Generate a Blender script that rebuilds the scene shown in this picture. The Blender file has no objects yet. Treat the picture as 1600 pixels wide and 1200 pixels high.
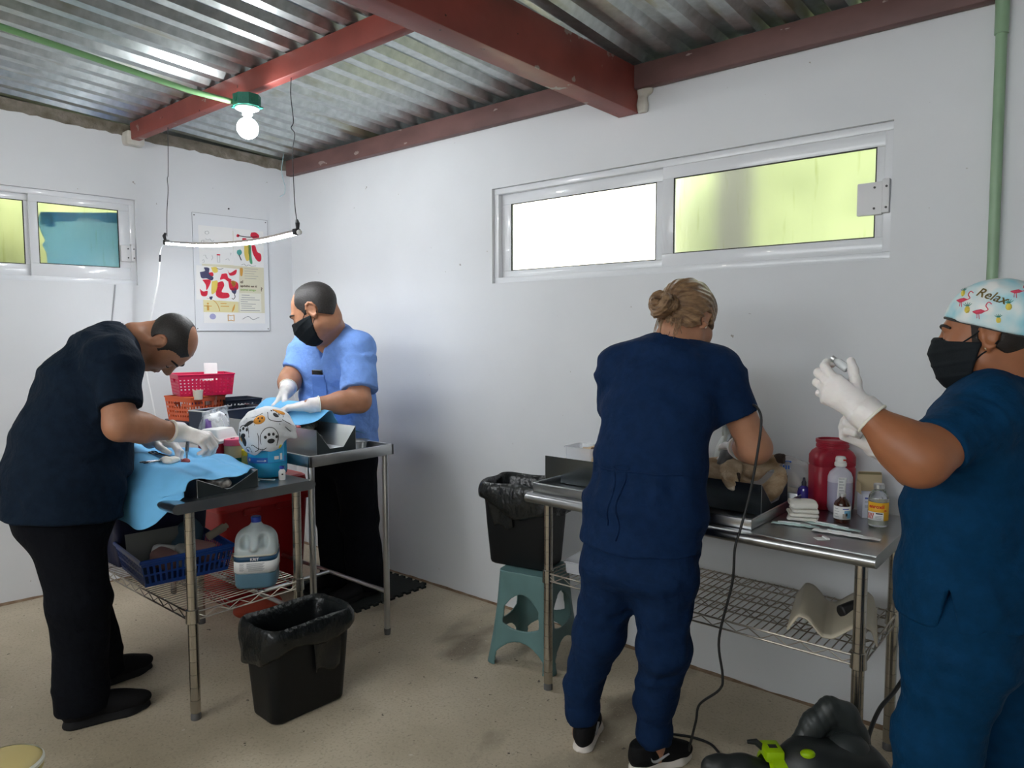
import bpy, bmesh, math, random
import numpy as np
from mathutils import Vector, Matrix, noise as mnoise

C = bpy.context.scene.collection
SC = bpy.context.scene

# ---------------------------------------------------------------- camera, world, sun, exposure
def set_camera():
    cd = bpy.data.cameras.new('camera')
    cd.sensor_width = 36.0
    cd.sensor_fit = 'HORIZONTAL'
    cd.lens = 1128.7 / 1600.0 * 36.0
    cd.clip_start = 0.02
    co = bpy.data.objects.new('camera', cd)
    C.objects.link(co)
    yaw, pitch, roll = -0.7016, -0.07116, -0.0018
    f = Vector((math.sin(yaw) * math.cos(pitch), math.cos(yaw) * math.cos(pitch), math.sin(pitch)))
    r = Vector((math.cos(yaw), -math.sin(yaw), 0))
    u = r.cross(f)
    r2 = r * math.cos(roll) + u * math.sin(roll)
    u2 = r2.cross(f)
    m = Matrix((r2, u2, -f)).transposed().to_4x4()
    m.translation = (4.613, -2.884, 1.48)
    co.matrix_world = m
    SC.camera = co

set_camera()
SC.view_settings.view_transform = 'Standard'
SC.view_settings.look = 'None'
SC.view_settings.gamma = 1.0
SC.view_settings.exposure = 1.18
SC.view_settings.use_curve_mapping = False

W = bpy.data.worlds.new('world')
SC.world = W
W.use_nodes = True
bg = W.node_tree.nodes['Background']
bg.inputs[0].default_value = (0.93, 0.97, 1.0, 1)
bg.inputs[1].default_value = 4.0

sun_d = bpy.data.lights.new('sun', 'SUN')
sun_d.energy = 4.0
sun_d.angle = 0.05
sun_d.color = (1.0, 0.93, 0.75)
sun = bpy.data.objects.new('sun', sun_d)
C.objects.link(sun)
sun.rotation_euler = (math.radians(38), math.radians(12), math.radians(20))
LED_POWER = 44.0
BULB_POWER = 60.0
BACK_BULB_POWER = 60.0

# ---------------------------------------------------------------- materials
def _links(m):
    nt = m.node_tree
    return nt, nt.nodes, nt.links

def mat(name, col, rough=0.6, metal=0.0, var=0.0, vscale=6.0, bump=0.0, bscale=40.0, col2=None, alpha=1.0,
        trans=0.0, ior=1.45, spec=0.5, sheen=0.0, emit=None, estr=0.0, coat=0.0, stretch=None, bdist=0.01, sss=0.0, detail=5.0):
    m = bpy.data.materials.new(name)
    m.use_nodes = True
    nt, N, L = _links(m)
    b = N['Principled BSDF']
    c4 = (col[0], col[1], col[2], 1)
    b.inputs['Base Color'].default_value = c4
    b.inputs['Roughness'].default_value = rough
    b.inputs['Metallic'].default_value = metal
    b.inputs['IOR'].default_value = ior
    b.inputs['Specular IOR Level'].default_value = spec
    b.inputs['Transmission Weight'].default_value = trans
    b.inputs['Alpha'].default_value = alpha
    b.inputs['Sheen Weight'].default_value = sheen
    b.inputs['Coat Weight'].default_value = coat
    if sss:
        b.inputs['Subsurface Weight'].default_value = sss
        b.inputs['Subsurface Radius'].default_value = (0.012, 0.005, 0.003)
        b.inputs['Subsurface Scale'].default_value = 0.5
    if emit:
        b.inputs['Emission Color'].default_value = (*emit, 1)
        b.inputs['Emission Strength'].default_value = estr
    tc = None
    def coords():
        nonlocal tc
        if tc is None:
            t = N.new('ShaderNodeTexCoord')
            mp = N.new('ShaderNodeMapping')
            L.new(t.outputs['Object'], mp.inputs[0])
            if stretch:
                mp.inputs['Scale'].default_value = stretch
            tc = mp.outputs[0]
        return tc
    if var or col2:
        n = N.new('ShaderNodeTexNoise')
        n.inputs['Scale'].default_value = vscale
        n.inputs['Detail'].default_value = detail
        L.new(coords(), n.inputs['Vector'])
        r = N.new('ShaderNodeValToRGB')
        e = r.color_ramp.elements
        c2 = col2 if col2 else [min(1, c * (1 + var)) for c in col]
        c1 = col if col2 else [c * (1 - var) for c in col]
        e[0].position, e[1].position = 0.32, 0.68
        e[0].color = (*c1, 1)
        e[1].color = (*c2, 1)
        L.new(n.outputs['Fac'], r.inputs[0])
        L.new(r.outputs[0], b.inputs['Base Color'])
    if bump:
        n2 = N.new('ShaderNodeTexNoise')
        n2.inputs['Scale'].default_value = bscale
        n2.inputs['Detail'].default_value = 4
        L.new(coords(), n2.inputs['Vector'])
        bp = N.new('ShaderNodeBump')
        bp.inputs['Strength'].default_value = bump
        bp.inputs['Distance'].default_value = bdist
        L.new(n2.outputs['Fac'], bp.inputs['Height'])
        L.new(bp.outputs[0], b.inputs['Normal'])
    return m

def spots(m, col, scale, thresh, soft=0.03, seed=0.0, stretch=(1, 1, 1), detail=4.0):
    """blend a second colour over a material where a noise passes a threshold (chips, stains, specks)"""
    nt, N, L = _links(m)
    b = N['Principled BSDF']
    t = N.new('ShaderNodeTexCoord')
    mp = N.new('ShaderNodeMapping')
    mp.inputs['Location'].default_value = (seed, seed * 1.7, seed * .6)
    mp.inputs['Scale'].default_value = stretch
    L.new(t.outputs['Object'], mp.inputs[0])
    n = N.new('ShaderNodeTexNoise')
    n.inputs['Scale'].default_value = scale
    n.inputs['Detail'].default_value = detail
    L.new(mp.outputs[0], n.inputs['Vector'])
    r = N.new('ShaderNodeValToRGB')
    e = r.color_ramp.elements
    e[0].position, e[1].position = thresh, min(1, thresh + soft)
    e[0].color, e[1].color = (0, 0, 0, 1), (1, 1, 1, 1)
    L.new(n.outputs['Fac'], r.inputs[0])
    mx = N.new('ShaderNodeMix')
    mx.data_type = 'RGBA'
    L.new(r.outputs[0], mx.inputs[0])
    src = b.inputs['Base Color']
    if src.is_linked:
        L.new(src.links[0].from_socket, mx.inputs[6])
    else:
        mx.inputs[6].default_value = src.default_value
    mx.inputs[7].default_value = (*col, 1)
    L.new(mx.outputs[2], src)
    return m

# ---------------------------------------------------------------- object helpers
def link_mesh(name, me, m=None, parent=None):
    o = bpy.data.objects.new(name, me)
    C.objects.link(o)
    if m is not None:
        for q in (m if isinstance(m, (list, tuple)) else [m]):
            me.materials.append(q)
    if parent is not None:
        o.parent = parent
    return o

def tag(o, label=None, cat=None, group=None, kind=None):
    if label: o['label'] = label
    if cat: o['category'] = cat
    if group: o['group'] = group
    if kind: o['kind'] = kind
    return o

def thing(name, label, cat, loc=(0, 0, 0), rz=0.0, group=None, rot=None):
    o = bpy.data.objects.new(name, None)
    o.empty_display_size = 0.05
    C.objects.link(o)
    o.location = loc
    o.rotation_euler = rot if rot else (0, 0, rz)
    return tag(o, label, cat, group)

class MB:
    """collects shapes into one mesh"""
    def __init__(self):
        self.v, self.f, self.mi = [], [], []
    def add(self, vs, fs, mi=0, M=None):
        o = len(self.v)
        for p in vs:
            p = Vector(p)
            self.v.append(tuple(M @ p) if M is not None else tuple(p))
        for f in fs:
            self.f.append(tuple(i + o for i in f))
            self.mi.append(mi)
        return self
    def box(self, lo, hi, mi=0, M=None, bev=0.0):
        bm = bmesh.new()
        bmesh.ops.create_cube(bm, size=1)
        s = [hi[i] - lo[i] for i in range(3)]
        c = [(hi[i] + lo[i]) / 2 for i in range(3)]
        for v in bm.verts:
            v.co = Vector((v.co.x * s[0] + c[0], v.co.y * s[1] + c[1], v.co.z * s[2] + c[2]))
        if bev > 0:
            bmesh.ops.bevel(bm, geom=bm.edges[:], offset=min(bev, min(abs(q) for q in s) * .45), segments=2, affect='EDGES', profile=0.5)
        self.bm(bm, mi, M)
        return self
    def bm(self, bm, mi=0, M=None):
        bm.verts.ensure_lookup_table()
        bm.verts.index_update()
        self.add([v.co.copy() for v in bm.verts], [[v.index for v in f.verts] for f in bm.faces], mi, M)
        bm.free()
    def tube(self, pts, r, n=10, mi=0, closed=False, M=None, cap=True):
        pts = [Vector(p) for p in pts]
        rs = r if isinstance(r, (list, tuple)) else [r] * len(pts)
        k = len(pts)
        vs, fs = [], []
        up = None
        for i, p in enumerate(pts):
            if closed:
                t = (pts[(i + 1) % k] - pts[i - 1]).normalized()
            else:
                t = (pts[min(i + 1, k - 1)] - pts[max(i - 1, 0)]).normalized()
            if up is None:
                up = Vector((0, 0, 1)) if abs(t.z) < .9 else Vector((1, 0, 0))
            s = t.cross(up)
            if s.length < 1e-5:
                s = t.cross(Vector((0, 1, 0.1)))
            s.normalize()
            up = s.cross(t).normalized()
            for j in range(n):
                a = 2 * math.pi * j / n
                vs.append(p + (s * math.cos(a) + up * math.sin(a)) * rs[i])
        for i in range(k if closed else k - 1):
            a0, b0 = i * n, ((i + 1) % k) * n
            for j in range(n):
                fs.append((a0 + j, a0 + (j + 1) % n, b0 + (j + 1) % n, b0 + j))
        if not closed and cap:
            fs.append(tuple(range(n - 1, -1, -1)))
            fs.append(tuple((k - 1) * n + j for j in range(n)))
        return self.add(vs, fs, mi, M)
    def lathe(self, prof, n=28, mi=0, M=None, cap=True, c=(0, 0, 0)):
        vs, fs = [], []
        for r, z in prof:
            for j in range(n):
                a = 2 * math.pi * j / n
                vs.append((c[0] + r * math.cos(a), c[1] + r * math.sin(a), c[2] + z))
        k = len(prof)
        for i in range(k - 1):
            for j in range(n):
                fs.append((i * n + j, i * n + (j + 1) % n, (i + 1) * n + (j + 1) % n, (i + 1) * n + j))
        if cap:
            fs.append(tuple(range(n - 1, -1, -1)))
            fs.append(tuple((k - 1) * n + j for j in range(n)))
        return self.add(vs, fs, mi, M)
    def loft(self, secs, n=40, mi=0, M=None, cap0=True, cap1=True, fn=None):
        """secs: (cx, cy, z, hx, hy, corner radius)"""
        vs, fs = [], []
        for i, (cx, cy, z, hx, hy, cr) in enumerate(secs):
            for j, (x, y) in enumerate(rrect(hx, hy, cr, n)):
                p = (cx + x, cy + y, z)
                vs.append(fn(p, i, j) if fn else p)
        n = len(vs) // len(secs)
        k = len(secs)
        for i in range(k - 1):
            for j in range(n):
                fs.append((i * n + j, i * n + (j + 1) % n, (i + 1) * n + (j + 1) % n, (i + 1) * n + j))
        if cap0: fs.append(tuple(range(n - 1, -1, -1)))
        if cap1: fs.append(tuple((k - 1) * n + j for j in range(n)))
        return self.add(vs, fs, mi, M)
    def prism(self, pts, axis, a, b, mi=0, M=None):
        """2D outline extruded along an axis: 'x' -> pts are (y,z); 'y' -> (x,z); 'z' -> (x,y)"""
        def P(p, t):
            return {'x': (t, p[0], p[1]), 'y': (p[0], t, p[1]), 'z': (p[0], p[1], t)}[axis]
        n = len(pts)
        vs = [P(p, a) for p in pts] + [P(p, b) for p in pts]
        fs = [tuple(range(n - 1, -1, -1)), tuple(range(n, 2 * n))]
        for i in range(n):
            fs.append((i, (i + 1) % n, n + (i + 1) % n, n + i))
        return self.add(vs, fs, mi, M)
    def grid(self, fn, nu, nv, mi=0, M=None, wrap=False):
        vs = [fn(u / (nu - 1), v / (nv - 1)) for u in range(nu) for v in range(nv)]
        fs = []
        for i in range(nu - 1):
            for j in range(nv - 1):
                fs.append((i * nv + j, (i + 1) * nv + j, (i + 1) * nv + j + 1, i * nv + j + 1))
        return self.add(vs, fs, mi, M)
    def sphere(self, c, r, n=16, m=10, mi=0, M=None):
        if not isinstance(r, (tuple, list)): r = (r, r, r)
        vs = [(c[0], c[1], c[2] - r[2])]
        for i in range(1, m):
            t = -math.pi / 2 + math.pi * i / m
            for j in range(n):
                a = 2 * math.pi * j / n
                vs.append((c[0] + r[0] * math.cos(t) * math.cos(a), c[1] + r[1] * math.cos(t) * math.sin(a), c[2] + r[2] * math.sin(t)))
        vs.append((c[0], c[1], c[2] + r[2]))
        fs = [(0, 1 + (j + 1) % n, 1 + j) for j in range(n)]
        for i in range(m - 2):
            for j in range(n):
                a = 1 + i * n
                fs.append((a + j, a + (j + 1) % n, a + n + (j + 1) % n, a + n + j))
        l = len(vs) - 1
        a = 1 + (m - 2) * n
        fs += [(a + j, a + (j + 1) % n, l) for j in range(n)]
        return self.add(vs, fs, mi, M)
    def build(self, name, m=None, parent=None, smooth=35, solid=0.0, fix=True):
        me = bpy.data.meshes.new(name)
        me.from_pydata(self.v, [], self.f)
        if any(self.mi):
            me.polygons.foreach_set('material_index', self.mi)
        if fix:
            bm = bmesh.new()
            bm.from_mesh(me)
            bmesh.ops.recalc_face_normals(bm, faces=bm.faces)
            bm.to_mesh(me)
            bm.free()
        me.update()
        o = link_mesh(name, me, m, parent)
        if smooth:
            me.polygons.foreach_set('use_smooth', [True] * len(me.polygons))
            me.set_sharp_from_angle(angle=math.radians(smooth))
        if solid:
            sm = o.modifiers.new('solid', 'SOLIDIFY')
            sm.thickness = solid
            sm.offset = 0
        return o

def rrect(hx, hy, cr, n=40):
    cr = max(1e-4, min(cr, hx - 1e-4, hy - 1e-4))
    out = []
    q = max(2, n // 8)
    e = max(1, n // 8)
    cs = [(hx - cr, hy - cr, 0), (-hx + cr, hy - cr, 90), (-hx + cr, -hy + cr, 180), (hx - cr, -hy + cr, 270)]
    for i, (cx, cy, a0) in enumerate(cs):
        for j in range(q + 1):
            a = math.radians(a0 + 90 * j / q)
            out.append((cx + cr * math.cos(a), cy + cr * math.sin(a)))
        nx, ny, na = cs[(i + 1) % 4]
        a = math.radians(na)
        p1 = (nx + cr * math.cos(a), ny + cr * math.sin(a))
        p0 = out[-1]
        for j in range(1, e):
            t = j / e
            out.append((p0[0] + (p1[0] - p0[0]) * t, p0[1] + (p1[1] - p0[1]) * t))
    return out

def spline(pts, n=8):
    """Catmull-Rom through points"""
    P = [Vector(p) for p in pts]
    P = [P[0] * 2 - P[1]] + P + [P[-1] * 2 - P[-2]]
    out = []
    for i in range(1, len(P) - 2):
        for j in range(n):
            t = j / n
            a, b, c, d = P[i - 1], P[i], P[i + 1], P[i + 2]
            out.append(0.5 * ((2 * b) + (c - a) * t + (2 * a - 5 * b + 4 * c - d) * t * t + (3 * b - 3 * c + d - a) * t ** 3))
    out.append(P[-2])
    return out

def basis(o, x=None, y=None, z=None):
    """4x4 from two axes (the first given is kept, the second is made perpendicular)"""
    ax = {'x': x, 'y': y, 'z': z}
    ks = [k for k in 'xyz' if ax[k] is not None]
    a, b = ks[0], ks[1]
    va = Vector(ax[a]).normalized()
    vb = Vector(ax[b])
    vb = (vb - va * vb.dot(va)).normalized()
    A = {a: va, b: vb}
    k = [q for q in 'xyz' if q not in A][0]
    cyc = {'x': ('y', 'z'), 'y': ('z', 'x'), 'z': ('x', 'y')}[k]
    A[k] = A[cyc[0]].cross(A[cyc[1]])
    m = Matrix((A['x'], A['y'], A['z'])).transposed().to_4x4()
    m.translation = o
    return m

_FONT_CACHE = {}
def text(body, size, name, m, parent, M, depth=0.0004, align='LEFT', shear=0.0, bold=0.0, kids=True):
    cu = bpy.data.curves.new(name, 'FONT')
    cu.body = body
    cu.size = size
    cu.align_x = align
    cu.extrude = depth
    cu.shear = shear
    cu.offset = bold
    cu.resolution_u = 2
    tmp = bpy.data.objects.new(name + '_tmp', cu)
    C.objects.link(tmp)
    bpy.context.view_layer.update()
    me = bpy.data.meshes.new_from_object(tmp.evaluated_get(bpy.context.evaluated_depsgraph_get()))
    bpy.data.objects.remove(tmp)
    bpy.data.curves.remove(cu)
    me.name = name
    me.materials.clear()
    o = link_mesh(name, me, m, parent)
    o.matrix_basis = M
    return o

from mathutils.bvhtree import BVHTree
def bvh_of(o):
    me = o.data
    return BVHTree.FromPolygons([v.co.copy() for v in me.vertices], [tuple(p.vertices) for p in me.polygons])

def translucent(m, amount=0.6, col=None):
    """thin cloth or paper that lets light through from behind"""
    nt, N, L = _links(m)
    b = N['Principled BSDF']; out = [n for n in N if n.type == 'OUTPUT_MATERIAL'][0]
    t = N.new('ShaderNodeBsdfTranslucent')
    src = b.inputs['Base Color']
    if col: t.inputs[0].default_value = (*col, 1)
    elif src.is_linked: L.new(src.links[0].from_socket, t.inputs[0])
    else: t.inputs[0].default_value = src.default_value
    mx = N.new('ShaderNodeMixShader'); mx.inputs[0].default_value = amount
    L.new(b.outputs[0], mx.inputs[1]); L.new(t.outputs[0], mx.inputs[2]); L.new(mx.outputs[0], out.inputs[0])
    return m

# ---------------------------------------------------------------- sculpting by signed distance
class SDF:
    def __init__(self):
        self.p = []
        self.disp = None
    def _put(self, f, lo, hi, k, op, big=False):
        self.p.append((f, np.array(lo, np.float32), np.array(hi, np.float32), k, op, big))
        return self
    def rc(self, a, b, ra, rb=None, k=0.02, op='u'):
        a = np.array(a, np.float32); b = np.array(b, np.float32)
        rb = ra if rb is None else rb
        ba = b - a
        L2 = float(ba @ ba) + 1e-12
        def f(P):
            q = P - a
            h = np.clip((q @ ba) / L2, 0, 1)
            return np.sqrt(((q - h[:, None] * ba) ** 2).sum(1)) - (ra + (rb - ra) * h)
        m = max(ra, rb)
        return self._put(f, np.minimum(a, b) - m, np.maximum(a, b) + m, k, op)
    def chain(self, pts, rs, k=0.02, op='u'):
        for i in range(len(pts) - 1):
            self.rc(pts[i], pts[i + 1], rs[i], rs[i + 1], k, op)
        return self
    def ell(self, c, r, R=None, k=0.02, op='u'):
        c = np.array(c, np.float32)
        r = np.array(r if isinstance(r, (list, tuple)) else (r, r, r), np.float32)
        Rm = np.array([list(q) for q in R.to_3x3()], np.float32) if R is not None else None
        def f(P):
            q = P - c
            if Rm is not None: q = q @ Rm
            k0 = np.sqrt(((q / r) ** 2).sum(1)) + 1e-6
            k1 = np.sqrt(((q / (r * r)) ** 2).sum(1)) + 1e-6
            return k0 * (k0 - 1) / k1
        m = float(r.max()) if Rm is not None else r
        if Rm is not None:
            m = np.sqrt(((Rm * r) ** 2).sum(1))
        return self._put(f, c - m, c + m, k, op)
    def seg(self, a, b, side, wa, da, wb, db, k=0.03, op='u', cap=None):
        """elliptical tapered segment; cap None = rounded ends, 0 = flat"""
        a = np.array(a, np.float32); b = np.array(b, np.float32)
        ax = b - a
        L = float(np.sqrt(ax @ ax))
        n = ax / L
        s = np.array(side, np.float32)
        s = s - n * (s @ n)
        s /= np.sqrt(s @ s)
        t = np.cross(n, s)
        re = min(wa, da, wb, db) * 0.6 if cap is None else max(cap, 1e-4)
        def f(P):
            q = P - a
            h = q @ n
            hc = np.clip(h, 0, L)
            x = hc / L
            w = wa + (wb - wa) * x
            d = da + (db - da) * x
            u = q @ s; v = q @ t
            e = h - hc
            if cap is None:
                k0 = np.sqrt((u / w) ** 2 + (v / d) ** 2 + (e / re) ** 2) + 1e-6
                k1 = np.sqrt((u / w ** 2) ** 2 + (v / d ** 2) ** 2 + (e / re ** 2) ** 2) + 1e-6
                return k0 * (k0 - 1) / k1
            k0 = np.sqrt((u / w) ** 2 + (v / d) ** 2) + 1e-6
            k1 = np.sqrt((u / w ** 2) ** 2 + (v / d ** 2) ** 2) + 1e-6
            return np.maximum(k0 * (k0 - 1) / k1, np.abs(h - L / 2) - L / 2)
        m = max(wa, da, wb, db)
        return self._put(f, np.minimum(a, b) - m, np.maximum(a, b) + m, k, op)
    def spine(self, st, side, k=0.03, op='u', cap0=None, cap1=None):
        """st: [(pos, w, d), ...]"""
        for i in range(len(st) - 1):
            (a, wa, da), (b, wb, db) = st[i], st[i + 1]
            self.seg(a, b, side, wa, da, wb, db, k, op)
        return self
    def box(self, c, h, R=None, r=0.005, k=0.01, op='u'):
        c = np.array(c, np.float32); hh = np.array(h, np.float32)
        Rm = np.array([list(q) for q in R.to_3x3()], np.float32) if R is not None else None
        def f(P):
            q = P - c
            if Rm is not None: q = q @ Rm
            d = np.abs(q) - (hh - r)
            return np.sqrt((np.maximum(d, 0) ** 2).sum(1)) + np.minimum(d.max(1), 0) - r
        m = hh if Rm is None else np.abs(Rm) @ hh
        return self._put(f, c - m, c + m, k, op)
    def half(self, o, n, k=0.004):
        """keep the side the normal points away from"""
        o = np.array(o, np.float32); n = np.array(n, np.float32); n = n / np.sqrt(n @ n)
        return self._put(lambda P: (P - o) @ n, (-99,) * 3, (99,) * 3, k, 'i', True)
    def cut(self, g, k=0.004):
        """subtract a function of points everywhere"""
        return self._put(g, (-99,) * 3, (99,) * 3, k, 's', True)
    def keep(self, g, k=0.004):
        return self._put(g, (-99,) * 3, (99,) * 3, k, 'i', True)
    def ev(self, P, sel=None):
        d = np.full(len(P), 1.0, np.float32)
        for i, (f, lo, hi, k, op, big) in enumerate(self.p):
            ix = slice(None) if sel is None or big else sel[i]
            if sel is not None and not big and len(ix) == 0: continue
            Q = P[ix]
            v = f(Q).astype(np.float32)
            cur = d[ix]
            if op == 'u':
                h = np.maximum(k - np.abs(cur - v), 0) / max(k, 1e-6)
                d[ix] = np.minimum(cur, v) - h * h * k * 0.25
            else:
                w = -v if op == 's' else v
                h = np.maximum(k - np.abs(cur - w), 0) / max(k, 1e-6)
                d[ix] = np.maximum(cur, w) + h * h * k * 0.25
        if self.disp is not None:
            d = d + self.disp(P)
        return d
    def mesh(self, name, res, m=None, parent=None, smooth_it=0):
        us = [q for q in self.p if q[4] == 'u']
        lo = np.min([q[1] for q in us], 0) - 3 * res
        hi = np.max([q[2] for q in us], 0) + 3 * res
        B = 8
        bs = B * res
        nb = np.ceil((hi - lo) / bs).astype(int)
        g = np.stack(np.meshgrid(*[np.arange(n) for n in nb], indexing='ij'), -1).reshape(-1, 3)
        cen = (lo + (g + 0.5) * bs).astype(np.float32)
        hd = bs * 0.87
        dc = self.ev(cen)
        keep = np.abs(dc) < hd * 2.0 + 0.02
        g = g[keep]; cen = cen[keep]
        off = np.stack(np.meshgrid(*[np.arange(B + 1)] * 3, indexing='ij'), -1).reshape(-1, 3)
        nc = len(off)
        P = (lo + (g[:, None, :] * B + off[None]) * res).reshape(-1, 3).astype(np.float32)
        sel = []
        for (f, l, h, k, op, big) in self.p:
            if big:
                sel.append(None); continue
            mk = ((cen > l - hd - 2 * k - 0.04) & (cen < h + hd + 2 * k + 0.04)).all(1)
            bi = np.nonzero(mk)[0]
            sel.append((bi[:, None] * nc + np.arange(nc)[None]).ravel())
        D = self.ev(P, sel).reshape(-1, B + 1, B + 1, B + 1)
        S = D < 0
        c8 = [S[:, i:i + B, j:j + B, k:k + B] for i in (0, 1) for j in (0, 1) for k in (0, 1)]
        cnt = sum(c.astype(np.int8) for c in c8)
        act = (cnt > 0) & (cnt < 8)
        bi, ci, cj, ck = np.nonzero(act)
        gi = g[bi] * B + np.stack([ci, cj, ck], -1)
        dim = nb * B + 2
        key = (gi[:, 0].astype(np.int64) * dim[1] + gi[:, 1]) * dim[2] + gi[:, 2]
        order = np.argsort(key)
        key = key[order]; bi = bi[order]; ci = ci[order]; cj = cj[order]; ck = ck[order]; gi = gi[order]
        acc = np.zeros((len(key), 3), np.float64); num = np.zeros(len(key))
        cs = [(i, j, k) for i in (0, 1) for j in (0, 1) for k in (0, 1)]
        val = {c: D[bi, ci + c[0], cj + c[1], ck + c[2]] for c in cs}
        for a in cs:
            for axi in range(3):
                if a[axi] == 0:
                    b = list(a); b[axi] = 1; b = tuple(b)
                    va, vb = val[a], val[b]
                    x = (va < 0) != (vb < 0)
                    t = np.where(x, va / np.where(x, va - vb, 1), 0)
                    pt = np.array(a, float)[None].repeat(len(key), 0)
                    pt[:, axi] += t
                    acc += np.where(x[:, None], pt, 0)
                    num += x
        V = lo + (gi + acc / num[:, None]) * res
        F = []
        for axi in range(3):
            o1, o2 = [(1, 2), (2, 0), (0, 1)][axi]
            va = val[(0, 0, 0)]
            e = [0, 0, 0]; e[axi] = 1
            vb = val[tuple(e)]
            x = np.nonzero((va < 0) != (vb < 0))[0]
            st = [dim[1] * dim[2], dim[2], 1]
            k0 = key[x]
            ks = [k0, k0 - st[o1], k0 - st[o1] - st[o2], k0 - st[o2]]
            ids, ok = [], np.ones(len(x), bool)
            for q in ks:
                p = np.searchsorted(key, q)
                p = np.minimum(p, len(key) - 1)
                ok &= key[p] == q
                ids.append(p)
            quad = np.stack(ids, -1)
            fl = va[x] < 0
            quad = np.where(fl[:, None], quad, quad[:, ::-1])
            F.append(quad[ok])
        F = np.concatenate(F)
        me = bpy.data.meshes.new(name)
        me.vertices.add(len(V))
        me.vertices.foreach_set('co', V.astype(np.float32).ravel())
        me.loops.add(len(F) * 4)
        me.loops.foreach_set('vertex_index', F.astype(np.int32).ravel())
        me.polygons.add(len(F))
        me.polygons.foreach_set('loop_start', np.arange(0, len(F) * 4, 4, dtype=np.int32))
        me.polygons.foreach_set('use_smooth', np.ones(len(F), bool))
        me.update(calc_edges=True)
        me.validate()
        o = link_mesh(name, me, m, parent)
        if smooth_it:
            md = o.modifiers.new('relax', 'SMOOTH')
            md.iterations = smooth_it
            md.factor = 0.5
        return o

def folds(amp, scale, seed=0.0, dirv=(0.3, 0.4, 1.0)):
    """soft cloth folds as a displacement of the distance field"""
    dv = np.array(dirv, np.float32)
    rs = np.random.RandomState(int(seed * 97) + 5)
    ks = [rs.randn(3).astype(np.float32) for _ in range(5)]
    ph = rs.rand(5) * 6.28
    def f(P):
        w = np.sin(P @ (ks[0] * scale * .5) + ph[0]) + np.sin(P @ (ks[1] * scale * .35) + ph[1])
        a = np.sin((P @ dv) * scale * 1.6 + 1.5 * w + ph[2])
        b = np.sin(P @ (ks[2] * scale * .9) + 1.3 * w + ph[3])
        gate = 0.5 + 0.5 * np.sin(P @ (ks[3] * scale * .3) + ph[4])
        return (amp * gate * (0.6 * a * np.abs(a) + 0.4 * b)).astype(np.float32)
    return f
# ================================================================= the room
def struct(o, kind='structure'):
    o['kind'] = kind
    return o

M_wall = mat('wall_paint', (0.70, 0.715, 0.735), rough=0.75, var=0.035, vscale=1.6, bump=0.10, bscale=35, bdist=0.004)
spots(M_wall, (0.36, 0.34, 0.32), 16.0, 0.765, 0.01, seed=3.1)
spots(M_wall, (0.53, 0.52, 0.50), 34.0, 0.765, 0.01, seed=1.3)
M_floor = mat('concrete_floor', (0.42, 0.355, 0.255), rough=0.62, col2=(0.56, 0.48, 0.36), vscale=2.2, bump=0.25, bscale=70, bdist=0.004, detail=8)
spots(M_floor, (0.22, 0.18, 0.13), 3.0, 0.60, 0.12, seed=4.2, stretch=(1, .45, 1))
spots(M_floor, (0.30, 0.25, 0.18), 95.0, 0.52, 0.30, seed=9.4)
spots(M_floor, (0.54, 0.46, 0.35), 130.0, 0.60, 0.20, seed=5.4)
spots(M_floor, (0.10, 0.08, 0.06), 26.0, 0.72, 0.01, seed=2.2)
spots(M_floor, (0.12, 0.09, 0.06), 52.0, 0.735, 0.012, seed=12.2)
spots(M_floor, (0.60, 0.55, 0.46), 30.0, 0.73, 0.012, seed=8.2)
M_beam = mat('beam_red_oxide', (0.27, 0.058, 0.045), rough=0.48, var=0.18, vscale=5, bump=0.15, bscale=30, bdist=0.003)
spots(M_beam, (0.36, 0.28, 0.25), 9.0, 0.655, 0.015, seed=5.5)
spots(M_beam, (0.05, 0.012, 0.01), 14.0, 0.70, 0.02, seed=7.7)
M_beam_w = mat('beam_brown', (0.14, 0.070, 0.064), rough=0.55, var=0.25, vscale=7, bump=0.15, bscale=30, bdist=0.003, stretch=(.5, 1, 1))
spots(M_beam_w, (0.34, 0.27, 0.25), 12.0, 0.70, 0.015, seed=2.5, stretch=(.6, 1, 1.4))
M_roof = mat('galvanised_sheet', (0.42, 0.46, 0.46), rough=0.30, metal=0.85, col2=(0.56, 0.60, 0.60), vscale=26, bump=0.05, bscale=30, bdist=0.003)
spots(M_roof, (0.34, 0.33, 0.24), 5.0, 0.60, 0.10, seed=6.1, stretch=(1.5, .4, 1))
M_alu = mat('window_white_aluminium', (0.72, 0.735, 0.76), rough=0.28, var=0.02, vscale=5, coat=0.3)
M_alu_dk = mat('window_gasket', (0.03, 0.03, 0.03), rough=0.6)
M_lock = mat('window_lock_white', (0.70, 0.70, 0.71), rough=0.4)
M_screw = mat('screw_dark', (0.10, 0.10, 0.10), rough=0.4, metal=0.6)
M_glass = mat('frosted_pane', (0.95, 0.97, 0.92), rough=0.30, trans=1.0, ior=1.25, bump=0.25, bscale=9, stretch=(1.5, 1.5, .35), bdist=0.02)
spots(M_glass, (0.62, 0.64, 0.42), 11.0, 0.60, 0.16, seed=3.0, stretch=(3, 3, .30))
M_mortar = mat('mortar_brown', (0.14, 0.12, 0.085), rough=0.9, col2=(0.28, 0.25, 0.21), vscale=14, bump=0.6, bscale=30, bdist=0.02)
spots(M_wall, (0.40, 0.37, 0.34), 48.0, 0.775, 0.012, seed=14.0, stretch=(1, 1, .6))
M_plaster = mat('bare_plaster', (0.52, 0.49, 0.42), rough=0.85, col2=(0.66, 0.64, 0.58), vscale=12, bump=0.3, bscale=40)
M_skirt = mat('earth_seam', (0.17, 0.095, 0.05), rough=0.95, col2=(0.30, 0.22, 0.15), vscale=16, bump=0.5, bscale=60)

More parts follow.
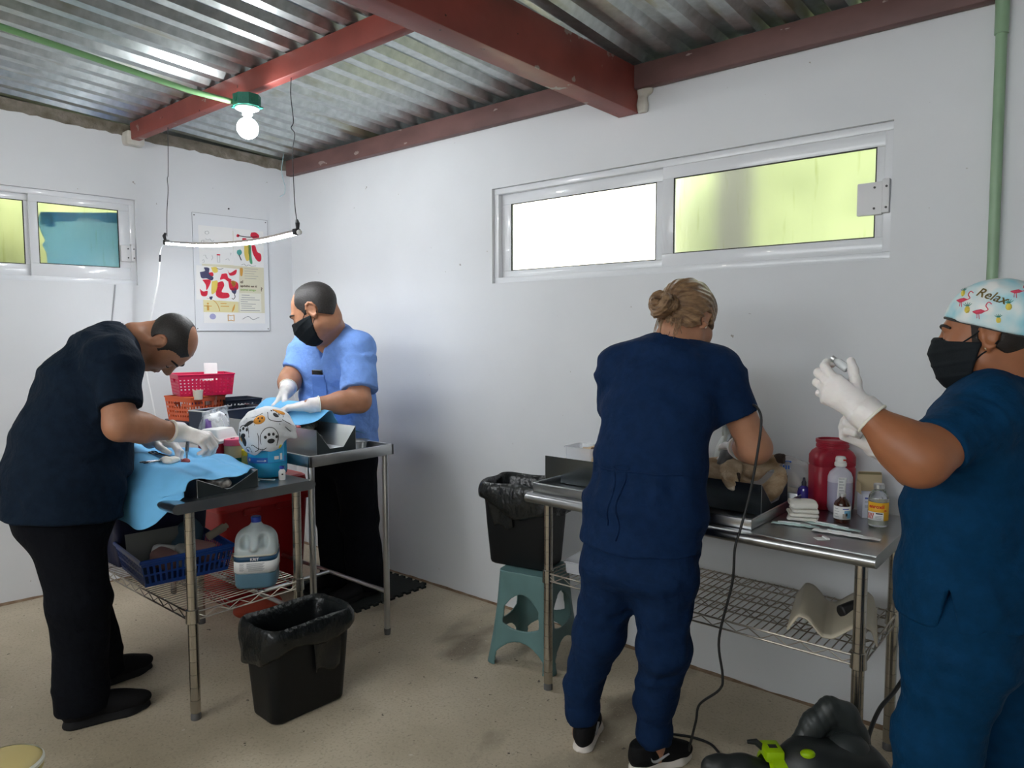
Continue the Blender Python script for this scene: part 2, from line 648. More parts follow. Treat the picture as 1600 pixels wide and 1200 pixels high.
# left wall frame: X runs along the wall away from the corner, Y points into the room
ML = basis(Vector((.175, 0, 0)), x=(-.0995, -.995, 0), z=(0, 0, 1))

def wall_mesh(L0, L1, z0, ztop, th, hole, side):
    """slab in local x/z with one rectangular hole; the room face lies at y = 0, thickness towards -side"""
    mb = MB()
    hx0, hx1, hz0, hz1 = hole
    def quadbox(x0, x1, za0, za1, zb0=None, zb1=None):
        zb0 = za0 if zb0 is None else zb0
        zb1 = za1 if zb1 is None else zb1
        y0, y1 = 0, -side * th
        vs = [(x0, y0, za0), (x1, y0, zb0), (x1, y0, zb1), (x0, y0, za1), (x0, y1, za0), (x1, y1, zb0), (x1, y1, zb1), (x0, y1, za1)]
        mb.add(vs, [(0, 1, 2, 3), (7, 6, 5, 4), (0, 4, 5, 1), (1, 5, 6, 2), (2, 6, 7, 3), (3, 7, 4, 0)])
    quadbox(L0, hx0, z0, ztop(L0), z0, ztop(hx0))
    quadbox(hx1, L1, z0, ztop(hx1), z0, ztop(L1))
    quadbox(hx0, hx1, z0, hz0)
    quadbox(hx0, hx1, hz1, ztop(hx0), hz1, ztop(hx1))
    return mb

wr = wall_mesh(-.05, 5.75, 0, lambda x: 2.66, .16, (2.040, 3.956, 1.740, 2.233), -1).build('wall_right', M_wall, smooth=0)
struct(wr)
wl = wall_mesh(-.0, 5.2, 0, lambda x: 2.598 + .050 * x, .16, (1.000, 2.75, 1.768, 2.273), 1).build('wall_left', M_wall, smooth=0)
wl.matrix_world = ML
struct(wl)
wb = wall_mesh(-.9, 5.9, 0, lambda x: 2.95, .16, (0.9, 5.4, 1.80, 2.50), 1).build('wall_back', M_wall, smooth=0)     # wide unglazed opening added behind the camera to brighten the room
wb.location = (0, -5.0, 0)
struct(wb)
struct(MB().box((5.75, -5.0, 0), (5.9, .16, 2.95)).build('wall_near', M_wall, smooth=0))
struct(MB().box((-1.0, -5.2, -.12), (5.9, .3, 0)).build('floor', M_floor, smooth=0))

# corrugated metal roof, ribs running down its slope
def roof():
    mb = MB()
    xs, zs = [], []
    x = -1.0
    while x < 5.95:
        p = .144 if x < 2.86 else .170
        for dx, dz in ((0, 0), (.05 * p / .144, 0), (.072 * p / .144, .032), (.122 * p / .144, .032)):
            xs.append(x + dx); zs.append(dz)
        x += p
    ys = [.25, -1.0, -2.2, -3.4, -5.2]
    n = len(xs)
    vs = [(xs[i], y, 2.660 - .050 * y + zs[i]) for y in ys for i in range(n)]
    fs = [(a * n + i, a * n + i + 1, (a + 1) * n + i + 1, (a + 1) * n + i) for a in range(len(ys) - 1) for i in range(n - 1)]
    mb.add(vs, fs)
    o = mb.build('ceiling', M_roof, smooth=0)
    sm = o.modifiers.new('solid', 'SOLIDIFY'); sm.thickness = .0015; sm.offset = 1
    return o
struct(roof())

def beam(name, lo, hi, m, slope=0.0, seed=1):
    mb = MB()
    mb.box(lo, hi, bev=.006)
    o = mb.build(name, m, smooth=30)
    return struct(o)
beam('trim_1', (2.815, -5.0, 2.450), (2.922, -.003, 2.648), M_beam)                 # main beam
beam('trim_2', (.13, -1.030, 2.606), (2.815, -.978, 2.705), M_beam)                 # joist
beam('trim_3', (2.922, -1.030, 2.606), (5.75, -.978, 2.705), M_beam)
beam('trim_4', (.20, -.048, 2.546), (5.74, -.002, 2.650), M_beam_w)                 # beam along the right wall
beam('trim_5', (-.12, -3.33, 2.72), (2.815, -3.28, 2.82), M_beam)
# ragged mortar between the left wall and the roof
def mortar():
    mb = MB()
    rnd = random.Random(3)
    n = 120
    top, bot = [], []
    for i in range(n):
        s = i / (n - 1) * 4.0
        b = 2.598 + .050 * s - .004 - .026 * abs(mnoise.noise((s * 3.1, 0, 1))) - .012 * rnd.random()
        bot.append((s, .006 + .006 * rnd.random(), b)); top.append((s, .004, 2.650 + .050 * s))
    vs = bot + top + [(s, -.08, z) for s, y, z in bot] + [(s, -.08, z) for s, y, z in top]
    fs = []
    for i in range(n - 1):
        fs += [(i, i + 1, n + i + 1, n + i), (n + i, n + i + 1, 3 * n + i + 1, 3 * n + i), (2 * n + i, i, 0 * n + i + 1 if False else i + 1, 2 * n + i + 1)]
    mb.add(vs, fs)
    o = mb.build('trim_6', M_mortar, smooth=0)
    o.matrix_world = ML
    return struct(o)
mortar()
def seam(name, n, L, w, M, seed):
    rnd = random.Random(seed)
    mb = MB()
    a, b, c = [], [], []
    for i in range(n):
        t = i / (n - 1) * L
        k = .5 + .5 * mnoise.noise((t * 2.6, seed, 0)) + .3 * mnoise.noise((t * 11, seed, 4))
        hgt = max(.001, .016 * k)
        dep = .006 + max(0, .020 * k)
        a.append((t, .0005, hgt)); b.append((t, dep, .0012)); c.append((t, dep * .5, hgt * .5 + .002 * rnd.random()))
    vs = a + c + b
    fs = [(r * n + i, r * n + i + 1, (r + 1) * n + i + 1, (r + 1) * n + i) for r in range(2) for i in range(n - 1)]
    mb.add(vs, fs)
    o = mb.build(name, M_skirt, smooth=0)
    o.matrix_world = M
    return struct(o)
seam('baseboard_right', 400, 5.5, .03, basis(Vector((5.7, 0, 0)), x=(-1, 0, 0), z=(0, 0, 1)), 2)
seam('baseboard_left', 300, 4.5, .03, ML, 7)
# plaster patch where the main beam enters the wall
pp = SDF()
pp.box((2.945, -.012, 2.505), (.022, .014, .06), r=.008)
pp.ell((2.965, -.006, 2.545), (.03, .016, .025), k=.01)
pp.disp = folds(.006, 60, 3)
struct(pp.mesh('trim_7', .006, M_plaster))
pp = SDF()
pp.box((.10, -1.0, 2.62), (.045, .05, .04), r=.008)
pp.disp = folds(.010, 50, 5)
struct(pp.mesh('trim_8', .008, M_plaster))

# ---------------------------------------------------------------- windows (local x/z, room side towards +y of the given matrix)
def window(name, M, x0, x1, z0, z1, mids, panes, lock=None, label=None):
    """mids: (a, b) stile; panes: list of (x0, x1, z0, z1, depth)"""
    root = bpy.data.objects.new(name, None)
    C.objects.link(root)
    root.matrix_world = M
    root['kind'] = 'structure'
    if label: root['label'] = label
    fr = MB()
    d0, d1 = -.075, -.018
    t = .030
    fr.box((x0, d0, z0), (x1, d1, z0 + t), bev=.003)
    fr.box((x0, d0, z1 - t), (x1, d1, z1), bev=.003)
    fr.box((x0, d0, z0 + t), (x0 + t, d1, z1 - t), bev=.001)
    fr.box((x1 - t, d0, z0 + t), (x1, d1, z1 - t), bev=.001)
    fr.build('window_frame', M_alu, root)
    outer = list(mids)
    for (a, b, c, d, dep) in panes:
        ed = .045 if dep > -.05 else .038
        sash = MB()
        zb = z0 + .028; zt = z1 - .028
        xa, xb = outer.pop(0)
        sash.box((xa, dep - .012, zb), (xb, dep + .012, c), bev=.002)
        sash.box((xa, dep - .012, d), (xb, dep + .012, zt), bev=.002)
        sash.box((xa, dep - .012, c), (a, dep + .012, d), bev=.002)
        sash.box((b, dep - .012, c), (xb, dep + .012, d), bev=.002)
        s = sash.build('sash', M_alu, root)
        gk = MB()
        for lo, hi in (((a - .001, c - .001), (b + .001, c + .003)), ((a - .001, d - .003), (b + .001, d + .001)), ((a - .001, c), (a + .003, d)), ((b - .003, c), (b + .001, d))):
            gk.box((lo[0], dep + .004, lo[1]), (hi[0], dep + .0125, hi[1]))
        gk.build('gasket', M_alu_dk, s, smooth=0)
        MB().box((a - .004, dep - .003, c - .004), (b + .004, dep + .003, d + .004)).build('pane', M_glass, s, smooth=0)
    if lock:
        lx0, lx1, lx2, lz0, lz1 = lock
        lk = MB().box((min(lx0, lx1), -.022, lz0), (max(lx0, lx1), -.001, lz1), bev=.003)
        lo = lk.build('lock_plate', M_lock, root)
        l2 = MB().box((min(lx1, lx2) + .003, -.022, lz0 + .004), (max(lx1, lx2), .004, lz1 + .008), bev=.003)
        l2.build('lock_keeper', M_lock, root)
        sc = MB()
        for sx in (lx1 + (lx0 - lx1) * .30, lx1 + (lx2 - lx1) * .55):
            for sz in (lz0 + .022, lz1 - .020):
                sc.lathe([(.0042, 0), (.0042, .002), (.002, .003)], 10, M=basis(Vector((sx, .0005 if sx != lx1 + (lx2 - lx1) * .55 else .004, sz)), z=(0, 1, 0), x=(1, 0, 0)))
        sc.build('screw', M_screw, lo)
    return root
# the right wall frame: X along +x would put +Y into the wall, so run X towards the corner instead
MR = basis(Vector((0, 0, 0)), x=(-1, 0, 0), z=(0, 0, 1))
window('window_1', MR, -3.956, -2.040, 1.740, 2.233, [(-3.930, -3.030), (-3.040, -2.066)],
       [(-3.918 + .02, -3.085, 1.825, 2.150, -.034), (-2.985, -2.132, 1.805, 2.150, -.060)], lock=(-3.840, -3.925, -3.952, 1.905, 2.022))
window('window_2', ML, 1.000, 2.75, 1.768, 2.273, [(1.026, 1.535), (1.525, 2.725)],
       [(1.088, 1.494, 1.868, 2.204, -.034), (1.556, 2.66, 1.862, 2.208, -.060)], lock=(1.085, 1.030, 1.004, 1.905, 2.000))

# ---------------------------------------------------------------- outside
M_leaf = mat('foliage', (0.080, 0.100, 0.034), rough=0.7, col2=(0.165, 0.19, 0.085), vscale=5.5, bump=0.8, bscale=14, bdist=0.05)
M_leaf2 = mat('foliage_dull', (0.09, 0.11, 0.04), rough=0.7, col2=(0.20, 0.22, 0.09), vscale=5.5, bump=0.8, bscale=14, bdist=0.05)
M_earth = mat('earth', (0.35, 0.30, 0.20), rough=0.9, var=0.2, vscale=2)
M_limewall = mat('lime_wall', (0.85, 0.83, 0.74), rough=0.9, var=0.04, vscale=2)
M_post = mat('concrete_post', (0.045, 0.045, 0.038), rough=0.9, var=0.2, vscale=8, bump=.3)
struct(MB().box((-9, -9, -.3), (11, 11, -.13)).build('ground', M_earth, smooth=0))

def hedge(name, label, a, b, h, th, m, seed):
    a, b = Vector(a), Vector(b)
    d = (b - a).normalized(); nrm = Vector((0, 0, 1)).cross(d)
    L = (b - a).length
    nu, nv = int(L / .10) + 1, 36
    def fn(u, v):
        ang = math.pi * v
        p = a + d * (u * L) + nrm * (math.cos(ang) * th) + Vector((0, 0, 1)) * (math.sin(ang) ** .35 * h - .15)
        n = mnoise.noise((p.x * 2.2 + seed, p.y * 2.2, p.z * 2.2)) * .16 + mnoise.noise((p.x * 7, p.y * 7 + seed, p.z * 7)) * .08
        return p + (nrm * math.cos(ang) + Vector((0, 0, 1)) * math.sin(ang)) * n
    mb = MB().grid(fn, nu, nv)
    o = mb.build(name, m, smooth=60)
    return tag(o, label, 'hedge', kind='stuff')
hedge('hedge', 'sunlit yellow green hedge outside the right pane of the long window', (1.95, 2.4, 0), (7.5, 2.6, 0), 3.6, .5, M_leaf, 1)
hedge('hedge', 'dull green hedge outside the window in the left wall', (-2.6, -6, 0), (-2.0, 1.0, 0), 3.6, .6, M_leaf2, 5)
struct(MB().box((-3.5, 3.2, -.15), (1.9, 3.4, 3.6)).build('boundary_wall', M_limewall, smooth=0))
tag(MB().box((2.80, 1.05, -.15), (2.955, 1.25, 3.4), bev=.01).build('concrete_post', M_post), 'grey post standing outside behind the right pane of the long window', 'post')

# blue disposable sheet stuck in the left window, behind its pane
M_sheet = mat('sheet_blue', (0.46, 0.84, 0.98), rough=0.8, var=0.08, vscale=5, bump=0.3, bscale=9)
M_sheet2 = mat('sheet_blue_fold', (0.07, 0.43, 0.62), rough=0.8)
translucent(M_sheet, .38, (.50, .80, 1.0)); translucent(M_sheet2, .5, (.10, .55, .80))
def window_sheet():
    root = bpy.data.objects.new('disposable_sheet', None); C.objects.link(root)
    root.matrix_world = ML
    tag(root, 'pale blue disposable sheet hung behind the pane of the left window', 'sheet')
    ed = [(1.475, 2.155), (1.488, 2.10), (1.474, 2.04), (1.455, 2.00), (1.472, 1.975), (1.455, 1.93), (1.452, 1.862)]
    def left(v):
        t = v * (len(ed) - 1); i = min(int(t), len(ed) - 2); f = t - i
        return ed[i][0] * (1 - f) + ed[i + 1][0] * f, ed[i][1] * (1 - f) + ed[i + 1][1] * f
    def fn(u, v):
        x0, zz = left(v)
        x = x0 + (1.070 - x0) * u
        z = zz + (0.040 * u * (1 - v))
        return (x, -.056 - .006 * math.sin(5 * u + 4 * v) - .004 * math.sin(13 * v - 6 * u), z)
    MB().grid(fn, 24, 30).build('sheet', M_sheet, root, solid=.001)
    def fn2(u, v):
        x = 1.470 + (1.072 - 1.470) * u
        zt = 2.152 + .040 * u + .003 * math.sin(9 * u)
        zb = 2.118 + .03 * u - .02 * max(0, 1 - u * 6)
        return (x, -.0515 - .004 * math.sin(5 * u), zt + (zb - .012 - zt) * v)
    MB().grid(fn2, 20, 5).build('folded_edge', M_sheet2, root, solid=.001)
    MB().add([(1.468, -.0495, 2.150), (1.425, -.0495, 2.140), (1.405, -.0495, 2.082), (1.440, -.0495, 2.076)], [(0, 1, 2, 3)]).build('turned_corner', M_sheet2, root, solid=.001)
window_sheet()

# ---------------------------------------------------------------- lamps
M_led = mat('led_diffuser', (1, 1, 1), emit=(0.93, 0.97, 1.0), estr=LED_POWER)
M_bulb = mat('bulb_glow', (1, 1, 1), emit=(0.95, 0.98, 1.0), estr=BULB_POWER)
M_bulb2 = mat('bulb_glow_warm', (1, 1, 1), emit=(1.0, 0.93, 0.82), estr=BACK_BULB_POWER)
M_white_pl = mat('white_plastic', (0.78, 0.78, 0.77), rough=0.35)
M_box_gr = mat('box_green', (0.012, 0.15, 0.10), rough=0.4, var=0.08, vscale=20)
M_pipe_gr = mat('pipe_green', (0.25, 0.38, 0.24), rough=0.35, var=0.08, vscale=8)
M_pipe_gr2 = mat('conduit_green', (0.16, 0.32, 0.14), rough=0.35, var=0.05, vscale=8)
M_bar = mat('led_bar_pinkish', (0.42, 0.36, 0.38), rough=0.35, metal=0.5)
M_wire = mat('tie_wire', (0.06, 0.06, 0.065), rough=0.5, metal=0.5)
M_tape = mat('black_tape', (0.02, 0.02, 0.024), rough=0.6)
M_cordw = mat('cord_white', (0.85, 0.87, 0.88), rough=0.4)

def bulb_lamp(x, y, ztop, label, glow, box=True):
    t = thing('bulb_lamp', label, 'lamp', (x, y, ztop))
    o8 = [(.062 * math.cos(math.pi / 8 + i * math.pi / 4), .062 * math.sin(math.pi / 8 + i * math.pi / 4)) for i in range(8)]
    b = MB().prism(o8, 'z', -.052, 0)
    for i in range(8):
        a = i * math.pi / 4
        b.lathe([(.012, 0), (.012, .0015), (.009, .0015), (.009, .0005)], 14, M=basis(Vector((.0573 * math.cos(a), .0573 * math.sin(a), -.026)), z=(math.cos(a), math.sin(a), 0), x=(0, 0, 1)))
    for a in (.8, .8 + math.pi):
        b.box((.058 * math.cos(a) - .010, .058 * math.sin(a) - .010, -.055), (.058 * math.cos(a) + .010, .058 * math.sin(a) + .010, -.050))
    b.build('junction_box', M_box_gr, t)
    MB().lathe([(.0, -.054), (.052, -.054), (.052, -.060), (.034, -.068), (.024, -.072), (.022, -.088), (.019, -.088), (0, -.088)], 32, cap=False).build('lamp_holder', M_white_pl, t)
    MB().lathe([(.0165, -.086), (.0165, -.098), (.0185, -.106)], 24, cap=False).build('bulb_neck', M_white_pl, t)
    pr = [(.0185, -.106)] + [(.0475 * math.sin(a), -.146 + .0475 * math.cos(a)) for a in [math.radians(q) for q in range(32, 181, 8)]]
    MB().lathe(pr, 32, cap=False).build('bulb', glow, t)
    return t
bulb_lamp(1.490, -1.070, 2.566, 'glowing white bulb under a green round box on the roof joist', M_bulb)
bulb_lamp(2.20, -3.70, 2.72, 'second glowing bulb farther back under the roof', M_bulb2)

def led_strip():
    t = thing('led_strip_light', 'sagging white LED strip hung on two wires above the left tables', 'lamp', (1.115, -1.0, 1.93))
    def P(x, y, z): return (x - 1.115, y + 1.0, z - 1.93)
    path = spline([P(.485, -1.003, 1.985), P(.80, -1.003, 1.950), P(1.115, -1.003, 1.926), P(1.45, -1.003, 1.917), P(1.760, -1.003, 1.928)], 10)
    top, glow = MB(), MB()
    n = len(path)
    for mb, w, h0, h1 in ((top, .0115, .002, .0125), (glow, .0100, -.0085, .002)):
        vs, fs = [], []
        for p in path:
            for dy, dz in ((-w, h0), (w, h0), (w, h1), (-w, h1)):
                vs.append((p.x, p.y + dy, p.z + dz))
        for i in range(n - 1):
            for j in range(4):
                fs.append((i * 4 + j, i * 4 + (j + 1) % 4, (i + 1) * 4 + (j + 1) % 4, (i + 1) * 4 + j))
        fs += [(3, 2, 1, 0), tuple((n - 1) * 4 + j for j in range(4))]
        mb.add(vs, fs)
    top.build('light_bar', M_bar, t, smooth=30)
    glow.build('diffuser', M_led, t, smooth=30)
    for p, s in ((path[0], -1), (path[-1], 1)):
        c = MB()
        c.box((p.x - .014, p.y - .014, p.z - .010), (p.x + .014, p.y + .014, p.z + .017), bev=.004)
        c.tube([(p.x + .010 * s, p.y, p.z + .014), (p.x + .016 * s, p.y - .004, p.z + .040), (p.x + .006 * s, p.y, p.z + .055)], [.007, .010, .006], 8)
        c.build('tape_wrap', M_tape, t)
    MB().sphere((path[-1].x + .022, path[-1].y, path[-1].z), (.012, .013, .012), 12, 8).build('end_cap', M_white_pl, t)
    wl_ = [P(.495, -1.003, 2.02), P(.505, -1.003, 2.15), P(.52, -.999, 2.27), P(.535, -1.008, 2.33), P(.530, -1.0, 2.36), P(.548, -1.004, 2.48), P(.553, -1.004, 2.606)]
    MB().tube(spline(wl_, 6), .0022, 6).build('hanging_wire', M_wire, t)
    wr_ = [P(1.768, -1.003, 1.97), P(1.752, -1.003, 2.06), P(1.745, -1.003, 2.28), P(1.757, -.998, 2.36), P(1.742, -1.006, 2.39), P(1.752, -1.0, 2.42), P(1.742, -1.004, 2.53), P(1.748, -1.004, 2.606)]
    MB().tube(spline(wr_, 6), .0022, 6).build('hanging_wire', M_wire, t)
    cd = [P(.470, -1.003, 1.980), P(.425, -1.003, 1.965), P(.405, -1.006, 1.92)]
    MB().tube(spline(cd, 5), .003, 6).build('lead', M_cordw, t)
    MB().tube([P(.408, -1.006, 1.925), P(.402, -1.006, 1.885)], .0055, 8).build('connector', M_tape, t)
    cord = [P(.402, -1.006, 1.885), P(.385, -1.01, 1.78), P(.345, -1.02, 1.66), P(.300, -1.03, 1.52), P(.27, -1.05, 1.30), P(.30, -1.02, 1.0), P(.36, -.98, .40), P(.40, -.95, .02)]
    MB().tube(spline(cord, 8), .0048, 8).build('power_cord', M_cordw, t)
    return t
led_strip()

# conduits
t = MB().tube([(1.385, -4.95, 2.772), (1.385, -3.0, 2.685), (1.390, -2.0, 2.612), (1.415, -1.30, 2.548), (1.438, -1.105, 2.540)], .0125, 14).build('conduit', M_pipe_gr2)
tag(t, 'thin green conduit under the roof running to the bulb box', 'pipe')
t = thing('drain_pipe', 'pale green upright pipe on the right wall above the printed cap', 'pipe', (4.272, -.022, 0))
MB().tube([(.006, 0, 0.02), (.002, 0, 1.4), (-.004, 0, 2.50)], .0165, 18).build('pipe', M_pipe_gr, t)
MB().tube(spline([(-.004, 0, 2.44), (-.004, 0, 2.52), (-.005, -.010, 2.555), (-.006, -.05, 2.575), (-.006, -.12, 2.580)], 6), .0200, 18).build('elbow', M_pipe_gr, t)
MB().tube(spline([(-.006, -.10, 2.580), (-.03, -.9, 2.63), (-.05, -2.0, 2.67)], 4), .0165, 16).build('overhead_pipe', M_pipe_gr2, t)
o = MB().tube([ML @ Vector((.95, .016, .50)), ML @ Vector((3.8, .016, .480))], .0125, 12).build('conduit', M_pipe_gr)
tag(o, 'pale green conduit low along the left wall', 'pipe')
o = MB().tube([ML @ Vector((1.125, .004, 1.765)), ML @ Vector((1.150, .004, 1.55)), ML @ Vector((1.18, .004, 1.2))], .0042, 8).build('wall_line', mat('line_grey', (0.36, 0.37, 0.39), rough=.6))  # thin grey tube drawn for a dark line on the wall
tag(o, 'thin grey line running down the left wall under the window', 'cable')
M_film = mat('clear_filament', (0.55, 0.80, 0.85), rough=0.2, alpha=.6)
o = MB().tube(spline([(.262, -.10, 2.68), (.245, -.10, 2.62), (.232, -.10, 2.57), (.252, -.10, 2.50), (.285, -.11, 2.455), (.258, -.10, 2.415), (.205, -.10, 2.400)], 8), .0026, 6).build('plastic_strand', M_film)
tag(o, 'clear blue plastic strand dangling in the roof corner', 'strand')
# ================================================================= people
M_skin = mat('skin', (0.40, 0.185, 0.105), rough=0.5, var=0.07, vscale=30, bump=0.06, bscale=160, bdist=0.003, sss=0.08)
M_skin_f = mat('skin_dark', (0.33, 0.125, 0.055), rough=0.45, var=0.06, vscale=25, bump=0.05, bscale=160, bdist=0.003, sss=0.08)
M_skin_w = mat('skin_light', (0.42, 0.20, 0.115), rough=0.5, var=0.06, vscale=25, bump=0.05, bscale=160, bdist=0.003, sss=0.08)
M_scrub_dk = mat('scrub_dark_navy', (0.006, 0.013, 0.026), spec=0.12, rough=0.85, var=0.15, vscale=30, bump=0.55, bscale=20, bdist=0.02)
M_trouser_bk = mat('trousers_black', (0.004, 0.005, 0.008), spec=0.12, rough=0.85, var=0.1, vscale=30, bump=0.55, bscale=20, bdist=0.02)
M_scrub_nv = mat('scrub_navy', (0.006, 0.021, 0.066), spec=0.12, rough=0.8, var=0.12, vscale=30, bump=0.55, bscale=20, bdist=0.02)
M_scrub_pet = mat('scrub_petrol', (0.002, 0.034, 0.092), spec=0.12, rough=0.8, var=0.12, vscale=30, bump=0.55, bscale=20, bdist=0.02)
M_scrub_lb = mat('scrub_light_blue', (0.18, 0.34, 0.78), rough=0.8, var=0.06, vscale=30, bump=0.6, bscale=20, bdist=0.02)
M_scrub_lb2 = mat('pocket_blue', (0.13, 0.26, 0.66), rough=0.8, bump=0.25, bscale=40)
M_glove = mat('glove_latex', (0.80, 0.76, 0.74), rough=0.45, var=0.04, vscale=40, bump=0.15, bscale=90, sss=0.1)
M_glove_cuff = mat('glove_cuff', (0.82, 0.80, 0.70), rough=0.5)
M_mask = mat('mask_black', (0.014, 0.017, 0.02), spec=0.12, rough=0.75, bump=0.1, bscale=200)
M_hair_bk = mat('hair_black', (0.018, 0.015, 0.014), rough=0.55, var=0.5, vscale=220, bump=0.35, bscale=260, bdist=0.004)
M_hair_fade = mat('hair_cropped', (0.045, 0.034, 0.028), rough=0.6, var=0.5, vscale=240, bump=0.3, bscale=260, bdist=0.003)
M_hair_br = mat('hair_light_brown', (0.12, 0.062, 0.030), rough=0.42, col2=(0.31, 0.19, 0.10), vscale=30, bump=0.5, bscale=60, stretch=(1, 1, 3), bdist=0.006)
M_brow = mat('brow', (0.02, 0.013, 0.01), rough=0.7)
M_lip = mat('lip', (0.28, 0.10, 0.08), rough=0.5)
M_eye = mat('eye_dark', (0.03, 0.018, 0.012), rough=0.2)
M_eyew = mat('eye_white', (0.7, 0.68, 0.65), rough=0.25)
M_shoe_bk = mat('shoe_black', (0.010, 0.010, 0.011), spec=0.12, rough=0.7, bump=0.2, bscale=200)
M_sole_bk = mat('sole_black', (0.015, 0.015, 0.016), spec=0.12, rough=0.6)
M_sole_wh = mat('sole_white', (0.72, 0.66, 0.60), rough=0.55)
M_sole_or = mat('sole_orange', (0.55, 0.24, 0.14), rough=0.6)
M_swoosh = mat('shoe_mark_grey', (0.45, 0.45, 0.47), rough=0.5)
M_tagw = mat('sleeve_tag_white', (0.62, 0.68, 0.76), rough=0.6)
M_phone = mat('phone_black', (0.008, 0.008, 0.01), rough=0.15)
M_pearl = mat('earring_pearl', (0.85, 0.78, 0.62), rough=0.15)

V = Vector

class Head:
    def __init__(s, c, F, U, sc=1.0):
        s.c = V(c); s.F = V(F).normalized()
        U = V(U); s.U = (U - s.F * U.dot(s.F)).normalized()
        s.R = s.F.cross(s.U)
        s.s = sc
        s.rot = Matrix((s.R, s.F, s.U)).transposed()
    def p(s, x, y, z):
        return s.c + (s.R * x + s.F * y + s.U * z) * s.s
    def r(s, *a):
        return [q * s.s for q in a]
    def loc(s, P):
        """points (numpy) to head coordinates"""
        Rm = np.array([list(q) for q in s.rot], np.float32)
        return ((P - np.array(s.c, np.float32)) @ Rm) / s.s

def add_head(S, h, fat=1.0, ears=True, nose=1.0):
    p, s = h.p, h.s
    S.ell(p(0, -.014, .035), h.r(.077, .098, .086), h.rot, k=.01)
    S.ell(p(0, .03, -.02), h.r(.066 * fat, .066, .088), h.rot, k=.03 * s)
    S.rc(p(-.048 * fat, .005, -.062), p(-.014, .066, -.098), .024 * s * fat, .019 * s, k=.03 * s)
    S.rc(p(.048 * fat, .005, -.062), p(.014, .066, -.098), .024 * s * fat, .019 * s, k=.03 * s)
    S.ell(p(0, .04, -.07), h.r(.045 * fat, .045, .04), h.rot, k=.03 * s)
    for q in (-1, 1):
        S.ell(p(.036 * q, .062, -.028), h.r(.03 * fat, .026, .03), h.rot, k=.025 * s)
        S.ell(p(.033 * q, .099, .006), h.r(.02, .016, .011), h.rot, k=.014 * s, op='s')
    S.rc(p(-.036, .084, .026), p(.036, .084, .026), .010 * s, k=.018 * s)
    S.rc(p(0, .088, .016), p(0, .112 * (1 + .04 * (nose - 1)), -.022), .008 * s, .0125 * s * nose, k=.012 * s)
    for q in (-1, 1):
        S.ell(p(.013 * q, .103, -.027), h.r(.0095 * nose, .012, .008), h.rot, k=.008 * s)
        S.ell(p(.033 * q, .079, .003), h.r(.0165, .0135, .0135), h.rot, k=.006 * s)          # closed lids
        S.rc(p(.022 * q, .0935, -.002), p(.045 * q, .086, -.001), .0022 * s, k=.004 * s)
    S.rc(p(-.02, .092, -.056), p(.02, .092, -.056), .0075 * s, k=.008 * s)
    S.rc(p(-.016, .091, -.068), p(.016, .091, -.068), .0085 * s, k=.008 * s)
    S.rc(p(-.024, .1005, -.062), p(.024, .1005, -.062), .0022 * s, k=.003 * s, op='s')
    if ears:
        for q in (-1, 1):
            a = [p(q * (.0745 + .010 * abs(math.sin(t))), -.012 - .019 * math.cos(t) * (1.0 if t < 3.2 else .8), .003 + .030 * math.sin(t)) for t in [.2 + i * .62 for i in range(9)]]
            S.chain(a, [.0052 * s] * len(a), k=.005 * s)
            S.ell(p(q * .075, -.012, .0), h.r(.006, .017, .027), h.rot, k=.006 * s)
            S.rc(p(q * .078, -.004, -.024), p(q * .077, -.006, -.032), .0075 * s, .006 * s, k=.006 * s)
            S.ell(p(q * .083, -.010, -.001), h.r(.005, .008, .013), h.rot, k=.004 * s, op='s')

def hand_pts(o, y, z, side, curls, sc=1.0, thumb=None, spread=(.12, .03, -.06, -.14)):
    """joint chains of a hand. y = along the fingers, z = back of the hand; side +1 right, -1 left"""
    y = V(y).normalized(); z = V(z); z = (z - y * z.dot(y)).normalized()
    x = y.cross(z) * (-side)                       # towards the thumb
    o = V(o)
    def w(a, b, c): return o + (x * a + y * b + z * c) * sc
    bases = [(.027, .088, .002), (.009, .093, .004), (-.010, .089, .003), (-.027, .080, 0)]
    lens = [(.043, .026, .021), (.047, .030, .022), (.044, .028, .022), (.034, .021, .019)]
    rad = [(.0105, .0095, .0085, .0072), (.0105, .0095, .0085, .0072), (.010, .009, .008, .007), (.0092, .008, .0072, .0063)]
    out = []
    for i in range(4):
        c = curls[i]
        p = V(bases[i])
        ch = [w(*p)]
        a = 0
        for l, da in zip(lens[i], c):
            a += da
            d = V((math.sin(spread[i]) * math.cos(a), math.cos(a) * math.cos(spread[i]), -math.sin(a)))
            p = p + d * l
            ch.append(w(*p))
        out.append((ch, [q * sc for q in rad[i]]))
    th = thumb or [(.020, .022, -.008), (.044, .050, -.022), (.054, .080, -.032), (.056, .105, -.038)]
    out.append(([w(*q) for q in th], [.0155 * sc, .0125 * sc, .0108 * sc, .0088 * sc]))
    return w, x, y, z, out

def add_hand(S, H, inf=0.0, f=1.0, k=.006):
    w, x, y, z, ch = H
    S.seg(w(0, -.012, -.002), w(0.001, .080, 0), x, .027 * f + inf, .020 * f + inf, .041 * f + inf, .0135 * f + inf, k=.012)
    for i, (c, r) in enumerate(ch):
        rr = [q * f + inf for q in r]
        if i < 4:
            S.rc(w(0, .03, 0), c[0], .012 * f + inf, r[0] * f + inf, k=.012)
        S.chain(c, rr, k=k)

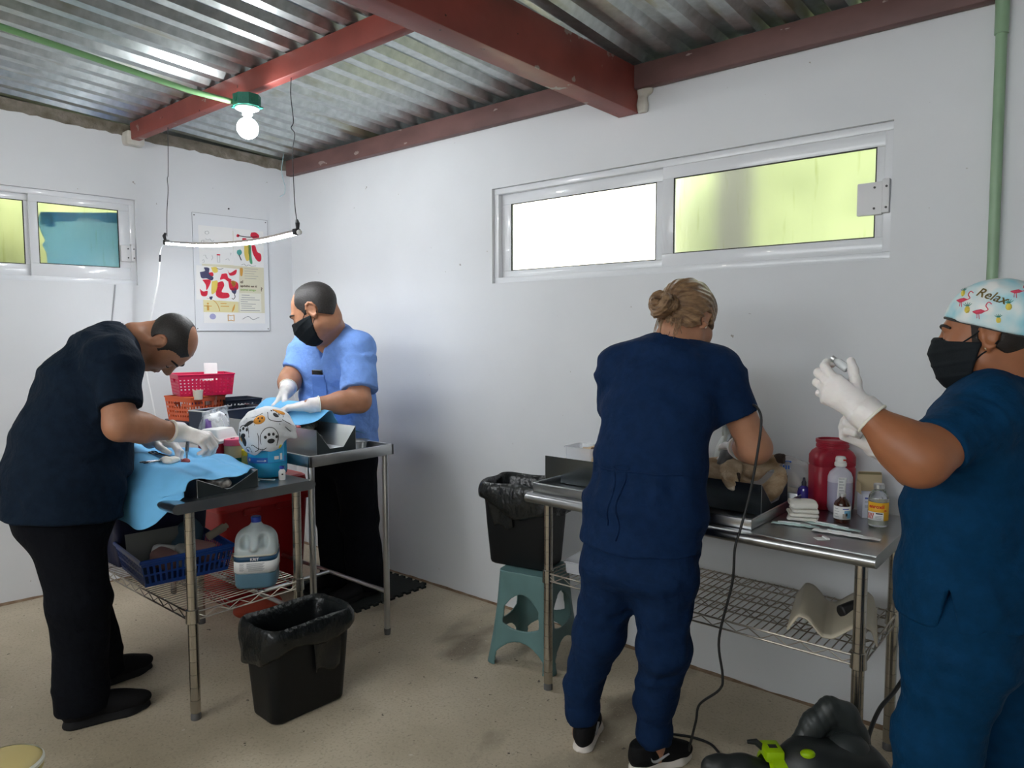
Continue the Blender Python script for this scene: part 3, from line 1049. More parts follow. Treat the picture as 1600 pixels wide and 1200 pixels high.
def make_glove(name, H, arm_dir, parent, cuff=.045, res=.0028, ra=.042):
    w, x, y, z, ch = H
    S = SDF()
    add_hand(S, H, inf=.0012)
    a = w(0, -.005, -.002); b = V(a) - V(arm_dir).normalized() * cuff
    S.seg(a, b, x, .0375, .0345, ra, ra * .96, k=.012, cap=.002)
    S.rc(w(0, -.008, -.002), w(0, .035, 0), .0335, .021, k=.02)
    S.disp = folds(.0012, 95, 3)
    g = S.mesh(name, res, M_glove, parent)
    R = MB()
    ring = []
    n = V(arm_dir).normalized()
    s = (x - n * x.dot(n)).normalized(); t = n.cross(s)
    for i in range(28):
        an = 2 * math.pi * i / 28
        ring.append(b + s * math.cos(an) * (ra + .0004) + t * math.sin(an) * (ra * .96 + .0004))
    R.tube(ring, .0034, 8, closed=True)
    R.build('glove_cuff', M_glove_cuff, g)
    return g

def make_shoe(parent, heel, d, m_up, m_sole, L=.29, mark=None, sole_h=.030, foot_side=1):
    d = V((d[0], d[1], 0)).normalized()
    f = L / .27
    Mx = basis(V((heel[0], heel[1], heel[2] if len(heel) > 2 else 0)), y=d, z=(0, 0, 1))
    def w(a, b, c): return Mx @ V((a * f, b * f, c * f))
    rot = Mx.to_3x3()
    S = SDF()
    S.ell(w(0, .055, .050), [.035 * f, .055 * f, .052 * f], rot, k=.03)
    S.ell(w(0, .125, .046), [.039 * f, .09 * f, .042 * f], rot, k=.03)
    S.ell(w(.004 * foot_side, .195, .034), [.044 * f, .076 * f, .032 * f], rot, k=.03)
    S.seg(w(0, .058, .06), w(0, .050, .098), Mx @ V((1, 0, 0)) - Mx.translation, .034 * f, .048 * f, .034 * f, .044 * f, k=.02, cap=.003)
    S.rc(w(0, .10, .080), w(0, .175, .056), .016 * f, .012 * f, k=.02)
    S.half(w(0, 0, .012), (0, 0, -1))
    up = S.mesh('shoe', .0045, m_up, parent)
    T = SDF()
    T.rc(w(0, .042, .0), w(.004 * foot_side, .19, .0), .040 * f, .049 * f, k=.02)
    T.rc(w(.004 * foot_side, .19, .0), w(.002 * foot_side, .232, .0), .049 * f, .036 * f, k=.02)
    zz = sole_h
    T.half(w(0, 0, zz), (0, 0, 1), k=.008)
    T.half((0, 0, (heel[2] if len(heel) > 2 else 0) + .0015), (0, 0, -1), k=.003)
    T.mesh('sole', .0045, m_sole, up)
    if mark:
        # curved tick along the outer and inner side
        for sgn in (-1, 1):
            B = MB()
            top = [(.062, .060), (.072, .048), (.090, .045), (.115, .052), (.140, .058)]
            bot = [(.062, .060), (.068, .043), (.088, .038), (.115, .048), (.140, .058)]
            def side(y, z):
                return w(sgn * (.0385 + .004 * math.sin((y - .05) * 14)), y, z)
            a = spline([side(y, z) for y, z in top], 5); b = spline([side(y, z) for y, z in bot], 5)
            ox = (Mx.to_3x3() @ V((sgn, 0, 0))) * .006
            n = len(a)
            vs = [q + ox for q in a] + [q + ox for q in b] + [q - ox for q in a] + [q - ox for q in b]
            fs = []
            for i in range(n - 1):
                fs.append((i, i + 1, n + i + 1, n + i))
                fs.append((2 * n + i, 3 * n + i, 3 * n + i + 1, 2 * n + i + 1))
                fs.append((i, 2 * n + i, 2 * n + i + 1, i + 1))
                fs.append((n + i, n + i + 1, 3 * n + i + 1, 3 * n + i))
            B.add(vs, fs)
            B.build('side_mark', mark, up)
    return up

def head_shell(h, name, parent, m, infl, keepf, res=.0035, disp=None, fat=1.0, extra=None, cutk=.003):
    """a layer lying on the head, limited to a region"""
    S = SDF()
    p = h.p; e = infl
    S.ell(p(0, -.014, .035), h.r(.077 + e, .098 + e, .086 + e), h.rot, k=.01)
    S.ell(p(0, .0, -.02), h.r(.071 * fat + e, .075 + e, .075 + e), h.rot, k=.03 * h.s)
    if extra: extra(S)
    S.keep(lambda P: keepf(h.loc(P)), k=cutk)
    S.disp = disp
    return S.mesh(name, res, m, parent)

def make_mask(h, parent, fat=1.0, top=(.020, .118), straps=True, flare=0.0):
    p = h.p
    S = SDF()
    e = .0105
    S.ell(p(0, .032, -.022), h.r(.068 * fat + e, .068 + e, .088 + e), h.rot, k=.02)
    S.rc(p(-.048 * fat, .012, -.062), p(-.012, .068, -.097), .026 * fat + e, .021 + e, k=.03)
    S.rc(p(.048 * fat, .012, -.062), p(.012, .068, -.097), .026 * fat + e, .021 + e, k=.03)
    S.rc(p(0, .096, -.008), p(0, .106, -.034), .011 + e, .014 + e, k=.03)
    S.ell(p(0, .085, -.060), h.r(.036, .034, .042), h.rot, k=.03)
    if flare:
        S.ell(p(0, .045, -.085), h.r(.056, .055, .045), h.rot, k=.03)
    def reg(L):
        x, y, z = L[:, 0], L[:, 1], L[:, 2]
        ztop = -.005 + (y - .03) * .10 + np.minimum(np.abs(x), .06) * -.12
        a = z - ztop
        b = (.016 - .30 * (z + .05)) - y          # rear edge, slanting back and down
        c = (-.128) - z
        return np.maximum(np.maximum(a, b), c) * h.s
    S.keep(lambda P: reg(h.loc(P)), k=.003)
    def pleat(P):
        L = h.loc(P)
        z = L[:, 2] + .15 * (L[:, 1] - .06)
        return (-.0020 * np.maximum(0, np.sin(z * 190 + .6)) ** 3).astype(np.float32)
    S.disp = pleat
    mk = S.mesh('face_mask', .0032, M_mask, parent)
    if straps:
        B = MB()
        for q in (-1, 1):
            e2 = .0755 * q
            B.tube(spline([p(.067 * fat * q, .045, -.012), p(.074 * fat * q, .018, .006), p(e2 * 1.02, -.006, .028), p(e2 * 1.05, -.022, .024)], 6), .0018, 6)
            B.tube(spline([p(.067 * fat * q, .030, -.070), p(.074 * fat * q, .008, -.044), p(e2 * 1.04, -.012, -.030), p(e2 * 1.07, -.028, -.012)], 6), .0018, 6)
        B.build('mask_strap', M_mask, mk)
    return mk

def brow_eyes(h, parent, which=(-1, 1), open_=0.25, brow_z=.028):
    p = h.p
    for q in which:
        B = MB()
        c = [p(.016 * q, .096, brow_z - .004), p(.028 * q, .0965, brow_z + .002), p(.042 * q, .088, brow_z + .003), p(.056 * q, .073, brow_z - .004)]
        B.tube(spline(c, 5), [.0030 * h.s + .0016 * h.s * math.sin(math.pi * i / 15) for i in range(16)], 8)
        B.build('eyebrow', M_brow, parent)
        B = MB()
        c = [p(.020 * q, .0925, -.0035), p(.028 * q, .0945, -.006), p(.038 * q, .0925, -.006), p(.048 * q, .085, -.0025)]
        B.tube(spline(c, 5), [.0012 * h.s + .0010 * h.s * math.sin(math.pi * i / 15) for i in range(16)], 6)
        B.build('eyelash', M_brow, parent)

def tshirt_cut_neck(S, h, nb, r=.066):
    pass

# ---------------------------------------------------------------- the man bending over the left table
def person_bending():
    root = thing('person', 'person in black scrubs bending over the near left table, balding, white gloves', 'person', (1.515, -1.89, 0))

    o = V(root.location)
    R = V((.97, -.25, 0)).normalized(); F = V((.25, .97, 0)).normalized()
    h = Head((1.545, -1.500, 1.437), (.14, .14, -.98), (.70, .69, .19), 1.06)
    shR, elR, wrR = V((1.700, -1.775, 1.372)), V((1.815, -1.800, 1.143)), V((1.788, -1.575, 1.092))
    shL, elL, wrL = V((1.318, -1.665, 1.375)), V((1.30, -1.60, 1.13)), V((1.505, -1.55, 1.03))
    HR = hand_pts(wrR + V((.012, .012, -.002)), (.70, .70, -.30), (.35, -.25, .9), 1, [(.75, .9, .5), (.85, .9, .5), (.9, 1.0, .5), (.95, 1.0, .5)], 1.02,
                  thumb=[(.018, .02, -.012), (.036, .046, -.034), (.036, .074, -.054), (.030, .097, -.066)])
    HL = hand_pts(wrL, (.75, .60, -.22), (-.2, .2, .95), -1, [(.55, .7, .4), (.6, .7, .4), (.65, .75, .4), (.7, .8, .4)], 1.0)
    B = SDF()
    add_head(B, h, fat=1.08, nose=1.1)
    B.spine([(V((1.47, -1.70, 1.40)), .11, .085), (V((1.500, -1.605, 1.452)), .066, .066), (h.p(0, -.035, -.055), .060, .068)], R, k=.04)
    for a, e, w_, wd in ((shR, elR, wrR, 1), (shL, elL, wrL, 1)):
        B.rc(a, e, .064, .055, k=.03)
        B.rc(e, e.lerp(w_, .35), .054, .053, k=.03)
        B.rc(e.lerp(w_, .35), w_, .053, .030, k=.03)
    B.spine([(V((1.505, -1.87, .95)), .19, .15), (V((1.50, -1.84, 1.06)), .18, .14), (V((1.50, -1.785, 1.27)), .18, .11), (V((1.497, -1.71, 1.38)), .15, .08)], R, k=.05)
    add_hand(B, HR, 0, .8); add_hand(B, HL, 0, .8)
    body = B.mesh('body', .0048, M_skin, root)
    # scrub top
    S = SDF()
    S.spine([(V((1.520, -1.905, .765)), .262, .222), (V((1.510, -1.88, .93)), .252, .208), (V((1.50, -1.855, 1.06)), .243, .200), (V((1.495, -1.795, 1.27)), .226, .165),
             (V((1.490, -1.725, 1.39)), .195, .128), (V((1.492, -1.675, 1.445)), .125, .092)], R, k=.06)
    S.rc(V((1.49, -1.69, 1.44)), shR, .070, .085, k=.05)
    S.rc(V((1.48, -1.66, 1.44)), shL, .070, .085, k=.05)
    S.ell(shR + V((-.01, .005, .005)), .086, k=.05)
    S.seg(shR.lerp(V((1.797, -1.79, 1.205)), .25), V((1.797, -1.79, 1.205)), V((-.7, -.7, 0)), .083, .088, .077, .084, k=.05, cap=.004)
    S.ell(shL, .084, k=.05)
    S.seg(shL.lerp(V((1.30, -1.61, 1.20)), .25), V((1.30, -1.61, 1.20)), R, .080, .082, .080, .084, k=.05, cap=.004)
    S.half(V((0, 0, .770)), (-.10, .05, -1), k=.006)
    S.half(V((1.520, -1.900, .775)), (0.05, -.1, -1), k=.01)
    c0 = np.array(h.p(0, -.035, -.055), np.float32); c1 = np.array((1.485, -1.635, 1.455), np.float32)
    def neckcut(P):
        ba = c0 - c1; q = P - c1
        t = np.clip((q @ ba) / (ba @ ba), 0, 1)
        return np.sqrt(((q - t[:, None] * ba) ** 2).sum(1)) - .073
    S.cut(neckcut, k=.004)
    # pressed flat against the table edge
    S.cut(lambda P: np.maximum(-1.738 - P[:, 1], P[:, 2] - .925), k=.03)
    f1 = folds(.009, 13, 1, (.5, .4, .9)); f2 = folds(.006, 27, 2, (.6, .5, 1.0))
    S.disp = lambda P: f1(P) + f2(P)
    top = S.mesh('scrub_top', .0072, M_scrub_dk, root)
    # trousers
    T = SDF()
    T.spine([(V((1.515, -1.885, .95)), .20, .165), (V((1.515, -1.90, .80)), .205, .172), (V((1.515, -1.905, .74)), .195, .165)], R, k=.05)
    for hp, kn, an, s in ((V((1.605, -1.925, .76)), V((1.648, -1.905, .47)), V((1.648, -1.915, .085)), 1), (V((1.43, -1.865, .76)), V((1.41, -1.835, .47)), V((1.385, -1.755, .085)), -1)):
        T.seg(hp, kn, R, .118, .128, .094, .103, k=.05)
        T.seg(kn, an + V((0, 0, .06)), R, .094, .103, .083, .090, k=.05)
        T.seg(an + V((0, 0, .06)), an + V((0, 0, -.035)), R, .083, .090, .085, .094, k=.02, cap=.006)
    g1 = folds(.006, 15, 5, (.2, .3, 1.1)); 
    T.disp = g1
    T.mesh('trousers', .0085, M_trouser_bk, root)
    make_shoe(root, (1.640, -1.985), (.19, .98), M_shoe_bk, M_sole_bk, .31)
    make_shoe(root, (1.395, -1.83), (-.12, .99), M_shoe_bk, M_sole_bk, .30)
    # hair: cropped, bald on top
    def hair_reg(L):
        x, y, z = L[:, 0], L[:, 1], L[:, 2]
        low = (-.012 - .35 * np.clip(y + .02, 0, .2) * 0 - .045 * np.clip(-(y + .005) / .07, 0, 1)) - z   # lower hairline falls behind the ear
        front = y - (.052 + .018 * np.clip((z - .0) / .06, -1, 1))
        side = np.where(y > -.035, (.020 - .02 * np.clip((y - .02) / .04, 0, 1)) * 0 + (.014 - z), -1)
        bald = .062 - np.sqrt((x / 1.0) ** 2 + ((y - .050) / 1.55) ** 2 + ((z - .125) / .75) ** 2)
        ear = .026 - np.sqrt((y + .010) ** 2 + (z * .85 - .002) ** 2)
        return np.maximum.reduce([low, front, bald, ear]) * h.s
    head_shell(h, 'hair', root, M_hair_bk, .0025, hair_reg, disp=folds(.0008, 420, 9))
    brow_eyes(h, root)
    Bm = MB()
    Bm.tube(spline([h.p(-.022, .0965, -.0605), h.p(-.010, .1015, -.058), h.p(.010, .1015, -.058), h.p(.022, .0965, -.0605)], 5), .0032, 8)
    Bm.tube(spline([h.p(-.018, .0965, -.067), h.p(0, .1005, -.0695), h.p(.018, .0965, -.067)], 5), .0036, 8)
    Bm.build('lips', M_lip, root)
    make_glove('glove', HR, (wrR - elR), root)
    make_glove('glove', HL, (wrL - elL), root)
    return root

# ---------------------------------------------------------------- the man in light blue behind the left tables
def person_light_blue():
    root = thing('person', 'person in light blue scrubs and black mask working at the rear left table', 'person', (1.27, -.42, 0))
    F = V((.12, -.99, 0)).normalized(); R = F.cross(V((0, 0, 1)))
    hF = V((-.66, -.52, -.50)); hU = V((-.40, -.33, .87))
    h = Head((1.437, -.690, 1.588), hF, hU, 1.19)
    shL, elL, wrL = V((1.560, -.515, 1.390)), V((1.670, -.600, 1.135)), V((1.559, -.825, 1.122))
    shR, elR, wrR = V((1.150, -.540, 1.395)), V((1.165, -.665, 1.235)), V((1.272, -.768, 1.172))
    HL = hand_pts(wrL, (-.75, -.62, -.12), (.1, .1, 1), -1, [(.35, .5, .3), (.35, .5, .3), (.4, .55, .3), (.5, .6, .3)], 1.12)
    HR = hand_pts(wrR, (-.1, -.55, -.83), (-.75, -.5, .4), 1, [(.9, .9, .5), (1.0, 1.0, .6), (1.1, 1.1, .6), (1.2, 1.1, .6)], 1.12,
                  thumb=[(.018, .02, -.012), (.036, .046, -.034), (.036, .074, -.050), (.028, .096, -.058)])
    B = SDF()
    add_head(B, h, fat=1.10)
    B.spine([(V((1.385, -.555, 1.43)), .10, .085), (V((1.405, -.585, 1.50)), .075, .072), (h.p(0, -.035, -.055), .066, .074)], R, k=.05)
    for a, e, w_ in ((shL, elL, wrL), (shR, elR, wrR)):
        B.rc(a, e, .065, .056, k=.03)
        B.rc(e, e.lerp(w_, .35), .056, .055, k=.03)
        B.rc(e.lerp(w_, .35), w_, .055, .032, k=.03)
    B.spine([(V((1.28, -.45, .90)), .17, .11), (V((1.305, -.47, 1.05)), .17, .11), (V((1.345, -.485, 1.30)), .17, .10), (V((1.375, -.525, 1.41)), .13, .075)], R, k=.05)
    add_hand(B, HL, 0, .8); add_hand(B, HR, 0, .8)
    B.mesh('body', .0052, M_skin, root)
    S = SDF()
    S.spine([(V((1.275, -.425, .84)), .235, .165), (V((1.285, -.445, 1.00)), .235, .168), (V((1.300, -.465, 1.12)), .228, .165), (V((1.340, -.485, 1.30)), .215, .148),
             (V((1.370, -.520, 1.42)), .175, .110), (V((1.385, -.550, 1.475)), .105, .085)], R, k=.06)
    S.rc(V((1.39, -.545, 1.465)), shL, .062, .080, k=.05)
    S.rc(V((1.36, -.56, 1.465)), shR, .062, .078, k=.05)
    S.ell(shL + V((-.008, 0, .006)), .086, k=.05)
    S.seg(shL.lerp(V((1.640, -.575, 1.185)), .3), V((1.640, -.575, 1.185)), V((.6, -.7, 0)), .084, .088, .094, .096, k=.05, cap=.004)
    S.ell(shR, .080, k=.05)
    S.seg(shR.lerp(V((1.160, -.618, 1.270)), .3), V((1.160, -.618, 1.270)), R, .080, .082, .082, .085, k=.05, cap=.004)
    S.half(V((1.275, -.40, .848)), (0, 0, -1), k=.006)
    c0 = np.array(h.p(0, -.035, -.055), np.float32); c1 = np.array((1.395, -.600, 1.478), np.float32)
    def neckcut(P):
        ba = c0 - c1; q = P - c1
        t = np.clip((q @ ba) / (ba @ ba), 0, 1)
        return np.sqrt(((q - t[:, None] * ba) ** 2).sum(1)) - .080
    S.cut(neckcut, k=.004)
    fc = np.array(F, np.float32); rc_ = np.array(R, np.float32); v0 = np.array((1.385, -.55, 1.475), np.float32)
    def vcut(P):
        q = P - v0
        z = q[:, 2]
        return np.maximum(np.abs(q @ rc_) - np.clip((z + .13) * .42, 0, .08), .055 - q @ fc)
    S.cut(vcut, k=.006)
    f1 = folds(.009, 15, 11, (.6, -.3, .7)); f2 = folds(.0065, 30, 12, (.7, .5, .8))
    S.disp = lambda P: f1(P) + f2(P)
    top = S.mesh('scrub_top', .0072, M_scrub_lb, root)
    T = SDF()
    T.spine([(V((1.275, -.42, .96)), .19, .13), (V((1.275, -.42, .83)), .20, .14), (V((1.275, -.41, .75)), .19, .135)], R, k=.05)
    for s, an in ((1, V((1.20, -.40, .10))), (-1, V((1.40, -.36, .10)))):
        hp = V((1.275, -.41, .76)) + R * (.095 * s)
        T.seg(hp, hp.lerp(an, .5) + F * .01, R, .112, .125, .098, .105, k=.05)
        T.seg(hp.lerp(an, .5) + F * .01, an, R, .098, .105, .100, .108, k=.05)
        T.seg(an, an + V((0, 0, -.06)), R, .100, .108, .10, .11, k=.02, cap=.006)
    T.disp = folds(.006, 15, 7, (.2, .3, 1.1))
    T.mesh('trousers', .009, M_trouser_bk, root)
    make_shoe(root, (1.21, -.33, .014), (-.05, -1), M_shoe_bk, M_sole_bk, .30)
    make_shoe(root, (1.41, -.30, .014), (.10, -1), M_shoe_bk, M_sole_bk, .30)
    # chest pocket with a phone
    pc = V((1.515, -.672, 1.205))
    tr = bvh_of(top)
    def on_chest(a, b, lift):
        o_ = V((1.470, -1.00, 1.205)) + V((.93, .36, 0)) * a + V((0, 0, 1)) * b
        d_ = V((-.25, .97, 0)).normalized()
        hit = tr.ray_cast(o_, d_)[0]
        return (hit if hit else V((1.47, -.67, 1.205))) - d_ * lift
    MB().grid(lambda u, v: on_chest(-.048 + .096 * u, -.100 + .155 * v, .004), 14, 16).build('chest_pocket', M_scrub_lb2, root, solid=.004)
    ph = MB().grid(lambda u, v: on_chest(-.036 + .072 * u, .046 + .034 * v, .0030 + .002 * v), 8, 6).build('phone', M_phone, solid=.004)
    tag(ph, 'black phone sticking out of the light blue chest pocket', 'phone')
    def hair_reg(L):
        x, y, z = L[:, 0], L[:, 1], L[:, 2]
        low = (-.004 - .050 * np.clip(-(y + .005) / .06, 0, 1)) - z
        front = y - (.040 + .006 * np.clip((z - .0) / .06, -1, 1.3) - .030 * np.clip((z - .06) / .06, 0, 1))
        temple = np.where(np.abs(x) < .062, y - (.050 + .02 * np.clip(1 - np.abs(x) / .05, 0, 1)), -1)
        recede = .034 - np.sqrt((np.abs(x) - .04) ** 2 + (y - .074) ** 2 + (z - .088) ** 2)
        ear = .025 - np.sqrt((y + .010) ** 2 + (z * .85 - .002) ** 2)
        return np.maximum.reduce([low, front, temple, recede, ear]) * h.s
    head_shell(h, 'hair', root, M_hair_bk, .0035, hair_reg, disp=folds(.0012, 380, 4))
    brow_eyes(h, root)
    make_mask(h, root, fat=1.08)
    make_glove('glove', HL, (wrL - elL), root, ra=.046)
    make_glove('glove', HR, (wrR - elR), root, ra=.046)
    return root

# ---------------------------------------------------------------- the woman seen from behind
def person_bun():
    root = thing('person', 'person seen from behind in navy scrubs with light brown hair in a bun', 'person', (3.39, -.80, 0))
    F = V((-.12, .99, 0)).normalized(); R = F.cross(V((0, 0, 1)))
    h = Head((3.480, -.626, 1.522), (.10, .86, -.52), (.05, .50, .86), 1.02)
    shR, elR, wrR = V((3.600, -.640, 1.365)), V((3.700, -.560, 1.098)), V((3.56, -.36, 1.06))
    shL, elL, wrL = V((3.278, -.735, 1.365)), V((3.225, -.650, 1.11)), V((3.33, -.43, 1.06))
    HR = hand_pts(wrR, (-.35, .75, -.3), (.6, .3, .7), 1, [(.7, .8, .5)] * 4, .95)
    HL = hand_pts(wrL, (.3, .8, -.3), (-.5, .3, .8), -1, [(.6, .7, .5)] * 4, .95)
    B = SDF()
    add_head(B, h)
    B.spine([(V((3.448, -.700, 1.39)), .085, .07), (V((3.458, -.672, 1.45)), .056, .056), (h.p(0, -.032, -.050), .052, .060)], R, k=.04)
    for a, e, w_ in ((shR, elR, wrR), (shL, elL, wrL)):
        B.rc(a, e, .058, .050, k=.03)
        B.rc(e, e.lerp(w_, .35), .049, .047, k=.03)
        B.rc(e.lerp(w_, .35), w_, .047, .029, k=.03)
    B.spine([(V((3.42, -.79, .85)), .15, .10), (V((3.425, -.755, 1.05)), .13, .09), (V((3.44, -.73, 1.29)), .14, .08), (V((3.445, -.705, 1.37)), .11, .06)], R, k=.05)
    for hp, kn, an in ((V((3.345, -.81, .80)), V((3.270, -.825, .44)), V((3.190, -.815, .04))), (V((3.495, -.80, .80)), V((3.498, -.790, .44)), V((3.452, -.755, .04)))):
        B.rc(hp, kn, .075, .052, k=.03)
        B.rc(kn, an + V((0, 0, .10)), .050, .037, k=.03)
        B.rc(an + V((0, 0, .10)), an, .036, .034, k=.01)
    add_hand(B, HR, 0, .8); add_hand(B, HL, 0, .8)
    B.mesh('body', .0046, M_skin_w, root)
    S = SDF()
    S.spine([(V((3.418, -.820, .775)), .208, .148), (V((3.420, -.800, .90)), .203, .142), (V((3.425, -.765, 1.06)), .182, .132), (V((3.437, -.740, 1.22)), .186, .128),
             (V((3.443, -.722, 1.33)), .182, .112), (V((3.446, -.700, 1.405)), .130, .085), (V((3.450, -.688, 1.432)), .075, .065)], R, k=.05)
    S.rc(V((3.452, -.69, 1.41)), shR, .055, .068, k=.04)
    S.rc(V((3.445, -.70, 1.41)), shL, .055, .068, k=.04)
    S.ell(shR + V((-.014, 0, -.012)), .064, k=.06)
    S.seg(shR.lerp(V((3.652, -.600, 1.205)), .3), V((3.652, -.600, 1.205)), V((.8, -.5, .3)), .070, .073, .071, .076, k=.045, cap=.004)
    S.ell(shL + V((.014, 0, -.014)), .062, k=.06)
    S.seg(shL.lerp(V((3.245, -.690, 1.20)), .3), V((3.245, -.690, 1.20)), R, .070, .073, .068, .073, k=.045, cap=.004)
    S.half(V((3.418, -.82, .782)), (0, 0, -1), k=.006)
    c0 = np.array(h.p(0, -.032, -.05), np.float32); c1 = np.array((3.456, -.668, 1.445), np.float32)
    def neckcut(P):
        ba = c0 - c1; q = P - c1
        t = np.clip((q @ ba) / (ba @ ba), 0, 1)
        return np.sqrt(((q - t[:, None] * ba) ** 2).sum(1)) - .063
    S.cut(neckcut, k=.004)
    f1 = folds(.007, 15, 21, (.5, -.5, .9)); f2 = folds(.005, 30, 22, (.5, .5, 1.0))
    def gath(P):
        # gathers above the waist ties
        w = np.exp(-((P[:, 2] - 1.00) / .07) ** 2)
        return f1(P) + f2(P) + (.004 * w * np.sin(P[:, 0] * 95 + 9 * P[:, 2])).astype(np.float32)
    S.disp = gath
    top = S.mesh('scrub_top', .0066, M_scrub_nv, root)
    # waist ties at the back
    tb = MB()
    tr = bvh_of(top)
    def on_back(x, z, lift=.0016):
        hit = tr.ray_cast(V((x, -1.3, z)), V((0, 1, 0)))[0]
        return (hit if hit else V((x, -.95, z))) - V((0, lift, 0))
    for s in (-1, 1):
        tb.tube([on_back(3.400 + .016 * s + .006 * math.sin(i * .5 + s), 1.040 - .0135 * i) for i in range(14 + 3 * (s > 0))], .0034, 6)
    tb.tube([on_back(3.405 + .028 * math.sin(i / 12 * 6.28), 1.040 + .018 * (1 - math.cos(i / 12 * 6.28)) * .5) for i in range(13)], .0032, 6)
    tb.tube([on_back(3.250 + .024 * i, 1.036 + .002 * math.sin(i), .0008) for i in range(15)], .0032, 6)
    tb.build('waist_tie', M_scrub_nv, top)
    T = SDF()
    T.spine([(V((3.42, -.79, .92)), .165, .115), (V((3.418, -.815, .78)), .190, .140), (V((3.415, -.825, .70)), .185, .145)], R, k=.05)
    for hp, kn, an in ((V((3.330, -.835, .70)), V((3.270, -.825, .44)), V((3.192, -.815, .13))), (V((3.508, -.805, .70)), V((3.498, -.790, .44)), V((3.452, -.760, .12)))):
        T.seg(hp, kn, R, .104, .118, .082, .090, k=.05)
        T.seg(kn, an + V((0, 0, .10)), R, .082, .090, .066, .074, k=.05)
        T.seg(an + V((0, 0, .10)), an + V((0, 0, .0)), R, .066, .074, .058, .066, k=.03)
        T.seg(an + V((0, 0, .015)), an + V((0, 0, -.035)), R, .056, .062, .054, .060, k=.02, cap=.005)
    g1 = folds(.008, 17, 25, (.2, .3, 1.1)); g2 = folds(.006, 34, 26, (.1, .2, 1.3))
    T.disp = lambda P: g1(P) + g2(P)
    T.mesh('trousers', .0078, M_scrub_nv, root)
    sl = make_shoe(root, (3.222, -.865), (-.42, .90), M_shoe_bk, M_sole_wh, .255, M_swoosh, sole_h=.034)
    sr = make_shoe(root, (3.405, -.845), (.42, .90), M_shoe_bk, M_sole_wh, .255, M_swoosh, sole_h=.034)
    # hair swept back into a bun
    def hair_reg(L):
        x, y, z = L[:, 0], L[:, 1], L[:, 2]
        low = (-.010 - .062 * np.clip(-(y + .002) / .055, 0, 1)) - z
        front = y - (.058 + .022 * np.clip(z / .07, -1, 1))
        ear = .027 - np.sqrt((y + .006) ** 2 + (z * .8 + .010) ** 2)
        return np.maximum.reduce([low, front, ear]) * h.s
    bc = np.array((-.010, -.112, -.022), np.float32)
    def strands(P):
        L = h.loc(P) - bc
        an = np.arctan2(L[:, 2], L[:, 0])
        d = np.sqrt((L ** 2).sum(1))
        return (.0022 * np.sin(an * 16 + 1.5 * np.sin(d * 60) + 2 * np.sin(an * 5)) + .0012 * np.sin(an * 41 + d * 40)).astype(np.float32)
    hair = head_shell(h, 'hair', root, M_hair_br, .0105, hair_reg, disp=strands, res=.003)
    S = SDF()
    bp = lambda a, b, c: h.p(bc[0] + a, bc[1] + b, bc[2] + c)
    for t in range(3):
        pts = []
        for i in range(22):
            a = 2 * math.pi * (i / 21) * 1.15 + t * 2.1
            rr = .034 - .0013 * i * (.5 + .2 * t)
            pts.append(bp(rr * math.cos(a), -.006 - .010 * t + .012 * math.sin(a * 1.5 + t) - .0006 * i, rr * 1.05 * math.sin(a)))
        S.chain(pts, [.0165 - .0003 * i for i in range(22)], k=.005)
    S.ell(bp(0, -.004, 0), h.r(.030, .022, .030), h.rot, k=.008)
    def bstr(P):
        L = h.loc(P) - bc
        an = np.arctan2(L[:, 2], L[:, 0]); d = np.sqrt(L[:, 0] ** 2 + L[:, 2] ** 2)
        return (.0016 * np.sin(d * 620 + an * 3 + L[:, 1] * 300)).astype(np.float32)
    S.disp = bstr
    S.mesh('hair_bun', .0026, M_hair_br, hair)
    # loose strands over the nape
    B = MB()
    rnd = random.Random(4)
    for i in range(16):
        x = -.045 + .006 * i
        B.tube(spline([h.p(x, -.088, -.035), h.p(x * 1.02 + rnd.uniform(-.006, .006), -.082, -.065), h.p(x + rnd.uniform(-.012, .012), -.070, -.095 - rnd.random() * .02)], 5), [.0016] * 8 + [.0010] * 3, 5)
    B.build('hair_strand', M_hair_br, hair)
    MB().sphere(h.p(.0815, -.002, -.030), .0055, 12, 8).build('earring', M_pearl, root)
    make_glove('glove', HR, (wrR - elR), root)
    make_glove('glove', HL, (wrL - elL), root)
    return root
# ---------------------------------------------------------------- the woman with the flamingo cap
M_cap = mat('cap_print', (0.80, 0.82, 0.80), rough=0.8, col2=(0.33, 0.66, 0.74), vscale=22, bump=0.25, bscale=30, detail=1.5)
M_cap_pink = mat('print_pink', (0.70, 0.07, 0.13), rough=0.8)
M_cap_yel = mat('print_yellow', (0.75, 0.60, 0.10), rough=0.8)
M_cap_grn = mat('print_green', (0.05, 0.25, 0.20), rough=0.8)
M_cap_txt = mat('print_olive', (0.24, 0.18, 0.06), rough=0.8)
M_hair_dk = mat('hair_dark', (0.015, 0.010, 0.008), rough=0.5, bump=0.3, bscale=150, stretch=(1, 1, 4))
M_cap_edge = mat('cap_edging', (0.05, 0.05, 0.05), rough=0.8)

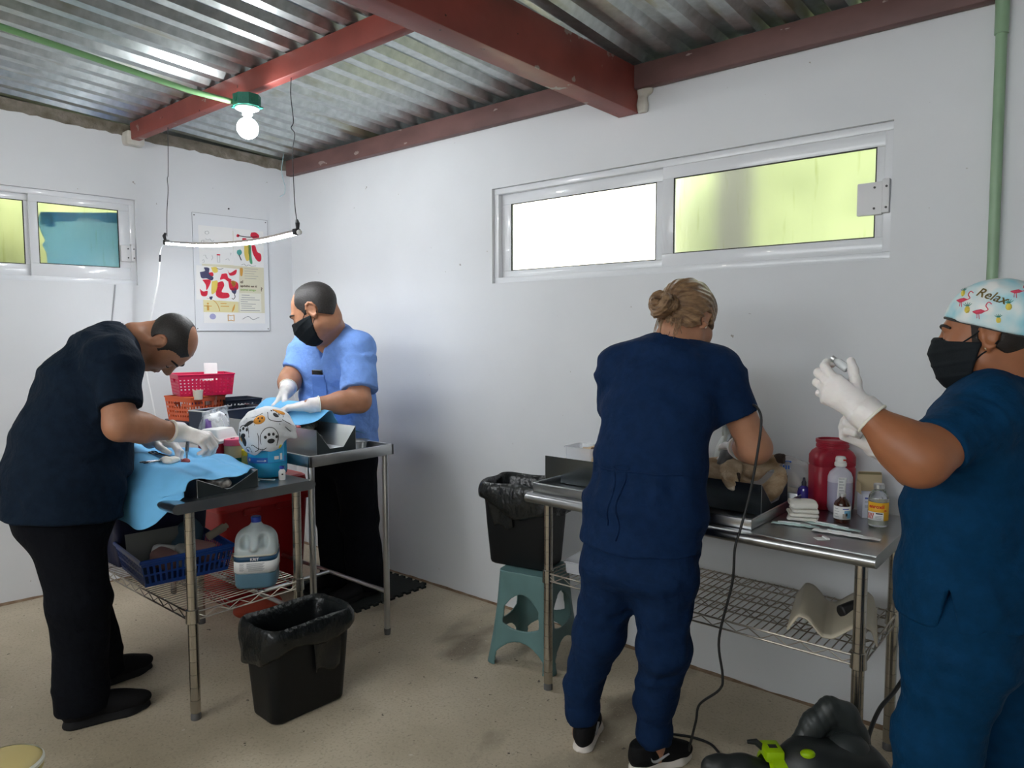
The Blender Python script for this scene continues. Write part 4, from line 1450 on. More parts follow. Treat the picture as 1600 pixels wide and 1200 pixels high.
def person_cap():
    root = thing('person', 'person in petrol blue scrubs, flamingo print cap and black mask filling a syringe', 'person', (4.34, -.80, 0))
    F = V((-1, 0, 0)); R = V((0, 1, 0))
    h = Head((4.357, -.752, 1.469), (-.995, -.02, -.06), (-.06, 0, .998), 1.0)
    shL, elL, wrL = V((4.375, -.905, 1.290)), V((4.282, -1.105, 1.200)), V((4.156, -1.105, 1.304))
    shR, elR, wrR = V((4.355, -.600, 1.290)), V((4.240, -.690, 1.090)), V((4.128, -.850, 1.196))
    aL = (wrL - elL).normalized()
    HL = hand_pts(wrL, (-.80, 0.02, .52), (-.15, -.95, -.05), -1, [(.30, 1.0, .7), (.50, 1.35, .8), (.62, 1.4, .8), (.75, 1.4, .8)], .94, spread=(.22, .03, -.13, -.28),
                  thumb=[(.018, .022, -.010), (.042, .050, -.026), (.060, .072, -.036), (.074, .090, -.042)])
    HR = hand_pts(wrR, (-.72, -.42, .50), (-.45, .55, -.2), 1, [(1.0, 1.3, .8), (1.25, 1.4, .8), (1.3, 1.4, .8), (1.3, 1.4, .8)], .92,
                  thumb=[(.020, .020, -.010), (.042, .046, -.026), (.050, .074, -.036), (.044, .098, -.040)])
    B = SDF()
    add_head(B, h, fat=1.08)
    B.spine([(V((4.385, -.745, 1.30)), .10, .075), (V((4.385, -.745, 1.372)), .062, .062), (h.p(0, -.032, -.050), .055, .065)], R, k=.04)
    for a, e, w_ in ((shL, elL, wrL), (shR, elR, wrR)):
        B.rc(a, e, .062, .058, k=.03)
        B.rc(e, e.lerp(w_, .3), .056, .053, k=.03)
        B.rc(e.lerp(w_, .3), w_, .052, .027, k=.03)
    B.spine([(V((4.345, -.80, .85)), .14, .09), (V((4.335, -.79, 1.03)), .14, .09), (V((4.355, -.765, 1.22)), .15, .08), (V((4.375, -.755, 1.30)), .11, .06)], R, k=.05)
    add_hand(B, HL, 0, .8); add_hand(B, HR, 0, .8)
    B.mesh('body', .0042, M_skin_f, root)
    S = SDF()
    S.spine([(V((4.345, -.805, .785)), .215, .165), (V((4.345, -.805, .88)), .205, .152), (V((4.335, -.80, 1.03)), .190, .138), (V((4.350, -.785, 1.16)), .188, .138),
             (V((4.365, -.765, 1.25)), .175, .118), (V((4.378, -.752, 1.318)), .125, .085), (V((4.382, -.748, 1.345)), .075, .068)], R, k=.05)
    S.rc(V((4.382, -.76, 1.322)), shL, .055, .072, k=.04)
    S.rc(V((4.380, -.74, 1.322)), shR, .055, .072, k=.04)
    S.ell(shL + V((.0, .008, .0)), .076, k=.045)
    S.seg(shL.lerp(V((4.307, -1.052, 1.222)), .3), V((4.307, -1.052, 1.222)), V((.4, .1, .9)), .076, .076, .070, .070, k=.045, cap=.004)
    S.ell(shR, .075, k=.045)
    S.seg(shR.lerp(V((4.285, -.655, 1.16)), .3), V((4.285, -.655, 1.16)), V((.4, 0, .9)), .076, .076, .074, .074, k=.045, cap=.004)
    S.half(V((4.345, -.80, .795)), (0, 0, -1), k=.005)
    # side slit at the hem
    def slit(P):
        x = P[:, 0] - 4.335; z = P[:, 2] - .795
        return np.maximum(np.abs(x) - np.clip((.085 - z) * .26, -.01, .03), P[:, 1] + .90)
    S.cut(slit, k=.003)
    c0 = np.array(h.p(0, -.032, -.05), np.float32); c1 = np.array((4.382, -.745, 1.362), np.float32)
    def neckcut(P):
        ba = c0 - c1; q = P - c1
        t = np.clip((q @ ba) / (ba @ ba), 0, 1)
        return np.sqrt(((q - t[:, None] * ba) ** 2).sum(1)) - .069
    S.cut(neckcut, k=.004)
    f1 = folds(.007, 15, 31, (-.6, .3, .7)); f2 = folds(.005, 32, 32, (.7, .3, .8))
    S.disp = lambda P: f1(P) + f2(P)
    top = S.mesh('scrub_top', .0064, M_scrub_pet, root)
    # label on the sleeve hem
    tm = basis(V((4.283, -1.108, 1.176)), x=(-.35, .55, -.75), y=(.80, .42, .25))
    MB().box((-.008, -.008, -.002), (.009, .009, .002), bev=.001, M=basis(V((4.330, -1.098, 1.190)), z=(.3, -.75, -.55), y=(.55, .6, -.5))).build('sleeve_tag', M_tagw, top)
    T = SDF()
    T.spine([(V((4.345, -.80, .93)), .17, .125), (V((4.345, -.805, .80)), .195, .140), (V((4.345, -.805, .70)), .190, .14)], R, k=.05)
    for s, kn, an in ((-1, V((4.305, -.905, .46)), V((4.300, -.905, .10))), (1, V((4.415, -.705, .46)), V((4.430, -.695, .10)))):
        hp = V((4.345, -.805, .72)) + R * (.092 * s)
        T.seg(hp, kn, R, .105, .118, .084, .090, k=.05)
        T.seg(kn, an, R, .084, .090, .076, .084, k=.05)
        T.seg(an, an + V((0, 0, -.05)), R, .076, .084, .076, .086, k=.02, cap=.005)
    g1 = folds(.008, 17, 35, (.2, .3, 1.1)); g2 = folds(.005, 34, 36, (.1, .2, 1.3))
    T.disp = lambda P: g1(P) + g2(P)
    T.mesh('trousers', .008, M_scrub_pet, root)
    make_shoe(root, (4.375, -.905), (-1, -.1), M_shoe_bk, M_sole_bk, .25)
    make_shoe(root, (4.500, -.695), (-1, .1), M_shoe_bk, M_sole_bk, .25)
    # hair showing under the cap behind the ear
    def hair_reg(L):
        x, y, z = L[:, 0], L[:, 1], L[:, 2]
        low = (-.018 - .055 * np.clip(-(y + .01) / .06, 0, 1)) - z
        front = y - .030
        ear = .022 - np.sqrt((y + .010) ** 2 + (z * .85 - .002) ** 2)
        return np.maximum.reduce([low, front, ear]) * h.s
    head_shell(h, 'hair', root, M_hair_dk, .003, hair_reg)
    # scrub cap
    def cap_reg(L):
        x, y, z = L[:, 0], L[:, 1], L[:, 2]
        edge = .052 + (y - .09) * .34                # brim rises to the forehead, dips to the nape
        return (np.maximum(edge - z, -1)) * h.s
    def capx(S2):
        S2.ell(h.p(0, -.030, .055), h.r(.084, .098, .078), h.rot, k=.03)
    f3 = folds(.0035, 40, 41, (.5, .9, .4))
    cap = head_shell(h, 'scrub_cap', root, M_cap, .0105, cap_reg, disp=f3, extra=capx, cutk=.004)
    # dark edging under the brim
    E = MB()
    pts = []
    for i in range(40):
        a = 2 * math.pi * i / 40
        y = -.014 + .098 * math.sin(a)
        z = .052 + (y - .09) * .34 + .001
        k = math.sqrt(max(.05, 1 - ((z - .035) / .090) ** 2))
        pts.append(h.p(.085 * k * math.cos(a), -.014 + .107 * k * math.sin(a), .052 + (-.014 + .107 * k * math.sin(a) - .09) * .34))
    E.tube(pts, .0035, 6, closed=True)
    E.build('cap_edging', M_cap_edge, cap)
    # tie at the back of the cap
    S = SDF()
    S.ell(h.p(.01, -.118, -.030), h.r(.026, .020, .022), h.rot, k=.01)
    S.chain([h.p(0, -.120, -.036), h.p(-.010, -.130, -.070), h.p(-.014, -.126, -.105)], [.010, .016, .011], k=.01)
    S.chain([h.p(.02, -.120, -.036), h.p(.028, -.128, -.065), h.p(.03, -.122, -.095)], [.010, .015, .011], k=.01)
    S.disp = folds(.002, 90, 44)
    S.mesh('cap_tie', .0032, M_cap, cap)
    # printed motifs follow the left side of the cap
    captree = []
    def on_cap(y, z, lift=.0006):
        if not captree: captree.append(bvh_of(cap))
        k_ = h.p(0, -.02, .04)
        o_ = h.p(-.30, y, z)
        hit = captree[0].ray_cast(o_, h.R)[0]
        if hit is None:
            hit = h.p(-.02, y, z)
        return hit - h.R * lift * .8 + h.U * lift * .4
    def blob(name, pts, r, m):
        Bx = MB()
        Bx.tube(spline([on_cap(y, z) for y, z in pts], 5), r, 6)
        Bx.build(name, m, cap)
    def flamingo(y, z, s=1.0):
        Bx = MB()
        c = on_cap(y, z)
        Bx.tube([on_cap(y - .012 * s, z + .001), on_cap(y - .005 * s, z + .001), on_cap(y + .004 * s, z), on_cap(y + .012 * s, z + .002)], [.0012, .0052 * s, .0052 * s, .0012], 8)
        Bx.tube(spline([on_cap(y - .010 * s, z), on_cap(y - .018 * s, z + .004 * s), on_cap(y - .014 * s, z + .013 * s), on_cap(y - .019 * s, z + .021 * s), on_cap(y - .025 * s, z + .016 * s)], 5), .0011 * s, 6)
        Bx.tube([on_cap(y, z), on_cap(y - .001, z - .016 * s)], .0007, 5)
        Bx.tube([on_cap(y + .003, z), on_cap(y + .004, z - .014 * s)], .0007, 5)
        Bx.build('flamingo_print', M_cap_pink, cap)
    flamingo(.047, .090); flamingo(.009, .058, 1.05); flamingo(-.064, .100, .9)
    def pine(y, z, s=1.0):
        Bx = MB()
        Bx.tube([on_cap(y, z - .008 * s), on_cap(y, z - .003 * s), on_cap(y, z + .003 * s), on_cap(y, z + .007 * s)], [.003, .0062 * s, .0060 * s, .003], 8)
        q = Bx.build('pineapple_print', M_cap_yel, cap)
        Bx = MB()
        for a in (-.9, -.45, 0, .45, .9):
            Bx.tube([on_cap(y, z + .007 * s), on_cap(y + math.sin(a) * .012 * s, z + (.007 + math.cos(a) * .011) * s)], [.0013, .0005], 5)
        Bx.build('pineapple_leaf_print', M_cap_grn, cap)
    pine(.033, .066, 1.0); pine(-.050, .066, 1.0); pine(.045, .108, .8); pine(-.03, .036, .8)
    # the word on the cap
    Mw = basis(h.p(-.05, .018, .100), x=h.F * -.90 + h.U * -.42, y=h.U * .90 - h.F * .42)
    tx = text('Relax', .030, 'cap_word', M_cap_txt, cap, Mw, depth=.0006, shear=.3, bold=.0004)
    # fit the word to the dome
    for v in tx.data.vertices:
        L = h.rot.transposed() @ (Mw @ v.co - h.c)
        v.co = Mw.inverted() @ on_cap(L.y, L.z, .0016)
    make_mask(h, root, fat=1.08, flare=1)
    brow_eyes(h, root)
    for q in (-1, 1):
        MB().sphere(h.p(.0825 * q, -.004, -.028), .0045, 12, 8).build('earring', M_pearl, root)
    make_glove('glove', HL, (wrL - elL), root, cuff=.030, ra=.0385)
    make_glove('glove', HR, (wrR - elR), root, cuff=.055, ra=.040)
    # vial held up in the left hand, syringe in the right
    return root, HL, HR
# ================================================================= tables, trays, bins, stool
M_steel = mat('stainless', (0.52, 0.53, 0.54), rough=0.30, metal=1.0, var=0.10, vscale=9, bump=0.03, bscale=120, stretch=(.25, 1, 1))
M_steel_top = mat('stainless_top', (0.40, 0.41, 0.42), rough=0.28, metal=1.0, var=0.10, vscale=7, bump=0.03, bscale=120, stretch=(.25, 1, 1))
M_steel_shade = mat('stainless_shaded', (0.035, 0.045, 0.048), rough=0.34, metal=0.35, var=0.15, vscale=6)  # trough end plates: shade and dark reflections put into the steel's colour
M_chrome = mat('chromed_wire', (0.42, 0.38, 0.33), rough=0.30, metal=1.0, var=0.15, vscale=20)
M_post = mat('chromed_post', (0.50, 0.47, 0.42), rough=0.26, metal=1.0, var=0.18, vscale=9, stretch=(1, 1, .5))
M_foot = mat('foot_plastic', (0.10, 0.10, 0.10), rough=0.5)
M_binbk = mat('bin_black', (0.006, 0.007, 0.008), rough=0.45, spec=0.3, bump=0.06, bscale=120)
M_liner = mat('liner_black', (0.008, 0.010, 0.011), rough=0.24, bump=0.6, bscale=34, bdist=0.012, stretch=(1, 1, .6))
M_stool = mat('stool_teal', (0.10, 0.19, 0.19), rough=0.42, var=0.10, vscale=8)
M_mat = mat('foam_mat', (0.016, 0.020, 0.018), rough=0.9, bump=0.3, bscale=90)

def post(mb, x, y, z0, z1, r):
    """round post with shallow grooves"""
    pr = [(r, z0)]
    z = z0 + .05
    while z < z1 - .02:
        pr += [(r, z - .0012), (r * .93, z - .0006), (r * .93, z + .0006), (r, z + .0012)]
        z += .0508
    pr.append((r, z1))
    mb.lathe(pr, 20, c=(x, y, 0))

def work_table(name, label, x0, x1, y0, y1, zt, legs, r, shelf_z, nose=.024):
    root = thing(name, label, 'table', ((x0 + x1) / 2, (y0 + y1) / 2, 0))
    ox, oy = root.location.x, root.location.y
    X0, X1, Y0, Y1 = x0 - ox, x1 - ox, y0 - oy, y1 - oy
    # top with rolled long edges; the ends are folded down flat
    prof = []
    t = .040
    for i in range(13):
        a = math.pi / 2 + math.pi * i / 12
        prof.append((Y0 + nose + nose * math.cos(a), zt - t / 2 + t / 2 * math.sin(a)))
    for i in range(13):
        a = -math.pi / 2 + math.pi * i / 12
        prof.append((Y1 - nose + nose * math.cos(a), zt - t / 2 + t / 2 * math.sin(a)))
    mb = MB().prism(prof, 'x', X0, X1)
    mb.build('tabletop', M_steel_top, root, smooth=40)
    for (lx, ly) in legs:
        a, b = lx - ox, ly - oy
        l = MB()
        post(l, a, b, .028, zt - t + .002, r)
        leg = l.build('leg', M_post, root, smooth=40)
        MB().lathe([(0, 0), (r * 1.0, 0), (r * 1.02, .018), (r * .8, .03)], 18, c=(a, b, 0)).build('foot', M_foot, leg)
        MB().lathe([(r + .001, shelf_z - .048), (r + .0065, shelf_z - .044), (r + .0045, shelf_z + .006), (r + .001, shelf_z + .008)], 20, c=(a, b, 0)).build('collar', M_post, leg)
    # wire shelf
    lx = sorted(set(round(q[0] - ox, 4) for q in legs)); ly = sorted(set(round(q[1] - oy, 4) for q in legs))
    a0, a1, b0, b1 = lx[0], lx[-1], ly[0], ly[-1]
    s = MB()
    R_ = .0032
    for z in (shelf_z - .004, shelf_z - .034):
        for p, q in (((a0, b0 - .012), (a1, b0 - .012)), ((a0, b1 + .012), (a1, b1 + .012)), ((a0 - .012, b0), (a0 - .012, b1)), ((a1 + .012, b0), (a1 + .012, b1))):
            s.tube([(*p, z), (*q, z)], R_, 6)
    def zig(p, q, n):
        pts = []
        for i in range(n + 1):
            t = i / n
            pts.append((p[0] + (q[0] - p[0]) * t, p[1] + (q[1] - p[1]) * t, shelf_z - (.007 if i % 2 == 0 else .031)))
        s.tube(pts, .0022, 5)
    nl = int((a1 - a0) / .042); nw = int((b1 - b0) / .042)
    zig((a0, b0 - .012), (a1, b0 - .012), nl); zig((a0, b1 + .012), (a1, b1 + .012), nl)
    zig((a0 - .012, b0), (a0 - .012, b1), nw); zig((a1 + .012, b0), (a1 + .012, b1), nw)
    for k in (1, 2):
        b = b0 + (b1 - b0) * k / 3
        for dz in (-.004, -.028):
            s.tube([(a0 - .012, b, shelf_z + dz - .004), (a1 + .012, b, shelf_z + dz - .004)], .0028, 5)
        zig((a0, b), (a1, b), nl)
    n = int((a1 - a0) / .0245)
    for i in range(1, n):
        x = a0 + (a1 - a0) * i / n
        s.tube([(x, b0 - .012, shelf_z), (x, b1 + .012, shelf_z)], .0021, 5)
    s.build('wire_shelf', M_chrome, root, smooth=50)
    return root

T1Z, T3Z = .855, .832
work_table('work_table', 'near left steel work table with gallon jug on its wire shelf', 1.02, 2.0, -1.705, -1.095, T1Z,
           [(1.075, -1.622), (1.075, -1.160), (1.952, -1.622), (1.952, -1.160)], .0190, .425)
work_table('work_table', 'steel work table on the right with a dog lying in a trough', 2.790, 4.095, -.652, -.062, T3Z,
           [(2.848, -.566), (2.848, -.135), (4.038, -.566), (4.038, -.135)], .0185, .500)

def tray_table():
    x0, x1, y0, y1 = .50, 1.945, -1.085, -.612
    root = thing('instrument_table', 'rear left steel table with a raised tray rim and thin legs', 'table', ((x0 + x1) / 2, (y0 + y1) / 2, 0))
    ox, oy = root.location.x, root.location.y
    a0, a1, b0, b1 = x0 - ox, x1 - ox, y0 - oy, y1 - oy
    top = MB()
    top.box((a0 + .004, b0 + .004, .897), (a1 - .004, b1 - .004, .904))
    for lo, hi in (((a0, b0), (a1, b0 + .014)), ((a0, b1 - .014), (a1, b1)), ((a0, b0), (a0 + .014, b1)), ((a1 - .014, b0), (a1, b1))):
        top.box((lo[0], lo[1], .895), (hi[0], hi[1], .945), bev=.003)
    top.build('tray_top', M_steel, root, smooth=40)
    for sx in (a0 + .038, a1 - .036):
        for sy in (b0 + .030, b1 - .026):
            l = MB().tube([(sx, sy, .022), (sx, sy, .896)], .0148, 18)
            leg = l.build('leg', M_steel, root, smooth=40)
            MB().lathe([(0, 0), (.0148, 0), (.0165, .022), (.0165, .030), (.012, .032)], 16, c=(sx, sy, 0)).build('foot', M_foot, leg)
    rl = MB()
    for sy in (b0 + .030, b1 - .026):
        rl.tube([(a0 + .038, sy, .215), (a1 - .036, sy, .215)], .0105, 12)
    rl.tube([(.22, b0 + .030, .215), (.22, b1 - .026, .215)], .0105, 12)
    rl.build('stretcher', M_steel, root, smooth=40)
    return root
tray_table()

def trough(label, x, y, z, L, w, h, rz, vb, vw, m_side=M_steel, m_end=M_steel_shade, sheet=.0016):
    """surgical V trough: side panels, a folded V sheet and notched end plates. Local X runs along it, origin at the middle of its base"""
    root = thing('surgical_trough', label, 'trough', (x, y, z), rz)
    for s in (-1, 1):
        MB().box((-L / 2, s * w / 2 - .001, 0), (L / 2, s * w / 2 + .001, h)).build('side_panel', m_side, root, smooth=0)
    v = MB()
    pts = [(-w / 2, h), (-vw / 2, vb), (vw / 2, vb), (w / 2, h)]
    up = pts + [(p[0], p[1] - .003) for p in pts[::-1]]
    v.prism(up, 'x', -L / 2, L / 2)
    v.build('v_sheet', M_steel, root, smooth=0)
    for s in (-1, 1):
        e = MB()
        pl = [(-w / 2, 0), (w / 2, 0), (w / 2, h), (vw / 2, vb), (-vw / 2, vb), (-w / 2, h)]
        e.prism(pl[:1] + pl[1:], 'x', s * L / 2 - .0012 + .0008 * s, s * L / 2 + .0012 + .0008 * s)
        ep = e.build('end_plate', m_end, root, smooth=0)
        ed = MB().tube([(s * (L / 2 + .001), p[0], p[1]) for p in [(-w / 2, 0), (-w / 2, h), (-vw / 2, vb), (vw / 2, vb), (w / 2, h), (w / 2, 0)]], .0013, 5)
        ed.build('plate_edge', M_steel, ep)
    return root
trough('V trough with shade-coloured ends under the blue drape on the near left table', 1.605, -1.485, T1Z + .0005, .69, .262, .070, math.radians(4), .014, .016)
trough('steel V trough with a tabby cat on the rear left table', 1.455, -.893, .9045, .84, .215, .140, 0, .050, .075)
trough('long steel V trough with a tan dog on the right table', 3.195, -.292, T3Z + .0075, .95, .255, .108, 0, .026, .072, m_side=mat('trough_steel_reflection', (.17, .19, .20), rough=.25, metal=1.0))  # side steel darkened: reflection of the person in front is in the colour

def rim_tray(label, x0, x1, y0, y1, z, h):
    root = tag(bpy.data.objects.new('steel_tray', None), label, 'tray'); C.objects.link(root)
    root.location = ((x0 + x1) / 2, (y0 + y1) / 2, z)
    a, b = (x1 - x0) / 2, (y1 - y0) / 2
    mb = MB().box((-a, -b, 0), (a, b, .003))
    mb.build('tray_floor', M_steel_top, root, smooth=0)
    r = MB()
    for lo, hi in (((-a, -b), (a, -b + .003)), ((-a, b - .003), (a, b)), ((-a, -b), (-a + .003, b)), ((a - .003, -b), (a, b))):
        r.box((lo[0], lo[1], .0), (hi[0], hi[1], h), bev=.001)
    for p, q in (((-a, -b), (a, -b)), ((-a, b), (a, b)), ((-a, -b), (-a, b)), ((a, -b), (a, b))):
        r.tube([(*p, h), (*q, h)], .003, 6)
    r.build('tray_rim', M_steel, root, smooth=40)
    return root
rim_tray('wide shallow steel tray under the dog trough on the right table', 2.800, 3.712, -.605, -.125, T3Z + .0005, .036)

def dark_box():
    root = thing('steel_box', 'dark steel box tray before the coloured baskets', 'tray', (.885, -.880, .9045), math.radians(12))
    mb = MB()
    a, b, h = .085, .185, .165
    mb.box((-a, -b, 0), (a, b, .003))
    for lo, hi in (((-a, -b), (a, -b + .003)), ((-a, b - .003), (a, b)), ((-a, -b), (-a + .003, b)), ((a - .003, -b), (a, b))):
        mb.box((lo[0], lo[1], 0), (hi[0], hi[1], h))
    mb.build('box_body', mat('dark_blue_steel', (.05, .065, .10), rough=.4, metal=.4), root, smooth=0)
    r = MB()
    for p, q in (((-a, -b), (a, -b)), ((-a, b), (a, b)), ((-a, -b), (-a, b)), ((a, -b), (a, b))):
        r.tube([(*p, h), (*q, h)], .0045, 6)
    r.build('box_rim', M_steel, root)
dark_box()

# ---------------------------------------------------------------- waste bins with black liners
def waste_bin(label, loc, rz, h=.375, seed=1, flap=None, hx=(.095, .122), hy=(.165, .185)):
    root = thing('waste_bin', label, 'bin', loc, rz)
    b = MB()
    n = 48
    th = .004
    secs = [(0, 0, .0, hx[0] - .012, hy[0] - .012, .03), (0, 0, .006, hx[0] - .003, hy[0] - .003, .036), (0, 0, .014, hx[0], hy[0], .038), (0, 0, h * .5, (hx[0] + hx[1]) / 2, (hy[0] + hy[1]) / 2, .040), (0, 0, h, hx[1], hy[1], .044),
            (0, 0, h, hx[1] - th, hy[1] - th, .042), (0, 0, .02, hx[0] - th, hy[0] - th, .036)]
    b.loft(secs, n)
    b.build('bin_body', M_binbk, root, smooth=40)
    rnd = random.Random(seed)
    ph = [rnd.uniform(0, 6.28) for _ in range(6)]
    def wob(p, j, k, amp):
        x, y, z = p
        a = math.atan2(y / hy[1], x / hx[1])
        f = math.sin(7 * a + ph[0] + k * 1.3) * .5 + math.sin(13 * a + ph[1] + k * 2.1) * .35 + math.sin(29 * a + ph[2] - k) * .25 + .4 * mnoise.noise((x * 22 + seed, y * 22, z * 18 + k))
        r = 1 + amp * f / math.hypot(x, y)
        return (x * r, y * r, z + amp * .8 * math.sin(5 * a + ph[3] + k))
    hem = lambda a: .105 + .035 * math.sin(a + ph[4]) + .020 * math.sin(3 * a + ph[5])
    rows = []
    base = rrect(1, 1, .3, n)
    N_ = len(base)
    spec = []           # (inset/outset, z, amp)
    for i in range(7): spec.append((-.010 - .012 * (6 - i) / 6, h * (.35 + .62 * i / 6), .006))
    spec += [(-.004, h + .004, .004), (.003, h + .010, .003), (.010, h + .004, .004)]
    for i in range(1, 9): spec.append((.012 + .010 * math.sin(i / 8 * 2.6), None if False else i / 8, .0075))
    vs, fs = [], []
    for k, (off, z, amp) in enumerate(spec):
        outer = k >= 10
        zz = h if outer else z
        hxx = hx[0] + (hx[1] - hx[0]) * min(1, zz / h); hyy = hy[0] + (hy[1] - hy[0]) * min(1, zz / h)
        for j, (x, y) in enumerate(rrect(hxx + off, hyy + off, .045 + max(0, off), n)):
            a = math.atan2(y, x)
            zc = h + .004 - hem(a) * z if outer else z
            shrink = 1 - (.10 * (z if outer else 0) * (1 - (hx[0] / hx[1])))
            p = wob((x * shrink, y * shrink, zc), j, k * .35, amp)
            if outer:
                # stay outside the bin wall
                t = max(0, min(1, p[2] / h))
                wx = hx[0] + (hx[1] - hx[0]) * t + .004; wy = hy[0] + (hy[1] - hy[0]) * t + .004
                q = max(abs(p[0]) / wx, abs(p[1]) / wy)
                if q < 1 and not (abs(p[0]) > wx - .04 and abs(p[1]) > wy - .04):
                    s = 1 / q; p = (p[0] * min(s, 1.25), p[1] * min(s, 1.25), p[2])
            vs.append(p)
    nn = len(vs) // len(spec)
    for i in range(len(spec) - 1):
        for j in range(nn):
            fs.append((i * nn + j, i * nn + (j + 1) % nn, (i + 1) * nn + (j + 1) % nn, (i + 1) * nn + j))
    l = MB().add(vs, fs)
    lo = l.build('bin_liner', M_liner, root, smooth=60, solid=.0012)
    if flap:
        sx, y0, y1, z0 = flap
        def fn(u, v):
            z = h - .06 - v * z0
            t = z / h
            wx = hx[0] + (hx[1] - hx[0]) * t + .011 + .005 * math.sin(6 * u + 3 * v)
            yy = (y0 + (y1 - y0) * u) * (1 - .18 * v) + .015 * v
            return (sx * wx, yy, z + .010 * math.sin(7 * u))
        MB().grid(fn, 16, 12).build('liner_flap', M_liner, lo, smooth=60, solid=.001)
    return root
waste_bin('black waste bin with a liner standing on the floor in front of the left tables', (2.165, -1.305, 0), math.radians(-2), .372, 3, flap=(1, -.01, .12, .150), hx=(.090, .118), hy=(.160, .182))
waste_bin('black waste bin with a liner standing on the green stool', (2.545, -.338, .4205), math.radians(-78), .375, 8, flap=(1, -.14, -.02, .13), hx=(.095, .122), hy=(.150, .175))

def stool(label, loc, rz):
    root = thing('plastic_stool', label, 'stool', loc, rz)
    H, a, b = .420, .125, .168
    S = SDF()
    # tapered hollow body
    def shell(P):
        z = P[:, 2]
        k = a + (b - a) * (1 - np.clip(z / H, 0, 1)) - .006 * np.sin(np.clip(z / H, 0, 1) * math.pi)
        def rr(q, k, r):
            d = np.abs(q[:, :2]) - (k - r)[:, None]
            return np.sqrt((np.maximum(d, 0) ** 2).sum(1)) + np.minimum(d.max(1), 0) - r
        o = rr(P, k, .035)
        i = rr(P, k - .0075, .030)
        side = np.maximum(o, -i)
        topd = np.maximum(o, np.abs(z - (H - .006)) - .006)
        body = np.minimum(np.maximum(side, np.maximum(-z, z - H)), topd)
        # arched openings on each side, with a cross rail across them
        out = body
        for ax in (0, 1):
            u = P[:, 1 - ax]
            zl = z / H
            wu = .072 + .030 * (1 - zl)
            up = np.maximum(np.abs(u) - wu, np.maximum(z - .325 + (u / wu) ** 2 * .060, .170 - z - (1 - (u / wu) ** 2) * .0 - .020 * (np.abs(u) / wu) ** 2 * -1))
            lowo = np.maximum(np.abs(u) - (.098 + .02 * (1 - zl)), z - .118 + (u / .10) ** 2 * .045)
            hole = np.minimum(up, lowo)
            out = np.maximum(out, -hole * .8)
        return out
    S._put(shell, (-.2, -.2, 0), (.2, .2, H), .001, 'u')
    S.mesh('stool_body', .0042, M_stool, root)
    r = MB()
    for sx in (-1, 1):
        for sy in (-1, 1):
            r.tube([(sx * (b - .006), sy * (b - .006), .002), (sx * (b - .008), sy * (b - .008), .012)], [.012, .010], 10)
    return root
stool('green grey plastic stool with arched sides under the raised waste bin', (2.612, -.358, 0), math.radians(12))

# interlocking floor mat
def floor_mat():
    x0, x1, y0, y1 = .95, 1.560, -.585, -.06
    pts = []
    def edge(p, q, n):
        d = Vector((q[0] - p[0], q[1] - p[1], 0)); L = d.length; d.normalize(); nr = Vector((d.y, -d.x, 0))
        for i in range(n):
            s = L / n
            a = Vector((*p, 0)) + d * (i * s)
            for t, o in ((0, 0), (.30, 0), (.22, .022), (.78, .022), (.70, 0)):
                v = a + d * (t * s) + nr * o
                pts.append((v.x, v.y))
    edge((x0, y0), (x1, y0), 10); edge((x1, y0), (x1, y1), 9); edge((x1, y1), (x0, y1), 10); edge((x0, y1), (x0, y0), 9)
    cx, cy = (x0 + x1) / 2, (y0 + y1) / 2
    mb = MB().prism([(x - cx, y - cy) for x, y in pts], 'z', 0, .012)
    o = mb.build('floor_mat', M_mat, smooth=0)
    o.location = (cx, cy, 0.0008)
    tag(o, 'black interlocking foam mat on the floor behind the rear left table', 'mat')
floor_mat()
# ================================================================= things on and under the left tables
M_drape = mat('drape_blue', (0.15, 0.46, 0.78), rough=0.75, var=0.06, vscale=12, bump=0.25, bscale=16, bdist=0.01)
M_fur_bw = mat('fur_black_white', (0.012, 0.011, 0.011), rough=0.9, col2=(0.62, 0.58, 0.54), vscale=30, bump=0.6, bscale=140, bdist=0.006, detail=1.0)
M_fur_tab = mat('fur_tabby', (0.018, 0.019, 0.018), rough=0.9, col2=(0.15, 0.15, 0.13), vscale=40, bump=0.6, bscale=150, bdist=0.006)
M_flesh = mat('pink_flesh', (0.52, 0.10, 0.09), rough=0.45, var=0.2, vscale=40)
M_gauze = mat('gauze', (0.82, 0.79, 0.72), rough=0.9, bump=0.5, bscale=160, bdist=0.003)
M_instr = mat('instrument_steel', (0.30, 0.31, 0.33), rough=0.22, metal=1.0)
M_red_pl = mat('red_plastic', (0.48, 0.012, 0.03), rough=0.35, var=0.05, vscale=10)
M_white_lid = mat('white_lid', (0.80, 0.79, 0.77), rough=0.4)
M_pink_lid = mat('pink_lid', (0.80, 0.10, 0.20), rough=0.35)
M_jar = mat('clear_jar', (0.75, 0.80, 0.72), rough=0.08, trans=.85, ior=1.3)
M_green_liq = mat('green_liquid', (0.01, 0.14, 0.09), rough=0.15)
M_tan_liq = mat('tan_content', (0.50, 0.42, 0.24), rough=0.5)
M_yellow = mat('yellow_cap', (0.85, 0.62, 0.03), rough=0.4)
M_blue_liq = mat('blue_liquid', (0.02, 0.33, 0.60), rough=0.12, coat=0.5)
M_blue_lab = mat('blue_label', (0.01, 0.10, 0.42), rough=0.4)
M_blue_lab2 = mat('sky_label', (0.03, 0.38, 0.72), rough=0.4)
M_paper = mat('paper_white', (0.80, 0.80, 0.79), rough=0.7)
M_ink = mat('ink_black', (0.02, 0.02, 0.022), rough=0.7)
M_inkg = mat('ink_grey', (0.25, 0.26, 0.28), rough=0.7)
M_cloth_cap = mat('cap_white_cotton', (0.74, 0.76, 0.79), rough=0.85, bump=0.3, bscale=30, bdist=0.01)
